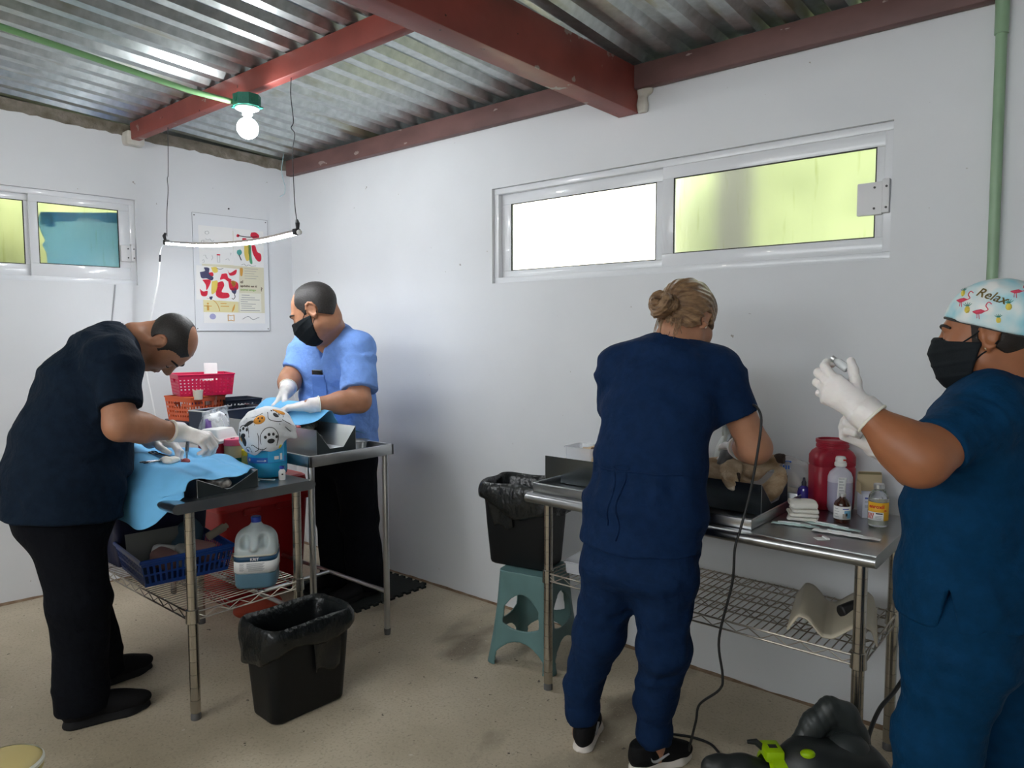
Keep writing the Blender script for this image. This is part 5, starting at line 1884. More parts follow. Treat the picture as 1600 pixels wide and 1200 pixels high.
M_orange_print = mat('print_orange', (0.72, 0.30, 0.04), rough=0.85)
M_vial = mat('vial_white', (0.80, 0.80, 0.78), rough=0.3)
M_cap_blue = mat('cap_blue', (0.02, 0.05, 0.33), rough=0.35)
M_bag = mat('clear_bag', (0.88, 0.90, 0.93), rough=0.12, alpha=0.32, coat=0.4, bump=0.6, bscale=22, bdist=0.02)
M_cotton = mat('cotton', (0.86, 0.86, 0.87), rough=0.95, bump=0.7, bscale=60, bdist=0.01)
M_purple = mat('purple_print', (0.16, 0.09, 0.30), rough=0.5)
M_b_red = mat('basket_crimson', (0.62, 0.01, 0.075), rough=0.4)
M_b_or = mat('basket_orange', (0.78, 0.14, 0.05), rough=0.4)
M_b_bk = mat('basket_black', (0.016, 0.022, 0.035), rough=0.4)
M_b_bl = mat('basket_blue', (0.008, 0.045, 0.22), rough=0.35)
M_hdpe = mat('translucent_jug', (0.52, 0.58, 0.59), rough=0.35, var=0.04, vscale=6, sss=0.1)
M_jugliq = mat('jug_blue_fill', (0.10, 0.20, 0.27), rough=0.3)
M_navy_tub = mat('navy_tub', (0.006, 0.010, 0.045), rough=0.45)
M_red_tub = mat('red_tub', (0.36, 0.010, 0.012), rough=0.4)
M_red_cloth = mat('red_cloth', (0.34, 0.05, 0.025), rough=0.9, bump=0.4, bscale=20)
M_cardgrey = mat('grey_card', (0.30, 0.31, 0.29), rough=0.8)
M_blue_cloth = mat('slate_cloth', (0.05, 0.10, 0.14), rough=0.9, bump=0.4, bscale=20)
M_pinkpk = mat('pink_packet', (0.30, 0.16, 0.15), rough=0.6)
M_clear_tube = mat('clear_tube', (0.75, 0.82, 0.85), rough=0.15, alpha=.55)

# ---- cats in the troughs (only what shows beside the drapes is furred out)
def cat_near():
    root = thing('cat', 'black and white cat lying in the trough under the blue drape', 'cat', (1.60, -1.485, T1Z + .02))
    S = SDF()
    z = T1Z
    S.chain([(1.93, -1.470, z + .035), (1.82, -1.480, z + .050), (1.66, -1.488, z + .062), (1.48, -1.488, z + .066), (1.34, -1.490, z + .060)], [.016, .022, .026, .030, .030], k=.03)
    S.rc((1.88, -1.50, z + .044), (1.955, -1.485, z + .034), .018, .013, k=.02)
    S.rc((1.88, -1.458, z + .044), (1.955, -1.466, z + .038), .018, .013, k=.02)
    S.rc((1.34, -1.50, z + .060), (1.255, -1.510, z + .095), .034, .030, k=.02)
    S.ell((1.235, -1.512, z + .105), (.038, .034, .032), k=.02)
    S.rc((1.30, -1.57, z + .09), (1.20, -1.60, z + .125), .015, .013, k=.015)
    S.disp = folds(.003, 160, 4)
    S.mesh('fur_body', .005, M_fur_bw, root)
    return root
def cat_rear():
    root = thing('cat', 'dark tabby cat on the rear left table with one leg raised', 'cat', (1.45, -.893, .96))
    S = SDF()
    S.chain([(1.75, -.905, .985), (1.64, -.900, .995), (1.50, -.893, 1.000), (1.32, -.893, 1.000), (1.16, -.893, .995)], [.022, .040, .055, .055, .040], k=.03)
    S.rc((1.66, -.93, 1.01), (1.60, -.850, 1.030), .026, .020, k=.02)
    S.chain([(1.62, -.870, 1.020), (1.585, -.810, 1.036), (1.560, -.792, 1.078), (1.556, -.786, 1.094)], [.022, .017, .013, .015], k=.015)
    S.rc((1.70, -.94, 1.01), (1.66, -.985, 1.040), .018, .014, k=.02)
    S.ell((1.10, -.893, 1.005), (.040, .036, .034), k=.02)
    S.disp = folds(.003, 160, 6)
    b = S.mesh('fur_body', .005, M_fur_tab, root)
    S = SDF(); S.ell((1.675, -.965, 1.040), (.020, .012, .008)); S.disp = folds(.003, 120, 1)
    S.mesh('shaved_patch', .003, M_flesh, root)
    S = SDF(); S.ell((1.552, -.778, 1.095), (.008, .006, .009))
    S.mesh('paw_pad', .0022, mat('paw_tan', (.36, .22, .12), rough=.7), root)
    return root

def cloth(name, label, fn, nu, nv, m, parent=None, th=.0016):
    o = MB().grid(fn, nu, nv).build(name, m, parent, smooth=70, solid=th)
    return tag(o, label, 'drape') if label else o

def lerp_pts(pts, t):
    t = max(0, min(1, t)) * (len(pts) - 1)
    i = min(int(t), len(pts) - 2); f = t - i
    f = f * f * (3 - 2 * f) * .45 + f * .55
    return [a + (b - a) * f for a, b in zip(pts[i], pts[i + 1])]

def drape_near():
    # rows run from the man's side (hanging) over the trough to the far side; columns run along the table
    X = [1.16, 1.30, 1.44, 1.60, 1.76, 1.88, 1.965]
    hang = [(-1.724, .800), (-1.724, .760), (-1.726, .745), (-1.728, .735), (-1.730, .730), (-1.722, .770), (-1.640, .868)]
    edge = [(-1.716, .864), (-1.716, .866), (-1.716, .867), (-1.716, .867), (-1.714, .866), (-1.695, .864), (-1.640, .895)]
    wall = [(-1.655, .945), (-1.660, .960), (-1.655, .975), (-1.645, .965), (-1.640, .945), (-1.632, .935), (-1.620, .930)]
    mid0 = [(-1.560, .975), (-1.570, .990), (-1.570, .985), (-1.570, .965), (-1.570, .955), (-1.560, .938), (-1.545, .922)]
    mid1 = [(-1.470, .975), (-1.480, .972), (-1.480, .958), (-1.485, .952), (-1.490, .950), (-1.480, .930), (-1.475, .914)]
    mid2 = [(-1.400, .955), (-1.405, .968), (-1.405, .970), (-1.405, .962), (-1.410, .955), (-1.400, .940), (-1.405, .918)]
    far = [(-1.345, .930), (-1.345, .945), (-1.345, .960), (-1.340, .958), (-1.340, .952), (-1.350, .942), (-1.372, .934)]
    tip = [(-1.315, .880), (-1.315, .885), (-1.310, .905), (-1.305, .920), (-1.315, .930), (-1.330, .936), (-1.352, .9315)]
    rows = [hang, edge, wall, mid0, mid1, mid2, far, tip]
    def fn(u, v):
        tu = u * (len(X) - 1); i = min(int(tu), len(X) - 2); f = tu - i
        x = X[i] + (X[i + 1] - X[i]) * f
        tv = v * (len(rows) - 1); j = min(int(tv), len(rows) - 2); g = tv - j
        def P(a, b): return Vector((0, *rows[b][a]))
        def cr(p0, p1, p2, p3, t): return 0.5 * ((2 * p1) + (p2 - p0) * t + (2 * p0 - 5 * p1 + 4 * p2 - p3) * t * t + (3 * p1 - 3 * p2 + p3 - p0) * t ** 3)
        cols = []
        for a in (i - 1, i, i + 1, i + 2):
            a = max(0, min(len(X) - 1, a))
            c = [P(a, max(0, min(len(rows) - 1, b))) for b in (j - 1, j, j + 1, j + 2)]
            cols.append(cr(*c, g))
        p = cr(*cols, f)
        cr1 = .004 * math.sin(26 * x + 9 * p.y) + .003 * math.sin(60 * p.y - 18 * x) + .007 * (abs(math.sin(15 * x + 4 * p.y + .5)) - .6) - .006 * math.exp(-((p.y + 1.425 - .10 * (x - 1.6)) / .006) ** 2)
        if v < .14: 
            return (x + .010 * math.sin(20 * p.z), p.y + .005 * math.sin(24 * x) * (1 - v / .14), p.z)
        return (x - (.02 if False else 0), p.y, p.z + cr1)
    return cloth('surgical_drape', 'blue surgical drape over the trough on the near left table, hanging over its edge', fn, 70, 90, M_drape)

def drape_rear():
    def fn(u, v):
        x = 1.16 + .52 * u
        y = -.935 + .035 * math.sin(5 * u) * (1 - v) + .36 * v
        ridge = math.exp(-((y + .80) / .085) ** 2) * (.052 + .026 * math.sin(3.1 * u + .6))
        z = 1.048 + ridge + .006 * math.sin(22 * x + 7 * y) + .004 * math.sin(37 * y - 11 * x)
        if y > -.785:
            z -= max(0, (y + .785)) * 1.0
        near = max(0, (-.86 - y) / .14)
        z += -.012 * near + .012
        if y > -.66: z = max(z, 1.0) - .35 * (y + .66)
        # pulled open round the raised leg
        k = math.exp(-((x - 1.63) / .07) ** 2 - ((y + .87) / .08) ** 2)
        y2 = y + .060 * k
        return (x, y2, max(z, 1.046 if -1.0 < y < -.786 else .93))
    cloth('surgical_drape', 'blue surgical drape over the tabby cat on the rear left table', fn, 56, 60, M_drape)

WORLD5 = [cat_near(), cat_rear()]
near_drape = drape_near()
drape_rear()

def field_things():
    # what lies on the drape: gauze, tissue, instruments
    tr = bvh_of(near_drape)
    def top(x, y):
        hit = tr.ray_cast(Vector((x, y, 1.3)), Vector((0, 0, -1)))[0]
        return hit.z if hit else .95
    g = top(1.690, -1.570) + .006
    S = SDF()
    S.ell((1.690, -1.570, g), (.036, .024, .013), k=.01); S.ell((1.71, -1.555, g + .007), (.022, .018, .011), k=.01); S.ell((1.665, -1.580, g + .005), (.020, .018, .010), k=.01)
    S.disp = folds(.004, 110, 2)
    tag(S.mesh('gauze_pad', .0035, M_gauze), 'crumpled white gauze pad lying on the blue drape under the gloved hand', 'gauze')
    S = SDF()
    S.ell((1.690, -1.505, top(1.690, -1.505) + .006), (.018, .018, .013)); S.disp = folds(.002, 120, 3)
    tag(S.mesh('exposed_tissue', .003, M_flesh), 'small pink bulge of tissue under the forceps on the near drape', 'tissue')
    def clamp(label, a, b, w):
        root = thing('surgical_clamp', label, 'clamp', a)
        a, b = Vector(a), Vector(b)
        a.z = top(a.x, a.y) + .011; b.z = top(b.x, b.y) + .011
        root.location = a
        d = (b - a).normalized(); n = Vector((-d.y, d.x, 0)).normalized()
        for s in (-1, 1):
            mb = MB()
            mb.tube(spline([Vector() + n * w * s, d * .035 + n * w * .5 * s, d * .075 - n * w * .25 * s, (b - a) - n * .002 * s], 6), [.0028] * 13 + [.0022] * 6, 8)
            ring = [n * (w * s) - d * .012 + (n * math.cos(t) + d * math.sin(t)) * .012 for t in [i * math.pi / 8 for i in range(16)]]
            mb.tube(ring, .0026, 6, closed=True)
            mb.build('clamp_arm', M_instr, root)
        return root
    clamp('steel clamp lying on the near drape left of the gauze', (1.655, -1.640, .99), (1.640, -1.540, .98), .012)
    clamp('steel clamp crossing behind the gauze on the near drape', (1.580, -1.575, .99), (1.660, -1.505, .98), .011)
    # forceps held in the right glove
    root = thing('tissue_forceps', 'upright steel forceps held by the gloved hand over the near drape', 'forceps', (1.690, -1.500, top(1.690, -1.500) + .012))
    for s in (-1, 1):
        MB().tube(spline([(0.002 * s, 0, 0), (.006 * s, .002, .035), (.005 * s, .006, .07), (.001 * s, .012, .105)], 6), [.0022] * 6 + [.0045] * 7 + [.003] * 6, 8).build('forceps_arm', M_instr, root)
field_things()

# ---- bottles and jars on the near left table
def sharps_small():
    root = thing('sharps_container', 'small red sharps container with white lid on the near left table', 'sharps container', (1.385, -1.205, T1Z), math.radians(24))
    MB().loft([(0, 0, 0, .050, .062, .012), (0, 0, .004, .053, .066, .014), (0, 0, .122, .060, .074, .014), (0, 0, .124, .058, .072, .012)], 40).build('container_body', M_red_pl, root)
    l = MB()
    l.loft([(0, 0, .118, .067, .082, .012), (0, 0, .130, .069, .084, .012), (0, 0, .134, .064, .079, .012), (0, 0, .138, .058, .072, .010), (0, 0, .176, .046, .060, .010), (0, 0, .180, .042, .056, .010)], 40)
    l.build('container_lid', M_white_lid, root)
sharps_small()
def jar_pink():
    root = thing('specimen_jar', 'squat clear jar with pink lid and green liquid', 'jar', (1.470, -1.170, T1Z))
    MB().lathe([(0, 0), (.043, 0), (.046, .006), (.046, .050)], 32, cap=False).build('liquid', M_green_liq, root)
    MB().lathe([(.0465, .050), (.0465, .100), (.043, .108)], 32, cap=False).build('jar_glass', M_tan_liq, root)
    MB().lathe([(.0475, .106), (.049, .108), (.049, .130), (.046, .135), (0, .136)], 32, cap=False).build('jar_lid', M_pink_lid, root)
    MB().box((-.004, -.016, .1355), (.004, .002, .138)).build('lid_slot', M_ink, root)
jar_pink()
def jar_yellow():
    root = thing('specimen_jar', 'small jar with yellow cap beside the covered blue bottle', 'jar', (1.560, -1.158, T1Z))
    MB().lathe([(0, 0), (.022, 0), (.025, .004), (.025, .062), (.022, .066)], 24).build('jar_glass', mat('pale_yellow_jar', (.45, .44, .16), rough=.2), root)
    MB().lathe([(.024, .066), (.0245, .068), (.0245, .090), (.022, .093), (0, .0935)], 24, cap=False).build('jar_lid', M_yellow, root)
jar_yellow()
def blue_bottle():
    root = thing('liquid_bottle', 'gallon bottle of bright blue liquid on the near left table', 'bottle', (1.765, -1.178, T1Z), math.radians(-36))
    b = MB()
    R = .083
    pr = [(0, 0.004), (.060, 0.0), (.074, .004), (.081, .016), (R, .03), (R, .175), (.080, .195), (.066, .222), (.042, .242), (.026, .250), (.024, .262), (0, .262)]
    b.lathe(pr, 44, cap=False)
    b.build('bottle_body', M_blue_liq, root, smooth=50)
    MB().lathe([(.027, .255), (.028, .257), (.028, .280), (.025, .283), (0, .283)], 26, cap=False).build('bottle_cap', M_white_lid, root)
    def band(z0, z1, a0, a1, m, name, r=R + .0008, par=root):
        n = 24
        vs = []
        for i in range(n + 1):
            a = a0 + (a1 - a0) * i / n
            for rr, z in ((r, z0), (r, z1), (r - .0012, z1), (r - .0012, z0)):
                vs.append((rr * math.cos(a), rr * math.sin(a), z))
        fs = []
        for i in range(n):
            for j in range(4):
                fs.append((i * 4 + j, i * 4 + (j + 1) % 4, i * 4 + 4 + (j + 1) % 4, i * 4 + 4 + j))
        fs += [(3, 2, 1, 0), tuple(n * 4 + j for j in range(4))]
        return MB().add(vs, fs).build(name, m, par)
    # the label faces the camera (local angle 0 looks that way)
    lb = band(.068, .092, -1.35, 1.2, M_blue_lab, 'label')
    band(.070, .150, .10, 1.05, M_blue_lab2, 'label_panel', R + .0016)
    p1 = band(.082, .096, .42, .66, M_paper, 'label_mark', R + .0024)
    p2 = band(.078, .106, .74, .88, M_paper, 'label_mark', R + .0024)
    band(.078, .0795, -.45, -.05, M_paper, 'label_mark', R + .0024)
    tri = MB()
    for da, dz in ((0, 0),):
        r = R + .0022
        tri.add([(r * math.cos(-.06), r * math.sin(-.06), .074), (r * math.cos(.03), r * math.sin(.03), .079), (r * math.cos(-.06), r * math.sin(-.06), .084)], [(0, 1, 2)])
    tri.build('label_arrow', M_paper, root, solid=.0006)
    MB().lathe([(.006, 0), (.006, .0012), (.003, .0012), (.003, 0)], 16, M=basis(Vector(((R + .001) * math.cos(-.95), (R + .001) * math.sin(-.95), .081)), z=(math.cos(-.95), math.sin(-.95), 0), x=(0, 0, 1))).build('label_ring', M_paper, root)
    return root
blue_bottle()
def paw_cap():
    root = thing('scrub_cap', 'white cloth cap with paw prints pulled over the blue bottle', 'cap', (1.765, -1.178, T1Z + .12))
    c = Vector((0, 0, 0))
    S = SDF()
    S.ell((0, 0, .095), (.108, .108, .088), k=.03)
    S.ell((.020, -.030, .060), (.092, .098, .095), k=.04)
    S.ell((-.02, .05, .085), (.075, .075, .075), k=.04)
    S.ell((.045, .060, .060), (.050, .050, .060), k=.03)
    f1 = folds(.007, 30, 3, (.6, .3, .8)); f2 = folds(.0035, 60, 4)
    S.disp = lambda P: f1(P) + f2(P)
    # ragged lower hem
    S.keep(lambda P: (.012 + .030 * (P[:, 1] + .02) / .1 + .010 * np.sin(P[:, 0] * 60 + P[:, 1] * 45)) - P[:, 2], k=.004)
    S.cut(lambda P: np.maximum(np.sqrt(P[:, 0] ** 2 + P[:, 1] ** 2) - .0850, P[:, 2] - .060), k=.003)
    S.mesh('cap_cloth', .0036, M_cloth_cap, root)
    dirv = lambda az, el: Vector((math.cos(az) * math.cos(el), math.sin(az) * math.cos(el), math.sin(el)))
    o0 = np.array((0, 0, .06), np.float32)
    def surf(az, el, lift=.001):
        d = dirv(az, el)
        ts = np.linspace(.04, .17, 131).astype(np.float32)
        P = o0 + ts[:, None] * np.array(d, np.float32)
        v = S.ev(P)
        i = np.nonzero(v < 0)[0]
        t = ts[i[-1]] if len(i) else .09
        return Vector(o0) + d * (float(t) + lift)
    def disc(az, el, ra, re, m, name, rot=0.0, n=18, lift=.0012):
        vs = [surf(az, el, lift)]
        for ring in (.5, 1.0):
            for i in range(n):
                a = 2 * math.pi * i / n
                u, v = math.cos(a) * ra * ring, math.sin(a) * re * ring
                vs.append(surf(az + (u * math.cos(rot) - v * math.sin(rot)), el + u * math.sin(rot) + v * math.cos(rot), lift))
        fs = [(0, 1 + i, 1 + (i + 1) % n) for i in range(n)] + [(1 + i, 1 + n + i, 1 + n + (i + 1) % n, 1 + (i + 1) % n) for i in range(n)]
        return MB().add(vs, fs).build(name, m, root, smooth=60, solid=.0005)
    def line(pts, r=.0016):
        q = spline([surf(a, e, .0004) for a, e in pts], 5)
        MB().tube(q, r, 6).build('outline_print', M_ink, root)
    def paw(az, el, s, rot=0.0):
        disc(az, el - .05 * s, .13 * s, .09 * s, M_ink, 'paw_print', rot)
        for da, de in ((-.19, .10), (-.07, .19), (.08, .19), (.20, .09)):
            disc(az + da * s * math.cos(rot) - de * s * math.sin(rot), el + de * s * math.cos(rot) + da * s * math.sin(rot), .048 * s, .055 * s, M_ink, 'paw_toe_print', n=12)
    cam = -.52
    paw(cam + .12, -.05, 1.0)
    line([(cam - .18, -.42), (cam - .24, .05), (cam - .08, .33), (cam + .20, .36), (cam + .38, .10), (cam + .34, -.30)])
    paw(cam - .85, .12, 1.0, .5)
    line([(cam - 1.1, -.1), (cam - 1.05, .35), (cam - .72, .42), (cam - .60, .05)])
    paw(cam + .42, .86, 1.0, -.5)
    line([(cam + .05, .98), (cam + .10, .66), (cam + .55, .55), (cam + .95, .80)])
    line([(cam - .45, .48), (cam - .30, .10), (cam - .32, -.35), (cam - .45, -.45)])
    line([(cam - .62, -.45), (cam - .52, -.2), (cam - .36, -.32), (cam - .18, -.40), (cam - .05, -.33)])
    line([(cam + .45, .48), (cam + .75, .35), (cam + 1.05, .16), (cam + 1.25, .22)])
    line([(cam + .62, .60), (cam + 1.0, .42), (cam + 1.3, .30)])
    line([(cam - .2, .95), (cam - .5, .78), (cam - .9, .66)])
    disc(cam - .30, .66, .24, .17, M_orange_print, 'orange_patch', .3)
    for da, de in ((-.06, .05), (.10, .06), (.02, -.06)):
        disc(cam - .30 + da, .66 + de, .035, .035, M_ink, 'patch_eye', n=10, lift=.002)
    disc(cam + .85, 1.0, .42, .13, M_orange_print, 'orange_patch', -.3)
    disc(cam + .52, -.38, .08, .09, M_yellow, 'yellow_patch')
    disc(cam - .80, -.10, .10, .16, M_ink, 'black_patch')
    disc(cam - .95, -.02, .06, .10, M_orange_print, 'orange_patch')
    disc(cam - .70, .50, .20, .08, M_ink, 'black_patch', .5)
    line([(cam - .85, -.62), (cam - .80, -.35), (cam - .62, -.28), (cam - .60, -.5)], .0012)
    disc(cam - .74, -.42, .05, .06, M_blue_lab, 'blue_print')
    return root
paw_cap()
def small_vial():
    root = thing('medicine_vial', 'tiny white vial with blue cap at the table edge before the blue bottle', 'vial', (1.893, -1.188, T1Z))
    MB().lathe([(0, 0), (.0135, 0), (.0145, .002), (.0145, .034), (.012, .040), (.007, .045), (.007, .050), (0, .050)], 22, cap=False).build('vial_glass', M_vial, root)
    MB().lathe([(.008, .046), (.0100, .048), (.0100, .058), (0, .059)], 20, cap=False).build('vial_cap', M_cap_blue, root)
    MB().box((.0142, -.003, .022), (.0148, .004, .028), M=Matrix.Rotation(-.5, 4, 'Z')).build('label_mark', M_ink, root)
small_vial()
ring = spline([(1.86, -1.275, T1Z + .004), (1.80, -1.295, T1Z + .004), (1.71, -1.270, T1Z + .0045), (1.72, -1.265, T1Z + .010), (1.845, -1.270, T1Z + .010), (1.895, -1.235, T1Z + .006), (1.880, -1.215, T1Z + .004)], 8)
tag(MB().tube(ring, .0028, 8).build('plastic_tubing', M_clear_tube), 'clear plastic tubing looped in front of the blue bottle', 'tubing')

def cotton_bag():
    root = thing('cotton_bag', 'clear zip bag of cotton behind the small red sharps container', 'bag', (1.285, -1.165, T1Z), math.radians(28))
    S = SDF()
    S.ell((0, 0, .075), (.045, .075, .085), k=.02); S.ell((.0, .02, .175), (.038, .072, .070), k=.03); S.ell((.005, -.02, .205), (.030, .060, .040), k=.02)
    S.disp = folds(.006, 60, 2)
    S.mesh('cotton_wool', .006, M_cotton, root)
    def fn(u, v):
        y = -.100 + .200 * v
        z = .004 + .256 * u
        bulge = .060 * math.sin(math.pi * min(1, u * 1.05)) ** .6 * math.sin(math.pi * v) ** .5
        return (bulge + .004 * math.sin(30 * v + 9 * u), y + .008 * math.sin(8 * u), z + .012 * (v - .5))
    def fn2(u, v):
        a = fn(u, v); return (-a[0], a[1], a[2])
    MB().grid(fn, 24, 22).grid(fn2, 24, 22).build('bag_film', M_bag, root, smooth=70)
    MB().grid(lambda u, v: (fn(u * .82 + .05, .02 + .14 * v)[0] + .0015, fn(u * .82 + .05, .02 + .14 * v)[1], fn(u * .82 + .05, .0 + .14 * v)[2]), 16, 5).build('bag_print', M_purple, root, solid=.0005)
    MB().tube([(0.002, -.100, .252), (0.004, 0, .262), (.002, .100, .268)], .0028, 6).build('zip_seal', M_bag, root)
    d = fn(.86, .74)
    MB().sphere((d[0] + .003, d[1], d[2]), (.003, .006, .004), 8, 6).build('print_mark', M_ink, root)
cotton_bag()

# ---- baskets at the far end of the rear table
def mesh_basket(label, loc, rz, w, d, h, m, flare=.012, rows=4, hole=.0042, pitch=.0185, slots=False, handle=True, name='plastic_basket', floor_rim=.008):
    """local X = depth, Y = width; every wall is a pierced sheet"""
    root = thing(name, label, 'basket', loc, rz)
    g = MB()
    def wall(p0, p1, nrm):
        p0, p1, nrm = Vector(p0), Vector(p1), Vector(nrm)
        L = (p1 - p0).length
        nc = max(2, int(L / pitch))
        nr = rows
        us = [0.0]; vs = [0.0]
        if slots:
            cw, gap = L / nc, .30
        for i in range(nc):
            c = (i + .5) / nc
            hw = (.30 if slots else hole / pitch) / nc
            us += [c - hw, c + hw]
        us.append(1.0)
        for j in range(nr):
            c = .10 + .74 * (j + .5) / nr
            hv = (.74 / nr) * (.40 if slots else .26)
            vs += [c - hv, c + hv]
        vs.append(1.0)
        n1, n2 = len(us), len(vs)
        pt = []
        for t in (0, .0026):
            for u in us:
                for v in vs:
                    q = p0.lerp(p1, u); 
                    ctr = (p0 + p1) / 2
                    q = ctr + (q - ctr) * (1 + 2 * flare * v / L) + nrm * (flare * v)
                    q = q + Vector((0, 0, h * v)) - nrm * t
                    pt.append(q)
        off = n1 * n2
        fs = []
        for i in range(n1 - 1):
            for j in range(n2 - 1):
                is_hole = (i % 2 == 1) and (j % 2 == 1)
                if handle and not slots and nc > 5 and abs((i - 1) / 2 - (nc - 1) / 2) < .12 * nc and j >= n2 - 4 and j < n2 - 2: is_hole = True
                a, b, c_, d_ = i * n2 + j, (i + 1) * n2 + j, (i + 1) * n2 + j + 1, i * n2 + j + 1
                if is_hole:
                    fs += [(a, b, off + b, off + a), (b, c_, off + c_, off + b), (c_, d_, off + d_, off + c_), (d_, a, off + a, off + d_)]
                else:
                    fs += [(a, b, c_, d_), (off + d_, off + c_, off + b, off + a)]
        g.add(pt, fs)
    X, Y = d / 2, w / 2
    wall((X, -Y, 0), (X, Y, 0), (1, 0, 0)); wall((-X, Y, 0), (-X, -Y, 0), (-1, 0, 0))
    wall((-X, -Y, 0), (X, -Y, 0), (0, -1, 0)); wall((X, Y, 0), (-X, Y, 0), (0, 1, 0))
    g.box((-X, -Y, 0), (X, Y, .003))
    g.build('basket_body', m, root, smooth=0, fix=False)
    r = MB()
    f = flare
    rr = [(X + f, -Y - f), (X + f, Y + f), (-X - f, Y + f), (-X - f, -Y - f)]
    r.tube([(a, b, h) for a, b in rr], floor_rim * .55, 8, closed=True)
    r.build('basket_rim', m, root)
    return root
BZ = .9045
o = MB().box((-.13, -.21, 0), (.13, .21, .098), bev=.006).build('navy_case', mat('navy_case', (.02, .03, .06), rough=.5))
o.location = (.665, -.862, BZ)
tag(o, 'low navy case under the orange and black baskets on the rear left table', 'case')
mesh_basket('orange plastic basket under the crimson one', (.675, -.958, BZ + .0985), math.radians(12), .205, .190, .130, M_b_or, rows=4)
mesh_basket('crimson plastic basket, topmost of the stack by the wall', (.690, -.925, BZ + .0985 + .136), math.radians(-14), .270, .20, .115, M_b_red, rows=5)
mesh_basket('black plastic basket right of the orange one', (.700, -.728, BZ + .0985), math.radians(-5), .190, .170, .098, M_b_bk, rows=4)
o = MB().box((-.050, -.035, 0), (.050, .035, .0014)).box((.01, -.03, .0014), (.04, .03, .0018), mi=1).build('leaflet', [M_paper, M_inkg], smooth=0)
o.matrix_world = basis(Vector((.668, -.862, 1.262)), x=(-.20, .10, .95), y=(.35, .9, -.05))
tag(o, 'white leaflet standing up in the crimson basket', 'leaflet')
def cup():
    root = thing('paper_cup', 'small pale cup standing before the crimson basket', 'cup', (.800, -1.005, BZ + .0985 + .118), 0)
    MB().lathe([(0, .002), (.022, 0), (.027, .052), (.0255, .052), (.021, .004), (0, .004)], 24, cap=False).build('cup_body', mat('cup_cream', (.72, .68, .58), rough=.6), root)
    S = SDF(); S.ell((0, 0, .035), (.021, .021, .018)); S.disp = folds(.004, 140, 2)
    S.mesh('cup_filling', .003, mat('cup_grey', (.42, .40, .36), rough=.8), root)
cup()
rn = random.Random(5)
for i, (x, y, col, lab) in enumerate([(.735, -.985, (.25, .12, .40), 'purple packet poking out of the orange basket beside the cup'), (.742, -.94, (.80, .76, .70), 'cream packet in the middle of the orange basket'), (.745, -.895, (.72, .30, .22), 'reddish packet at the right end of the orange basket')]):
    o = MB().box((-.022, -.020, -.030), (.022, .020, .022), bev=.006).build('packet', mat('packet_%d' % i, col, rough=.6))
    o.matrix_world = basis(Vector((x, y, BZ + .0985 + .108)), x=(1, rn.uniform(-.4, .4), rn.uniform(-.2, .2)), z=(rn.uniform(-.2, .2), 0, 1))
    tag(o, lab, 'packet')
# light blue plate and red tube at the left of the stack
o = MB().lathe([(0, 0), (.05, 0), (.09, .012), (.092, .014), (.05, .004), (0, .003)], 30, cap=False).build('kidney_dish', mat('pale_blue_dish', (.25, .45, .62), rough=.4))
o.location = (1.005, -1.135 + .0, T1Z + .12); o.scale = (1, 1, 1)
def dish_stand():
    pass
bpy.data.objects.remove(o)

def steel_bowl():
    o = MB().lathe([(0, .002), (.030, 0), (.036, .004), (.046, .044), (.056, .048), (.057, .050), (.0555, .051), (.045, .047), (.034, .007), (0, .005)], 36, cap=False).build('steel_bowl', M_steel)
    o.location = (1.768, -.688, .9045)
    tag(o, 'small round steel bowl at the right end of the rear left table', 'bowl')
steel_bowl()

# ---- under the near left table
def gallon_jug():
    root = thing('gallon_jug', 'translucent gallon jug with blue cap on the wire shelf', 'jug', (1.868, -1.300, .4275), math.radians(-38))
    w = .083
    liq = MB().loft([(0, 0, 0, w - .016, w - .016, .03), (0, 0, .004, w - .006, w - .006, .034), (0, 0, .014, w - .001, w - .001, .036), (0, 0, .066, w, w, .036)], 48)
    liq.build('blue_fill', M_jugliq, root, smooth=50)
    S = SDF()
    S.box((0, 0, .120), (w - .001, w - .001, .075), r=.034, k=.001)
    S.box((0, 0, .150), (w * .96, w * .96, .06), r=.05, k=.008)
    S.ell((0, 0, .192), (.084, .084, .058), k=.02)
    S.rc((0, 0, .225), (0, 0, .262), .030, .020, k=.02)
    S.half((0, 0, .0645), (0, 0, -1), k=.001)
    # hand hold
    for s in (-1, 1):
        S.ell((.074, s * .036, .200), (.034, .020, .030), k=.014, op='s')
    S.rc((.030, 0, .240), (.088, 0, .175), .0145, .0155, k=.012)
    S.mesh('jug_body', .0036, M_hdpe, root)
    MB().lathe([(.0195, .260), (.0195, .264), (.0205, .264), (.0205, .284), (.018, .287), (0, .287)], 26, cap=False).build('jug_cap', M_cap_blue, root)
    def wrap(z0, z1, e, m, name, par, n=40):
        return MB().loft([(0, 0, z0, w + e, w + e, .037), (0, 0, z1, w + e, w + e, .037)], 48, cap0=False, cap1=False).build(name, m, par, smooth=50, solid=.0006)
    lab = wrap(.072, .118, .0022, M_paper, 'label', root)
    wrap(.1182, .138, .0023, mat('label_teal', (.012, .065, .14), rough=.4), 'label_band', root)
    wrap(.1382, .146, .0022, mat('label_cream', (.62, .60, .52), rough=.5), 'label_edge', root)
    face = basis(Vector((w + .0032, -.016, .1225)), x=(0, 1, 0), y=(0, 0, 1))
    text('KRIT', .0165, 'label_text', M_paper, root, face, bold=.0004)
    for i in range(9):
        z = .110 - .0038 * i
        MB().box((w + .0024, -.030 + (.0 if i < 6 else .006), z), (w + .0031, .040 - .004 * (i % 3), z + .0016)).build('label_line', M_inkg, root, smooth=0)
    for i in range(8):
        z = .110 - .0042 * i
        MB().box((w + .0024, -.058, z), (w + .0031, -.040 - .003 * (i % 2), z + .0014)).build('label_line', M_inkg, root, smooth=0)
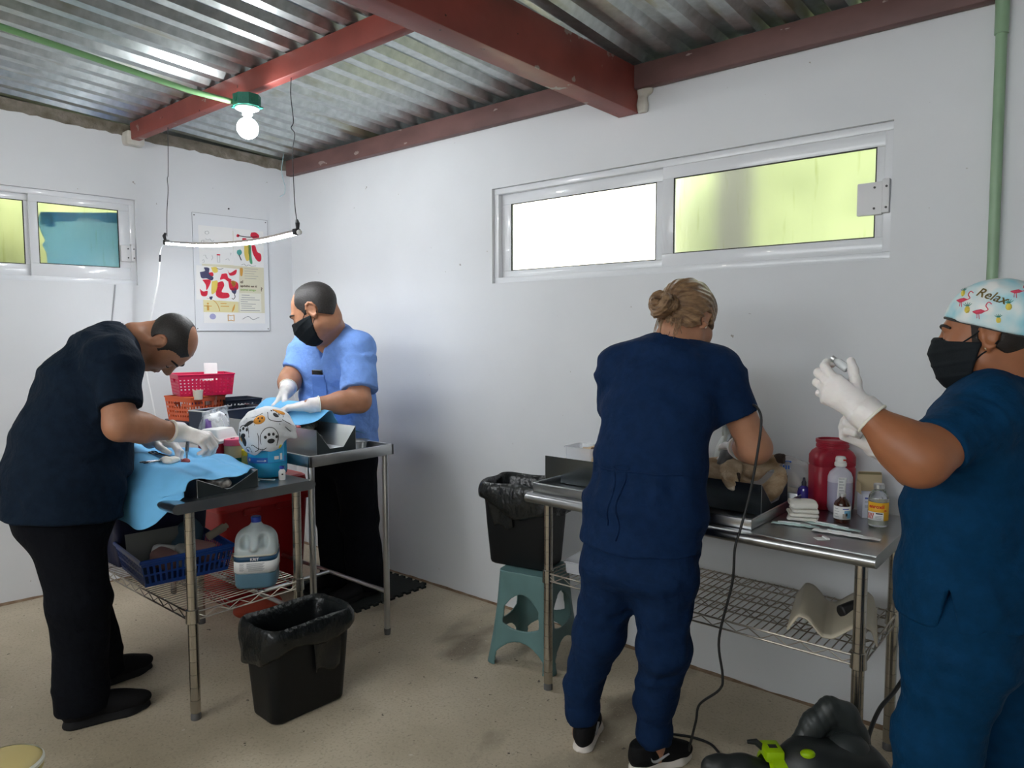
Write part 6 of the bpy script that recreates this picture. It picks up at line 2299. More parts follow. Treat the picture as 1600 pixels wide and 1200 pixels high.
gallon_jug()
def blue_basket():
    root = mesh_basket('blue slotted basket of packages on the wire shelf', (1.415, -1.440, .4275), math.radians(-7), .340, .340, .112, M_b_bl, flare=.022, rows=2, pitch=.021, slots=True, name='slotted_basket', floor_rim=.016)
blue_basket()
z0 = .432
o = MB().box((-.0015, -.135, 0), (.0015, .135, .155)).build('grey_folder', M_cardgrey, smooth=0)
o.matrix_world = basis(Vector((1.300, -1.455, z0)), x=(.97, 0, .24), y=(.1, 1, 0))
tag(o, 'grey card folder leaning at the back of the blue basket', 'folder')
S = SDF(); S.ell((1.345, -1.330, z0 + .125), (.045, .055, .075), k=.03); S.ell((1.36, -1.36, z0 + .075), (.05, .06, .06), k=.03); S.disp = folds(.008, 40, 4)
tag(S.mesh('cloth_bundle', .006, M_blue_cloth), 'slate blue cloth bundle standing up in the blue basket', 'cloth')
for i, (x, y, rz, c, lab) in enumerate([(1.45, -1.50, .3, M_pinkpk, 'pinkish packet at the left end of the blue basket'), (1.47, -1.42, -.2, M_cardgrey, 'greyish packet in the middle of the blue basket'), (1.46, -1.335, .5, M_pinkpk, 'pinkish packet at the right end of the blue basket'), (1.38, -1.46, .9, M_paper, 'white packet deep in the blue basket')]):
    S = SDF(); S.box((0, 0, 0), (.060, .036, .040), r=.02); S.disp = folds(.005, 50, i)
    o = S.mesh('packet', .006, c)
    o.location = (x, y, z0 + .062); o.rotation_euler = (.2 * (-1) ** i, .15, rz)
    tag(o, lab, 'packet')
o = MB().tube([(0, -.035, 0), (0, .045, .030)], .0185, 16).tube([(0, .045, .030), (0, .058, .035)], .013, 14).build('tan_tube', mat('tan_tube', (.36, .32, .24), rough=.6))
o.location = (1.455, -1.268, z0 + .118)
tag(o, 'tan tube lying across the right rim of the blue basket', 'tube')
def navy_tub():
    root = thing('storage_tub', 'dark navy storage tub behind the blue basket on the shelf', 'tub', (1.135, -1.395, .4275))
    MB().loft([(0, 0, 0, .080, .200, .03), (0, 0, .30, .095, .225, .03), (0, 0, .30, .090, .220, .03), (0, 0, .01, .076, .196, .03)], 40).build('tub_body', M_navy_tub, root)
    MB().loft([(0, 0, .300, .102, .232, .03), (0, 0, .318, .104, .234, .03), (0, 0, .326, .095, .224, .03)], 40).build('tub_lid', M_navy_tub, root)
navy_tub()
def red_tub():
    root = thing('storage_tub', 'big red lidded tub on the floor under the rear left table', 'tub', (.800, -.735, 0))
    MB().loft([(0, 0, 0, .180, .235, .03), (0, 0, .01, .185, .242, .035), (0, 0, .53, .212, .272, .04)], 40).build('tub_body', M_red_tub, root)
    l = MB().loft([(0, 0, .525, .224, .284, .04), (0, 0, .545, .228, .288, .04), (0, 0, .56, .222, .282, .04), (0, 0, .655, .206, .268, .04), (0, 0, .665, .195, .255, .04)], 40)
    l.build('tub_lid', mat('red_lid', (.46, .014, .016), rough=.35), root)
    for y in (-.10, .10):
        MB().box((.215, y - .05, .495), (.232, y + .05, .530), bev=.005).build('lid_clip', M_red_tub, root)
red_tub()
S = SDF(); S.ell((0, 0, .045), (.085, .12, .045), k=.02); S.ell((.03, .06, .055), (.055, .07, .05), k=.03); S.disp = folds(.010, 28, 6)
S.half((0, 0, .002), (0, 0, -1), k=.004)
o = S.mesh('red_cloth', .007, M_red_cloth); o.location = (1.200, -.930, 0)
tag(o, 'rust red cloth heaped on the floor under the wire shelf', 'cloth')

# ---- the papers on the left wall
def wall_point(s, z, lift=.0): return ML @ Vector((s, lift, z))
def wall_basis(s, z, lift):
    # local x to the right as seen from the room (towards the corner), y up
    w = ML.to_3x3() @ Vector((-1, 0, 0)); n = ML.to_3x3() @ Vector((0, 1, 0))
    return basis(wall_point(s, z, lift), x=w, y=(0, 0, 1))
M_board = mat('board_white', (0.72, 0.74, 0.77), rough=0.4)
M_board_edge = mat('board_edge', (0.30, 0.31, 0.33), rough=0.5)
def flat(name, w, h, m, s, z, lift, label, cat, rot=0.0, th=.0008, group=None, sc=(1, 1)):
    root = bpy.data.objects.new(name, None); C.objects.link(root)
    root.matrix_world = wall_basis(s, z, lift) @ Matrix.Rotation(rot, 4, 'Z') @ Matrix.Diagonal((sc[0], sc[1], 1, 1))
    tag(root, label, cat, group)
    MB().box((0, -h, -th), (w, 0, 0)).build('sheet', m, root, smooth=0)
    return root
b = flat('notice_board', .495, .742, M_board, .672, 2.236, .010, 'thin white notice board fixed to the left wall by the corner', 'board', th=.009)
e = MB()
for p, q in (((0, 0), (.495, 0)), ((.495, 0), (.495, -.742)), ((.495, -.742), (0, -.742)), ((0, -.742), (0, 0))):
    e.tube([(*p, -.0008), (*q, -.0008)], .0016, 5)
e.build('board_edge', M_board_edge, b)
for x, y in ((.012, -.015), (.482, -.015), (.012, -.728), (.482, -.728)):
    MB().lathe([(.004, 0), (.004, .001), (0, .0015)], 10, c=(x, y, 0)).build('screw', M_screw, b)

def blob(root, name, pts, m, lift=.0009, th=.0004):
    """closed filled shape from an outline"""
    q = [(p.x, p.y) for p in spline([(a, b_, 0) for a, b_ in pts + pts[:1]], 5)[:-1]]
    return MB().prism(q, 'z', lift, lift + th).build(name, m, root, smooth=0)
def scrib(root, pts, r, m, name='pen_line', sm=True):
    q = spline([(a, b_, .0007) for a, b_ in pts], 4) if sm and len(pts) > 2 else [(a, b_, .0007) for a, b_ in pts]
    return MB().tube(q, r, 5).build(name, m, root)
M_crayon_red = mat('crayon_red', (.62, .02, .05), rough=.7, var=.15, vscale=200)
M_crayon_blue = mat('crayon_indigo', (.06, .06, .13), rough=.7)
M_crayon_yel = mat('crayon_yellow', (.75, .58, .12), rough=.7)
M_crayon_grn = mat('crayon_green', (.10, .36, .20), rough=.7)
M_crayon_teal = mat('crayon_teal', (.08, .36, .33), rough=.7)
M_poster = mat('poster_cream', (.66, .63, .48), rough=.55)
M_poster_y = mat('poster_yellow', (.72, .66, .36), rough=.55)
M_poster_or = mat('poster_orange', (.62, .32, .06), rough=.55)
M_poster_dk = mat('poster_brown', (.10, .06, .04), rough=.55)
M_poster_gr = mat('poster_green', (.26, .44, .12), rough=.55)
M_poster_bl = mat('poster_lilac', (.36, .36, .58), rough=.55)
# drawing with thin pencil marks
d1 = flat('drawing', .265, .325, M_paper, .637, 2.160, .0118, 'white sheet of faint pencil doodles at the upper left of the notice board', 'drawing', .01, sc=(.83, .74))
for pts in ([(.05, -.05), (.07, -.045), (.078, -.06), (.065, -.072), (.05, -.065), (.05, -.05)], [(.05, -.11), (.07, -.12), (.085, -.11), (.10, -.13), (.115, -.12)], [(.02, -.13), (.035, -.125), (.035, -.145), (.02, -.145), (.02, -.13)], [(.20, -.13), (.22, -.125), (.225, -.145), (.205, -.15), (.20, -.13)],
            [(.03, -.255), (.045, -.25), (.05, -.27), (.06, -.28)], [(.09, -.29), (.10, -.27), (.095, -.25)], [(.02, -.30), (.03, -.29), (.035, -.31), (.02, -.315)], [(.235, -.22), (.245, -.22), (.24, -.24)], [(.20, -.28), (.22, -.27), (.23, -.285)]):
    scrib(d1, pts, .0011, M_inkg)
for p, q in (((.135, -.245), (.135, -.305)), ((.135, -.305), (.155, -.305)), ((.155, -.305), (.155, -.245))):
    scrib(d1, [p, q], .0010, M_inkg)
blob(d1, 'pen_patch', [(.133, -.236), (.157, -.236), (.157, -.246), (.133, -.246)], M_crayon_red)
# tall figure drawing
d2 = flat('drawing', .205, .315, M_paper, .413, 2.161, .0126, 'white sheet with red and green crayon figure, upper right of the notice board', 'drawing', -.01, sc=(1.0, .765))
blob(d2, 'crayon_shape', [(.12, -.02), (.15, -.015), (.175, -.04), (.165, -.075), (.135, -.07), (.115, -.05)], M_crayon_red)
scrib(d2, [(.03, -.055), (.06, -.06), (.11, -.06), (.16, -.05)], .0035, M_ink)
blob(d2, 'crayon_shape', [(.025, -.045), (.04, -.05), (.035, -.07), (.02, -.065)], M_crayon_red)
blob(d2, 'crayon_shape', [(.06, -.075), (.085, -.075), (.085, -.095), (.06, -.095)], M_crayon_red)
blob(d2, 'crayon_shape', [(.075, -.10), (.10, -.11), (.11, -.18), (.105, -.25), (.085, -.265), (.07, -.20)], M_crayon_yel)
blob(d2, 'crayon_shape', [(.10, -.12), (.115, -.13), (.12, -.22), (.125, -.285), (.108, -.28), (.10, -.20)], M_crayon_grn)
blob(d2, 'crayon_shape', [(.12, -.13), (.145, -.13), (.16, -.18), (.185, -.20), (.185, -.255), (.16, -.26), (.13, -.20)], M_crayon_red)
blob(d2, 'crayon_shape', [(.022, -.185), (.045, -.175), (.055, -.20), (.04, -.225), (.022, -.21)], M_crayon_teal)
scrib(d2, [(.035, -.22), (.045, -.25), (.05, -.265)], .003, M_ink)
scrib(d2, [(.05, -.305), (.07, -.295), (.08, -.31), (.10, -.30), (.12, -.31), (.15, -.303)], .0012, M_ink)
# printed poster
p = flat('poster', .372, .600, M_poster, .620, 2.144, .0108, 'cream printed poster on the notice board below the drawings', 'poster', sc=(1.1, 1))
tp = .600
blob(p, 'footer', [(0, -.525), (0, -.60), (.372, -.60), (.372, -.525)], M_paper) if False else MB().box((0, -.60, .0002), (.372, -.530, .0006)).build('footer', M_paper, p, smooth=0)
MB().box((.0, -.53, .0002), (.205, -.385, .0006)).build('yellow_panel', M_poster_y, p, smooth=0)
MB().box((.215, -.526, .0002), (.350, -.400, .0006)).build('list_panel', mat('poster_pale', (.74, .73, .64), rough=.55), p, smooth=0)
text('el', .026, 'poster_text', M_poster_dk, p, Matrix.Translation((.222, -.336, .001)), bold=.0006)
text('apósito en ti', .0205, 'poster_text', M_poster_dk, p, Matrix.Translation((.222, -.360, .001)), bold=.0006)
text('?', .036, 'poster_text', M_poster_dk, p, Matrix.Translation((.348, -.384, .001)), bold=.0008)
text('animal amigo', .0185, 'poster_text', M_poster_gr, p, Matrix.Translation((.222, -.384, .001)), bold=.0004)
ln = MB()
for i, (x0, x1, y) in enumerate([(.228, .278, -.412), (.228, .31, -.428), (.222, .34, -.442), (.222, .265, -.456), (.222, .315, -.470), (.225, .29, -.484), (.225, .31, -.498), (.219, .34, -.514)]):
    ln.box((x0, y - .0035, .0008), (x1, y, .0012))
for i in range(5):
    ln.box((.25, -.240 - .016 * i, .0008), (.335 - .012 * (i % 3), -.238 - .016 * i, .0012))
ln.build('text_lines', M_inkg, p, smooth=0)
ln = MB()
for x0, x1, y in [(.02, .08, -.395), (.02, .075, -.412), (.065, .175, -.432), (.09, .155, -.452), (.10, .135, -.470), (.10, .15, -.488)]:
    ln.box((x0, y - .005, .0008), (x1, y, .0012))
ln.build('text_lines', M_poster_or, p, smooth=0)
arc = [(.072 * math.cos(a) + .02, -.522 + .08 * math.sin(a)) for a in [i * math.pi / 20 for i in range(0, 11)]]
scrib(p, arc, .0022, M_poster_or, 'arc_print')
man = MB()
man.box((.020, -.520, .0008), (.032, -.486, .0012)); man.box((.004, -.494, .0008), (.048, -.489, .0012)); man.lathe([(.006, .0008), (.006, .0012), (0, .0012)], 14, c=(.026, -.476, 0))
man.build('figure_print', M_poster_or, p, smooth=0)
MB().lathe([(.0185, .0008), (.0185, .0012), (0, .0012)], 24, c=(.052, -.558, 0)).build('round_seal', M_poster_bl, p, smooth=0)
bk = MB()
for a, q in (((.142, -.545), (.142, -.585)), ((.142, -.545), (.160, -.551)), ((.160, -.551), (.178, -.545)), ((.178, -.545), (.178, -.585)), ((.142, -.585), (.160, -.579)), ((.160, -.579), (.178, -.585))):
    bk.tube([(*a, .001), (*q, .001)], .0022, 5)
bk.build('book_print', M_poster_or, p)
scrib(p, [(.23, -.573), (.25, -.560), (.268, -.554), (.285, -.568), (.30, -.575), (.32, -.564), (.335, -.562)], .0018, M_inkg, 'wave_print')
blob(p, 'leaf_print', [(.122, -.40), (.138, -.393), (.130, -.408)], M_poster_gr)
blob(p, 'flame_print', [(.165, -.53), (.172, -.50), (.186, -.475), (.180, -.51)], M_poster_or)
blob(p, 'cup_print', [(.222, -.236), (.240, -.239), (.236, -.285), (.224, -.285)], M_poster_or)
# rooster drawing on top
d3 = flat('drawing', .258, .205, M_paper, .657, 1.908, .0130, 'white sheet crowded with red and black crayon roosters, lower left of the notice board', 'drawing', -.03, sc=(1.07, 1.05))
for pts, m in [([(.02, -.04), (.05, -.03), (.045, -.01), (.075, -.012), (.075, -.045), (.10, -.065), (.09, -.085), (.06, -.075), (.03, -.075)], M_crayon_blue),
               ([(.035, -.085), (.07, -.08), (.085, -.09), (.07, -.13), (.058, -.145), (.055, -.115)], M_crayon_red), ([(.07, -.04), (.095, -.035), (.10, -.055), (.08, -.06)], M_crayon_red),
               ([(.085, -.005), (.12, -.002), (.125, -.03), (.10, -.035)], M_crayon_yel), ([(.09, -.09), (.125, -.085), (.12, -.14), (.10, -.165), (.088, -.16)], M_crayon_yel),
               ([(.125, -.095), (.155, -.085), (.165, -.11), (.15, -.15), (.19, -.155), (.195, -.18), (.15, -.19), (.115, -.17)], M_crayon_red),
               ([(.15, -.04), (.18, -.035), (.19, -.06), (.21, -.07), (.195, -.085), (.165, -.07), (.14, -.075)], M_crayon_red), ([(.185, -.01), (.20, -.03), (.24, -.005), (.235, -.035), (.20, -.045)], M_crayon_red),
               ([(.19, -.085), (.22, -.075), (.25, -.09), (.25, -.125), (.225, -.135), (.20, -.13)], M_crayon_red), ([(.205, -.125), (.24, -.12), (.235, -.155), (.215, -.15)], M_crayon_blue),
               ([(.205, -.085), (.225, -.075), (.238, -.09), (.222, -.115)], M_poster_or), ([(.02, -.14), (.04, -.155), (.065, -.15), (.06, -.18), (.03, -.18)], M_crayon_red), ([(.075, -.185), (.095, -.182), (.09, -.20), (.08, -.20)], M_crayon_blue)]:
    blob(d3, 'crayon_shape', pts, m)
scrib(d3, [(.225, -.15), (.232, -.175), (.222, -.19), (.212, -.185)], .002, M_ink)
scrib(d3, [(.12, -.008), (.14, -.012), (.16, -.005)], .0015, M_ink)
MB().lathe([(.005, 0), (.005, .006), (0, .007)], 10, M=basis(wall_point(.435, 2.285, 0), z=ML.to_3x3() @ Vector((0, 1, 0)), x=(0, 0, 1))).build('wall_nail', M_ink)
tag(bpy.data.objects['wall_nail'], 'dark nail in the left wall above the notice board', 'nail')
# ================================================================= things on and under the right table, and on the floor
M_fur_tan = mat('fur_tan', (0.34, 0.22, 0.12), rough=0.9, col2=(0.62, 0.49, 0.34), vscale=20, bump=0.7, bscale=150, bdist=0.006, stretch=(.5, 1, 1))
M_fur_belly = mat('fur_cream', (0.60, 0.50, 0.37), rough=0.9, col2=(0.72, 0.63, 0.50), vscale=16, bump=0.6, bscale=150, bdist=0.006)
M_pad = mat('paw_pad_dark', (0.045, 0.030, 0.024), rough=0.75, bump=.4, bscale=120)
M_fur_dk = mat('fur_brown_tip', (0.12, 0.065, 0.035), rough=0.9, bump=0.6, bscale=150, bdist=0.006)
M_rub = mat('cable_black', (0.015, 0.015, 0.016), rough=0.5)
M_clip = mat('clipper_grey', (0.16, 0.17, 0.18), rough=0.35, metal=0.3)
M_sharps = mat('sharps_red', (0.36, 0.014, 0.034), rough=0.38, var=0.06, vscale=8)
M_hdpe_iv = mat('iv_bottle', (0.62, 0.60, 0.68), rough=0.25, var=0.03, vscale=10)
M_iv_liq = mat('iv_fluid', (0.42, 0.40, 0.52), rough=0.25)
M_brown_gl = mat('amber_glass', (0.045, 0.012, 0.006), rough=0.10, coat=0.6)
M_clear_gl = mat('clear_glass', (0.92, 0.94, 0.92), rough=0.03, trans=1.0, ior=1.45)
M_clear_fl = mat('clear_fluid', (0.80, 0.80, 0.70), rough=0.1, trans=.6, ior=1.33)
M_alu_cap = mat('aluminium_cap', (0.62, 0.62, 0.62), rough=0.3, metal=0.9)
M_lab_or = mat('label_amber', (0.78, 0.42, 0.02), rough=0.45)
M_lab_red = mat('label_red', (0.62, 0.04, 0.015), rough=0.45)
M_card = mat('carton_inside', (0.50, 0.40, 0.25), rough=0.85)
M_carton = mat('carton_white', (0.66, 0.67, 0.76), rough=0.6)
M_blue_ink = mat('ink_blue', (0.10, 0.13, 0.42), rough=0.6)
M_purple_b = mat('purple_bottle', (0.05, 0.035, 0.30), rough=0.12, coat=0.5)
M_cream = mat('cream_plastic', (0.58, 0.52, 0.40), rough=0.45, var=0.05, vscale=6)
M_blower = mat('blower_black', (0.016, 0.019, 0.019), rough=0.42, bump=0.05, bscale=200)
M_blower2 = mat('blower_grey', (0.030, 0.036, 0.036), rough=0.4)
M_lime = mat('blower_lime', (0.33, 0.55, 0.0), rough=0.4)
M_greenlogo = mat('logo_green', (0.0, 0.30, 0.05), rough=0.5)
M_spray = mat('spray_white', (0.62, 0.66, 0.64), rough=0.35)
M_teal_pack = mat('packet_teal', (0.50, 0.66, 0.64), rough=0.4)
M_clear_box = mat('clear_box', (0.85, 0.87, 0.92), rough=0.10, alpha=0.38, coat=0.5)

def dog():
    root = thing('dog', 'tan short haired dog lying on its back in the long trough on the right table', 'dog', (3.2, -.29, .88))
    S = SDF()
    z = .90
    # trunk on its back, chest towards the left, belly up
    S.spine([((2.98, -.292, .935), .055, .050), ((3.08, -.292, .945), .078, .068), ((3.20, -.292, .945), .076, .064), ((3.32, -.292, .935), .060, .052), ((3.44, -.294, .935), .062, .056), ((3.52, -.294, .930), .046, .042)], (0, 1, 0), k=.05)
    # neck and head, muzzle to the left, throat up
    S.rc((3.00, -.292, .935), (2.93, -.292, .940), .046, .044, k=.03)
    S.ell((2.900, -.292, .948), (.050, .046, .046), k=.02)
    S.rc((2.885, -.292, .952), (2.838, -.296, .960), .030, .020, k=.02)
    S.rc((2.92, -.335, .935), (2.945, -.365, .962), .017, .010, k=.012)       # ears
    S.rc((2.92, -.250, .940), (2.945, -.215, .972), .017, .010, k=.012)
    # fore legs folded towards the belly
    for s in (-1, 1):
        S.chain([(3.06, -.292 + .055 * s, .965), (3.15, -.292 + .075 * s, 1.010), (3.25, -.292 + .060 * s, 1.000), (3.285, -.292 + .055 * s, .995)], [.030, .022, .016, .018], k=.02)
    # hind legs: near one out over the front edge, far one lifted to the right
    S.chain([(3.44, -.335, .945), (3.36, -.372, .965), (3.44, -.392, .955), (3.520, -.385, .952), (3.542, -.380, .956)], [.048, .034, .024, .019, .023], k=.025)
    S.chain([(3.49, -.325, .945), (3.545, -.370, .985), (3.548, -.392, .962), (3.552, -.405, .945), (3.556, -.412, .932)], [.036, .028, .024, .020, .017], k=.02)
    S.chain([(3.46, -.250, .950), (3.53, -.262, .985), (3.592, -.290, .962), (3.625, -.295, .985), (3.672, -.298, 1.018)], [.048, .036, .026, .019, .021], k=.022)
    # tail: a thick crescent over the right end
    S.chain([(3.545, -.292, .905), (3.600, -.292, .882), (3.640, -.290, .890), (3.668, -.286, .918), (3.684, -.284, .950), (3.690, -.284, .978)], [.030, .030, .029, .027, .023, .016], k=.02)
    f1 = folds(.0028, 130, 3); f2 = folds(.004, 45, 5)
    S.disp = lambda P: f1(P) + f2(P)
    S.mesh('fur_body', .005, M_fur_tan, root)
    for c, r, d in (((3.5615, -.390, .958), (.020, .014, .018), 0), ((3.688, -.304, 1.028), (.022, .014, .018), 1), ((3.557, -.418, .926), (.014, .011, .012), 2)):
        T = SDF(); T.ell(c, r, k=.004)
        for a in (-.9, 0, .9):
            T.ell((c[0] + r[0] * .7, c[1] - .006 + .003 * d, c[2] + r[2] * .7 * a), (.008, .008, .007), k=.004)
        T.disp = folds(.0015, 150, d)
        T.mesh('paw_pad', .0026, M_pad if d < 2 else M_fur_belly, root)
    T = SDF(); T.ell((2.815, -.297, .962), (.010, .013, .010)); T.mesh('nose', .0025, M_pad, root)
    T = SDF(); T.rc((2.905, -.332, .985), (2.935, -.312, .988), .007, .005); T.disp = folds(.001, 200, 2); T.mesh('jaw_fold', .0025, M_fur_dk, root)
    return root
WORLD6 = [dog()]

def clear_tub(label, x, y, z, a, b, h, rz, m=M_clear_box, name='clear_box', lid=False):
    root = thing(name, label, 'box', (x, y, z), rz)
    t = .0022
    bd = MB()
    secs = [(0, 0, 0, a - .008, b - .008, .012), (0, 0, .003, a - .004, b - .004, .014), (0, 0, h, a, b, .016), (0, 0, h, a + .006, b + .006, .018), (0, 0, h - .002, a + .006, b + .006, .018)]
    bd.loft(secs, 32, cap1=False)
    bd.build('box_shell', m, root, smooth=40, solid=.0012)
    r = MB()
    r.tube([(x_, y_, h) for x_, y_ in rrect(a + .004, b + .004, .018, 32)], .0022, 6, closed=True)
    r.build('box_rim', m, root)
    return root
clear_tub('clear plastic box round the head of the dog at the left end of the trough', 2.845, -.292, .885, .072, .062, .100, 0)

def spray_bottle():
    root = thing('spray_bottle', 'white bottle with green leaf mark behind the bun haired person', 'bottle', (3.405, -.112, T3Z))
    MB().lathe([(0, 0), (.040, 0), (.046, .006), (.046, .150), (.042, .180), (.026, .215), (.017, .228), (.017, .245), (0, .245)], 32, cap=False).build('bottle_body', M_spray, root)
    MB().lathe([(.019, .244), (.019, .266), (.014, .272), (0, .272)], 24, cap=False).box((-.014, -.044, .270), (.014, .020, .294), bev=.006).tube([(0, -.036, .272), (0, -.040, .252), (0, -.034, .236)], .005, 8).build('spray_head', M_spray, root)
    d = Vector((.45, -.89, 0)); s = Vector((.89, .45, 0))
    pts = []
    for k in range(14):
        t = k / 13
        pts.append((.012 + .012 * math.sin(math.pi * t), .118 + .075 * t))
    vs, n = [], 14
    for k in range(n):
        t = k / (n - 1)
        zc = .205 - .085 * t
        R0 = .0472 if zc < .150 else .0472 - (zc - .15) * .14
        for u in (.004 + .006 * t, .006 + .020 * math.sin(math.pi * (t * .9 + .05))):
            a = math.atan2(d.y, d.x) + (u) / R0 * .9
            vs.append((R0 * math.cos(a), R0 * math.sin(a), zc))
    fs = [(2 * k, 2 * k + 1, 2 * k + 3, 2 * k + 2) for k in range(n - 1)]
    MB().add(vs, fs).build('leaf_mark', M_greenlogo, root, solid=.0008)
spray_bottle()

def clipper():
    root = thing('hair_clipper', 'grey electric clipper held over the dog by the bun haired person', 'clipper', (3.490, -.318, 1.010))
    S = SDF()
    S.chain([(.018, .030, .075), (.006, .008, .020), (-.012, -.012, -.035)], [.0190, .0215, .0185], k=.02)
    S.box((-.016, -.016, -.048), (.021, .008, .012), r=.004, k=.01)
    S.mesh('clipper_body', .003, M_clip, root)
    b = MB()
    for i in range(12):
        b.box((-.036 + .0035 * i, -.022, -.066), (-.0345 + .0035 * i, -.012, -.055))
    b.build('clipper_blade', M_steel, root)
    cord = [(.022, .036, .090), (.070, -.020, .170), (.150, -.165, .222), (.205, -.275, .235), (.246, -.325, .232), (.268, -.345, .195), (.262, -.352, .100), (.245, -.362, -.030), (.225, -.385, -.150), (.212, -.395, -.215), (.205, -.395, -.330), (.165, -.395, -.520), (.178, -.392, -.640), (.170, -.395, -.690), (.100, -.390, -.765),
            (.085, -.385, -.83), (.060, -.37, -.92), (.03, -.33, -.985), (-.02, -.28, -1.004), (-.10, -.235, -1.005)]
    MB().tube(spline(cord, 7), .0042, 8).build('power_cord', M_rub, root)
    return root
clipper()

def big_sharps():
    root = thing('sharps_container', 'large red sharps jug with open screw neck against the right wall', 'sharps container', (3.815, -.118, T3Z), math.radians(36))
    w, d = .074, .052
    MB().loft([(0, 0, 0, w - .010, d - .010, .02), (0, 0, .008, w - .002, d - .002, .025), (0, 0, .155, w, d, .026), (0, 0, .158, w - .002, d - .002, .026), (0, 0, .162, w - .002, d - .002, .026), (0, 0, .165, w, d, .026), (0, 0, .196, w, d, .028), (0, 0, .212, w - .008, d - .004, .03), (0, 0, .222, w - .020, d - .008, .034)], 44).build('container_body', M_sharps, root, smooth=50)
    n = MB()
    n.lathe([(.052, .219), (.0525, .226), (.0565, .228), (.0565, .236), (.054, .238), (.054, .243), (.0575, .245), (.0575, .256), (.050, .257), (.050, .232), (0, .231)], 36, cap=False)
    n.build('container_neck', M_sharps, root)
    pl = MB().prism([(-.048, -.020), (.048, -.020), (.046, .010), (.012, .026), (-.030, .026)], 'z', .247, .252)
    pl.build('neck_baffle', M_sharps, root, smooth=0)
    MB().tube([(-.02, -d + .004, .214), (.02, -d - .0005, .198), (.062, -d + .001, .170)], .0022, 6).build('mould_ridge', M_sharps, root)
big_sharps()

def iv_bottle():
    root = thing('infusion_bottle', 'clear plastic infusion bottle with white cap before the red jug', 'bottle', (3.858, -.165, T3Z), math.radians(30))
    w, d = .0420, .030
    MB().loft([(0, 0, 0, w - .012, d - .008, .016), (0, 0, .006, w - .004, d - .004, .022), (0, 0, .018, w, d, .027), (0, 0, .112, w, d, .028)], 40, cap1=True).build('fluid', M_iv_liq, root, smooth=60)
    MB().loft([(0, 0, .112, w + .0004, d + .0004, .028), (0, 0, .130, w, d, .0285), (0, 0, .146, w - .006, d - .004, .025), (0, 0, .158, w - .018, d - .010, .019), (0, 0, .164, .016, .016, .0155), (0, 0, .172, .0145, .0145, .014)], 40).build('bottle_body', M_hdpe_iv, root, smooth=60)
    MB().lathe([(.019, .168), (.0205, .170), (.0205, .180), (.0175, .184), (.0180, .196), (.0150, .203), (0, .205)], 26, cap=False).build('bottle_cap', M_white_lid, root)
    MB().box((.004, -.021, .190), (.013, -.016, .195)).build('cap_mark', M_lab_red, root)
    lb = MB().grid(lambda u, v: (-.018 + .028 * u + .004 * v, -d - .0016, .052 + .080 * v), 6, 8)
    l = lb.build('label', M_paper, root, solid=.0006)
    for i in range(7):
        z = .126 - .0105 * i
        MB().box((-.012 + .001 * i * .4, -d - .0028, z), (.006 - .004 * (i % 2), -d - .0022, z + .0022)).build('label_line', M_inkg, l, smooth=0)
    for i in range(8):
        MB().box((.024, -d - .0015 + .0012, .045 + .008 * i), (.028 - (.002 if i % 2 else 0), -d - .0002, .0458 + .008 * i)).build('scale_mark', M_inkg, root, smooth=0)
iv_bottle()

def brown_vial():
    root = thing('medicine_bottle', 'brown glass medicine bottle with white picture label', 'bottle', (3.905, -.300, T3Z), math.radians(-62))
    R = .0262
    MB().lathe([(0, 0), (R - .002, 0), (R, .003), (R, .062), (R - .003, .070), (.012, .082), (.0095, .086), (.0095, .094), (0, .094)], 34, cap=False).build('bottle_glass', M_brown_gl, root, smooth=50)
    MB().lathe([(.0105, .089), (.0115, .090), (.0115, .0985), (.0095, .100), (0, .100)], 24, cap=False).build('bottle_cap', M_alu_cap, root)
    def arc(z0, z1, a0, a1, m, name, r=R + .0006, par=root):
        n = 20; vs = []
        for i in range(n + 1):
            a = a0 + (a1 - a0) * i / n
            vs += [(r * math.cos(a), r * math.sin(a), z0), (r * math.cos(a), r * math.sin(a), z1)]
        return MB().add(vs, [(2 * i, 2 * i + 2, 2 * i + 3, 2 * i + 1) for i in range(n)]).build(name, m, par, solid=.0005)
    arc(.014, .058, -1.9, 1.5, M_paper, 'label')
    arc(.018, .044, .05, .95, mat('label_skyblue', (.16, .40, .60), rough=.5), 'label_picture', R + .0012)
    arc(.018, .034, -.15, .35, mat('label_animal', (.40, .36, .32), rough=.5), 'label_animal', R + .0017)
    arc(.026, .036, .18, .42, M_ink, 'label_animal_head', R + .0020)
    arc(.048, .0515, -.15, .62, M_blue_ink, 'label_title', R + .0012)
    for i in range(4):
        arc(.022 + .009 * i, .0232 + .009 * i, -1.2, -.55 - .15 * (i % 2), M_inkg, 'label_line', R + .0012)
brown_vial()

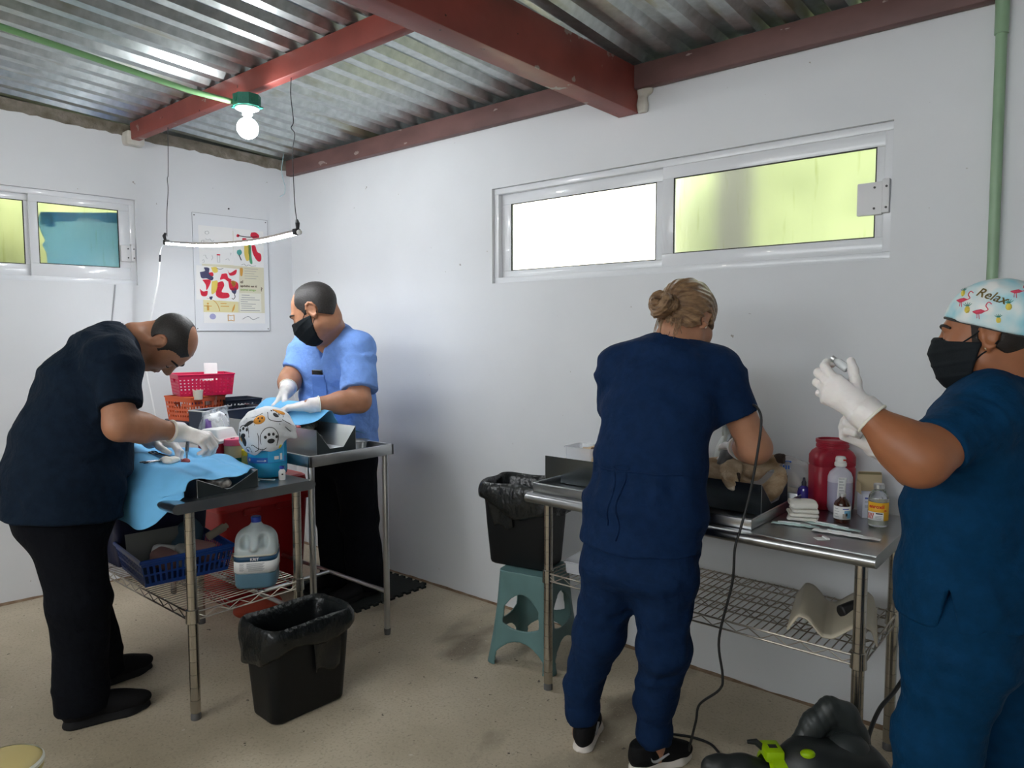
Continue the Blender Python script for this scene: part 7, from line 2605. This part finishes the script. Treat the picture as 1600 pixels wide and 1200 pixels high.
def drug_carton():
    root = thing('drug_carton', 'white medicine carton with its brown lid flap standing open', 'carton', (3.962, -.150, T3Z), math.radians(30))
    a, b, h = .040, .030, .082
    m = MB()
    for lo, hi in (((-a, -b, 0), (a, -b + .0012, h)), ((-a, b - .0012, 0), (a, b, h)), ((-a, -b, 0), (-a + .0012, b, h)), ((a - .0012, -b, 0), (a, b, h)), ((-a, -b, 0), (a, b, .0012))):
        m.box(lo, hi)
    body = m.build('carton_body', M_carton, root, smooth=0)
    pts = [(-a, h), (a, h), (a + .001, h + .060), (a - .006, h + .070), (-a + .004, h + .070), (-a - .001, h + .064)]
    MB().prism(pts, 'y', b + .004, b + .0055).build('lid_flap', M_card, root, smooth=0)
    MB().box((-a + .002, b + .001, h + .060), (a - .002, b + .0042, h + .068)).build('flap_fold', mat('carton_fold', (.20, .16, .08), rough=.85), root, smooth=0)
    MB().prism([(-b, h), (b, h), (b - .004, h + .040), (-b + .012, h + .036)], 'x', -a - .0055, -a - .0042).build('side_flap', M_card, root, smooth=0)
    fr = lambda x, z: basis(Vector((x, -b - .0007, z)), x=(1, 0, 0), y=(0, 0, 1))
    for i, (x0, x1, z, t) in enumerate([(-.032, -.022, .066, .006), (-.018, .012, .066, .006), (-.032, .004, .058, .0014), (-.032, .0, .054, .0014), (-.032, -.018, .044, .0014), (-.032, -.020, .040, .0014), (-.032, -.022, .036, .0014)]):
        MB().box((x0, -b - .0006, z), (x1, -b - .0001, z + t)).build('carton_print', M_blue_ink if i < 2 else M_inkg, body, smooth=0)
    MB().box((-.016, -b - .0006, .012), (.006, -b - .0001, .021)).build('carton_print', M_blue_ink, body, smooth=0)
drug_carton()

def amber_label_bottle():
    root = thing('medicine_bottle', 'clear glass bottle with amber enroxil label at the table end', 'bottle', (4.012, -.275, T3Z), math.radians(-72))
    R = .0318
    MB().lathe([(0, .004), (.018, .002), (.026, 0), (R - .001, .004), (R, .010), (R, .092), (R - .004, .106), (.021, .119), (.0145, .124), (.0142, .134), (0, .134)], 40, cap=False).build('bottle_glass', M_clear_gl, root, smooth=60)
    MB().lathe([(0, .008), (R - .003, .008), (R - .0028, .085), (0, .0851)], 32, cap=False).build('fluid', M_clear_fl, root)
    MB().lathe([(.0150, .126), (.0172, .128), (.0172, .140), (.0150, .143), (0, .143)], 28, cap=False).build('bottle_cap', M_alu_cap, root)
    def arc(z0, z1, a0, a1, m, name, r=R + .0008, n=24):
        vs = []
        for i in range(n + 1):
            a = a0 + (a1 - a0) * i / n
            vs += [(r * math.cos(a), r * math.sin(a), z0), (r * math.cos(a), r * math.sin(a), z1)]
        return MB().add(vs, [(2 * i, 2 * i + 2, 2 * i + 3, 2 * i + 1) for i in range(n)]).build(name, m, root, solid=.0006)
    lab = arc(.024, .084, -1.25, 1.15, M_lab_or, 'label')
    arc(.024, .052, -1.25, .42, M_paper, 'label_lower', R + .0013)
    t = text('enroxil', .0175, 'label_text', M_lab_red, root, Matrix.Identity(4), bold=.0005)
    n2 = text('5%', .0085, 'label_text', M_lab_red, root, Matrix.Identity(4), bold=.0002)
    def bend(o, y0, a0, r=R + .0016):
        for v in o.data.vertices:
            x, y, z = v.co
            a = a0 + x / r
            v.co = ((r + z * .6) * math.cos(a), (r + z * .6) * math.sin(a), y0 + y)
    bend(t, .065, -1.02); bend(n2, .055, .42)
    for i in range(4):
        a = -1.22 + .17 * i
        vs = []
        for k in range(7):
            tt = k / 6
            for da in (0, .085):
                aa = a + da + .16 * tt
                vs.append(((R + .0020) * math.cos(aa), (R + .0020) * math.sin(aa), .028 + .020 * tt))
        MB().add(vs, [(2 * k, 2 * k + 1, 2 * k + 3, 2 * k + 2) for k in range(6)]).build('label_stripe', M_lab_red, root, solid=.0004)
    arc(.046, .0495, -.30, .32, M_ink, 'label_line', R + .0018)
    for i in range(3):
        arc(.030 + .0045 * i, .0312 + .0045 * i, -.35, .18 + .05 * i, M_inkg, 'label_line', R + .0018)
amber_label_bottle()

def purple_bottle():
    root = thing('small_bottle', 'small violet plastic bottle left of the red jug', 'bottle', (3.716, -.115, T3Z))
    MB().lathe([(0, 0), (.020, 0), (.0235, .004), (.0235, .046), (.020, .060), (.010, .068), (.008, .072)], 28, cap=False).build('bottle_body', M_purple_b, root)
    MB().lathe([(.009, .070), (.009, .082), (.005, .090), (.004, .100), (0, .101)], 20, cap=False).build('bottle_nozzle', mat('nozzle_dark', (.02, .02, .04), rough=.4), root)
purple_bottle()

def zip_bag():
    root = thing('plastic_bag', 'clear plastic bag with blue print holding cotton by the trough end', 'bag', (3.655, -.075, T3Z), math.radians(12))
    S = SDF()
    S.ell((0, 0, .045), (.055, .036, .045), k=.02); S.ell((.03, -.004, .035), (.045, .034, .035), k=.02)
    S.disp = folds(.006, 55, 4)
    S.mesh('cotton_wool', .005, mat('cotton_cream', (.60, .54, .46), rough=.95, bump=.6, bscale=60, bdist=.01), root)
    T = SDF()
    T.ell((.005, 0, .060), (.078, .040, .066), k=.02); T.ell((-.02, 0, .120), (.055, .022, .052), k=.03); T.ell((.045, -.005, .10), (.035, .022, .05), k=.03)
    f = folds(.006, 70, 7)
    T.disp = f
    T.half((0, 0, .001), (0, 0, -1))
    T.mesh('bag_film', .005, M_bag, root)
    q = MB().grid(lambda u, v: (-.032 + .030 * u + .004 * v, -.0300 + .004 * math.sin(3 * u) + .010 * v, .112 + .042 * v), 6, 8).build('bag_label', mat('label_blue_print', (.45, .50, .72), rough=.5), root, solid=.0006)
    MB().grid(lambda u, v: (-.030 + .028 * u + .004 * v, -.0212 + .004 * math.sin(3 * u) - .0022, .142 + .012 * v), 6, 3).build('label_band', M_blue_lab, root, solid=.0006)
    for i in range(3):
        MB().box((-.028 + .009 * i, -.0302 + .0015 * i, .118), (-.023 + .009 * i, -.0285 + .0015 * i, .137)).build('label_line', M_blue_lab, root, smooth=0)
zip_bag()

def gauze_stack():
    rnd = random.Random(9)
    z = T3Z + .0005
    labs = ['lowest folded white gauze pad of the stack beside the trough', 'second folded white gauze pad from the bottom of the stack', 'second folded white gauze pad from the top of the stack', 'topmost folded white gauze pad of the stack, tucked at its edges']
    for i in range(4):
        h = .014 if i < 3 else .022
        a, b = .050 - .002 * i + rnd.uniform(-.003, .003), .043 + rnd.uniform(-.003, .003)
        S = SDF()
        S.box((0, 0, h / 2), (a, b, h / 2 - .0006), r=.006)
        if i == 3:
            S.ell((.018, .0, .016), (.026, .032, .010), k=.01); S.ell((-.024, -.01, .014), (.022, .026, .009), k=.01)
        g = folds(.0022, 70, i + 1)
        S.disp = g
        o = S.mesh('gauze_pad', .0038, M_gauze)
        o.location = (3.793 + rnd.uniform(-.004, .004), -.352 + rnd.uniform(-.004, .004), z)
        o.rotation_euler = (0, 0, math.radians(24 + rnd.uniform(-9, 9)))
        tag(o, labs[i], 'gauze', 'folded gauze pads stacked on the right table')
        z += h + .0006
gauze_stack()

def packets():
    def syr(name, label, p, rz, L, wd, col, lift=0, tip=True):
        root = thing(name, label, 'syringe packet', (p[0], p[1], T3Z + .0008 + lift), rz)
        pk = MB().grid(lambda u, v: ((u - .5) * L, (v - .5) * wd * (1 - .5 * max(0, u - .75) * 4 * (1 if tip else 0)), .003 + .006 * math.sin(math.pi * v) * math.sin(math.pi * min(1, u * 1.1)) + .001 * math.sin(30 * u)), 26, 10).build('wrapper', col, root, solid=.0008, smooth=70)
        s = MB().lathe([(.0042, -.055), (.0042, .015), (.0016, .018), (.0012, .050)], 14, M=basis(Vector((0, 0, .007)), z=(1, 0, 0), x=(0, 0, 1)))
        s.build('syringe_barrel', mat('syringe_clear', (.72, .78, .78), rough=.2), root)
        return root
    syr('syringe', 'wrapped syringe nearest the gauze stack', (3.800, -.452, 0), math.radians(12), .150, .030, M_teal_pack)
    syr('syringe', 'wrapped syringe lying in front of the brown bottle', (3.905, -.402, 0), math.radians(-4), .175, .028, M_teal_pack, .002)
    syr('syringe', 'wrapped syringe with white pointed end nearest the table corner', (3.965, -.470, 0), math.radians(2), .200, .036, M_paper, .001)
    o = MB().box((-.019, -.016, 0), (.019, .016, .0012)).box((.010, -.016, .0012), (.019, .016, .0055)).build('paper_slip', M_paper, smooth=0)
    o.location = (3.917, -.558, T3Z + .0006); o.rotation_euler = (0, 0, .75)
    tag(o, 'small square white paper slip near the front edge of the right table', 'paper')
packets()

# ---- on the wire shelf of the right table
def wavy():
    def fn(u, v):
        x = -.130 + .260 * u
        z = .029 * math.cos(2 * math.pi * (u * 1.42 - .18)) + .030 - .030 * max(0, u - .86) * 7 * .3 - max(0, .10 - u) * .34 - max(0, u - .93) * .5
        return (x + .018 * math.sin(2 * math.pi * u * 1.42) * .4, -.17 + .34 * v, max(.004, z))
    o = MB().grid(fn, 60, 12).build('wavy_tray', M_cream, smooth=70, solid=.006)
    o.location = (3.905, -.365, .506); o.rotation_euler = (0, 0, math.radians(14))
    tag(o, 'cream wavy plastic cradle on the wire shelf of the right table', 'cradle')
    o = MB().lathe([(0, 0), (.017, 0), (.021, .004), (.0225, .060), (.019, .078), (.012, .082), (0, .082)], 26, cap=False).build('clipper_cap', M_rub)
    o.matrix_world = basis(Vector((3.930, -.375, .545)), z=(.50, .82, .16), x=(0, -.2, 1))
    tag(o, 'black plastic nozzle lying in the cream cradle', 'nozzle')
wavy()
def shelf_box():
    root = clear_tub('clear plastic bottle box lying on the left end of the right wire shelf', 2.985, -.430, .5025, .085, .110, .048, math.radians(8), m=mat('clear_tub', (.70, .72, .76), rough=.15, alpha=.55), name='clear_box')
    MB().loft([(0, 0, .046, .088, .113, .018), (0, 0, .052, .088, .113, .018)], 32).build('box_lid', mat('clear_lid', (.74, .75, .78), rough=.2, alpha=.6), root)
shelf_box()

# ---- the blower on the floor
def blower():
    root = thing('leaf_blower', 'black and lime electric blower lying on the floor under the right table end', 'blower', (3.985, -.775, 0), math.radians(40.2))
    root.scale = (1.08, 1.0, 1.22)
    S = SDF()
    # local X along the machine (nozzle at -X), Y to the rear, Z up
    S.spine([((-.100, 0, .135), .070, .075), ((-.040, 0, .130), .092, .105), ((.060, 0, .125), .098, .112), ((.130, 0, .120), .090, .100), ((.165, 0, .115), .072, .082)], (0, 1, 0), k=.03)
    S.box((.085, .0, .155), (.085, .078, .062), r=.030, k=.03)
    S.ell((-.02, -.01, .190), (.080, .070, .060), k=.03)
    S.ell((0, 0, .060), (.13, .085, .060), k=.03)
    S.half((0, 0, .0015), (0, 0, -1), k=.004)
    S.mesh('blower_housing', .0048, M_blower, root)
    # carrying handle: a ribbed loop over the back
    H = SDF()
    H.chain([(-.030, .03, .215), (.005, .035, .268), (.050, .04, .300), (.095, .04, .285), (.122, .04, .235), (.135, .04, .180)], [.032, .031, .031, .031, .031, .034], k=.02)
    H.box((.055, .04, .225), (.055, .012, .045), r=.01, k=.01)
    def ribs(P): return (.0022 * np.maximum(0, np.sin((P[:, 0] * .9 + P[:, 2] * .5) * 330)) ** 4 * (P[:, 0] < .06)).astype(np.float32)
    H.disp = ribs
    H.mesh('handle', .0042, M_blower2, root)
    M2 = MB(); M2.sphere((.085, .005, .215), (.060, .052, .045), 24, 14); M2.build('motor_cover', M_blower2, root)
    N_ = SDF()
    N_.chain([(-.145, 0, .140), (-.200, 0, .155), (-.262, .0, .172)], [.056, .050, .034], k=.02)
    N_.rc((-.262, 0, .172), (-.285, 0, .178), .034, .024, k=.02)
    N_.mesh('nozzle', .0042, M_blower, root)
    for s in (-.5, 0.1, .7):
        MB().tube([(-.165, -.052 * math.cos(s), .150 + .050 * math.sin(s) + .005), (-.235, -.043 * math.cos(s), .164 + .042 * math.sin(s) + .003)], .0018, 6).build('nozzle_rib', M_blower2, root)
    ring = MB().lathe([(.066, -.026), (.082, -.022), (.086, .020), (.078, .028), (.060, .026)], 36, M=basis(Vector((-.118, 0, .137)), z=(1, 0, -.15), x=(0, 1, 0)), cap=False)
    ring.box((-.145, -.034, .205), (-.095, .034, .232), bev=.006)
    ring.build('lime_collar', M_lime, root)
    MB().box((-.130, -.012, .2305), (-.108, .006, .2325)).build('collar_slot', M_ink, root)
    MB().tube([(-.138, .012, .219), (-.160, .012, .236), (-.182, .012, .236)], [.008, .008, .005], 8).build('latch', M_blower, root)
    MB().sphere((-.042, -.050, .236), (.020, .016, .010), 16, 10).build('lime_button', M_lime, root)
    MB().prism([(-.110, .0), (-.070, .0), (-.055, .06), (-.105, .05)], 'y', -.096, -.066).build('lime_foot', M_lime, root, smooth=30)
    MB().tube(spline([(-.09, -.062, .178), (-.02, -.098, .150), (.06, -.104, .128), (.14, -.082, .112)], 6), .0022, 6).build('housing_seam', M_blower2, root)
    st = MB().box((.128, -.0895, .088), (.160, -.0885, .132), M=Matrix.Rotation(0, 4, 'Z'))
    s_ = st.build('sticker', mat('sticker_grey', (.40, .46, .47), rough=.5), root, smooth=0)
    for i in range(4):
        MB().box((.133, -.0902, .095 + .008 * i), (.155 - .006 * (i % 2), -.0896, .0985 + .008 * i)).build('sticker_print', M_ink, s_, smooth=0)
    W2L = (Matrix.Translation(root.location) @ Matrix.Rotation(math.radians(40.2), 4, 'Z') @ Matrix.Diagonal((1.08, 1.0, 1.22, 1))).inverted()
    cord = [W2L @ Vector(q) for q in ((4.085, -.690, .170), (4.090, -.630, .240), (4.078, -.580, .262), (4.076, -.450, .290), (4.092, -.320, .305), (4.112, -.160, .350), (4.125, -.070, .380), (4.140, -.008, .410))]
    MB().tube(spline(cord, 8), .0062, 8).build('power_cord', M_rub, root)
    c2 = [(.165, -.02, .085), (.200, -.03, .100), (.235, -.05, .075), (.245, -.08, .03), (.24, -.12, .006), (.22, -.2, .0055)]
    MB().tube(spline(c2, 7), .0045, 8).build('hose', M_rub, root)
    return root
blower()
cord = [(3.395, -.560, .0055), (3.430, -.540, .0055), (3.480, -.520, .005), (3.545, -.520, .005), (3.600, -.560, .005), (3.640, -.600, .0055), (3.68, -.680, .0055), (3.70, -.78, .0055), (3.72, -.90, .0055)]
tag(MB().tube(spline(cord, 8), .0048, 8).build('extension_cord', M_rub), 'black cord on the floor between the white soled shoe and the blower', 'cord')
cord = [(3.405, -.545, .005), (3.46, -.505, .005), (3.40, -.470, .005), (3.35, -.50, .005)]

def pail():
    root = thing('plastic_pail', 'cream pail with a yellowed lid at the lower left edge of the picture', 'pail', (2.30, -2.330, 0))
    MB().lathe([(0, .002), (.070, 0), (.075, .006), (.088, .275), (.086, .275), (.072, .010), (0, .008)], 36, cap=False).build('pail_body', mat('pail_cream', (.62, .58, .44), rough=.5), root)
    MB().lathe([(.094, .268), (.096, .270), (.096, .290), (.090, .296), (.084, .300), (.070, .303), (0, .305)], 40, cap=False).build('pail_lid', mat('pail_lid', (.50, .40, .16), rough=.5), root)
    MB().lathe([(.0955, .282), (.0985, .284), (.0985, .292), (.0935, .298)], 40, cap=False).build('lid_rim', mat('pail_rim', (.74, .74, .66), rough=.5), root)
pail()

# ---- in the hands of the person in the printed cap
def vial_and_syringe(HL, HR):
    w, x, y, z, ch = HL
    c = w(.050, .100, -.050)
    ax = (y * .35 + Vector((0, 0, 1)) * .9).normalized()
    M = basis(c, z=ax, x=x)
    root = thing('medicine_vial', 'small clear vial pinched in the raised glove', 'vial', (0, 0, 0))
    root.matrix_world = M
    MB().lathe([(0, -.012), (.009, -.012), (.0105, -.010), (.0105, .014), (.008, .020), (.0055, .024), (.0055, .028), (0, .028)], 24, cap=False).build('vial_glass', mat('vial_clear', (.82, .84, .84), rough=.06, alpha=.55, coat=.6), root)
    MB().lathe([(.0065, .025), (.0072, .026), (.0072, .034), (0, .035)], 20, cap=False).build('vial_cap', M_alu_cap, root)
    w2, x2, y2, z2, ch2 = HR
    p = w2(.020, .082, -.045)
    a = (c - p).normalized()
    M2 = basis(p, z=a, x=x2)
    r2 = thing('syringe', 'syringe held in the lower glove below the raised vial', 'syringe', (0, 0, 0))
    r2.matrix_world = M2
    L = (c - p).length
    MB().lathe([(.0068, -.045), (.0095, -.045), (.0095, -.043), (.0068, -.043), (.0068, .020), (.0030, .024), (.0018, .030)], 18).build('syringe_barrel', mat('barrel_clear', (.75, .78, .78), rough=.15, alpha=.7), r2)
    MB().lathe([(.0030, -.080), (.0088, -.080), (.0088, -.077), (.0030, -.077), (.0030, -.040)], 14).build('plunger', M_ink, r2)
    MB().tube([(0, 0, .028), (0, 0, min(.075, L - .012))], .0007, 6).build('needle', M_steel, r2)
WORLD_BUILT = list(WORLD5) + list(WORLD6)
WORLD_BUILT.append(person_bending())
WORLD_BUILT.append(person_light_blue())
WORLD_BUILT.append(person_bun())
pc_, HL_, HR_ = person_cap()
WORLD_BUILT.append(pc_)
vial_and_syringe(HL_, HR_)
# ================================================================= put parts into their thing's own coordinates
def localize(root):
    inv = root.matrix_basis.inverted()
    def rec(o):
        for ch in o.children:
            if ch.matrix_basis == Matrix.Identity(4):
                ch.data.transform(inv)
                rec2(ch)
            else:
                ch.matrix_basis = inv @ ch.matrix_basis
    def rec2(o):
        for ch in o.children:
            if ch.matrix_basis == Matrix.Identity(4):
                ch.data.transform(inv)
            else:
                ch.matrix_basis = inv @ ch.matrix_basis
    rec(root)
bpy.context.view_layer.update()
for r in WORLD_BUILT:
    localize(r)
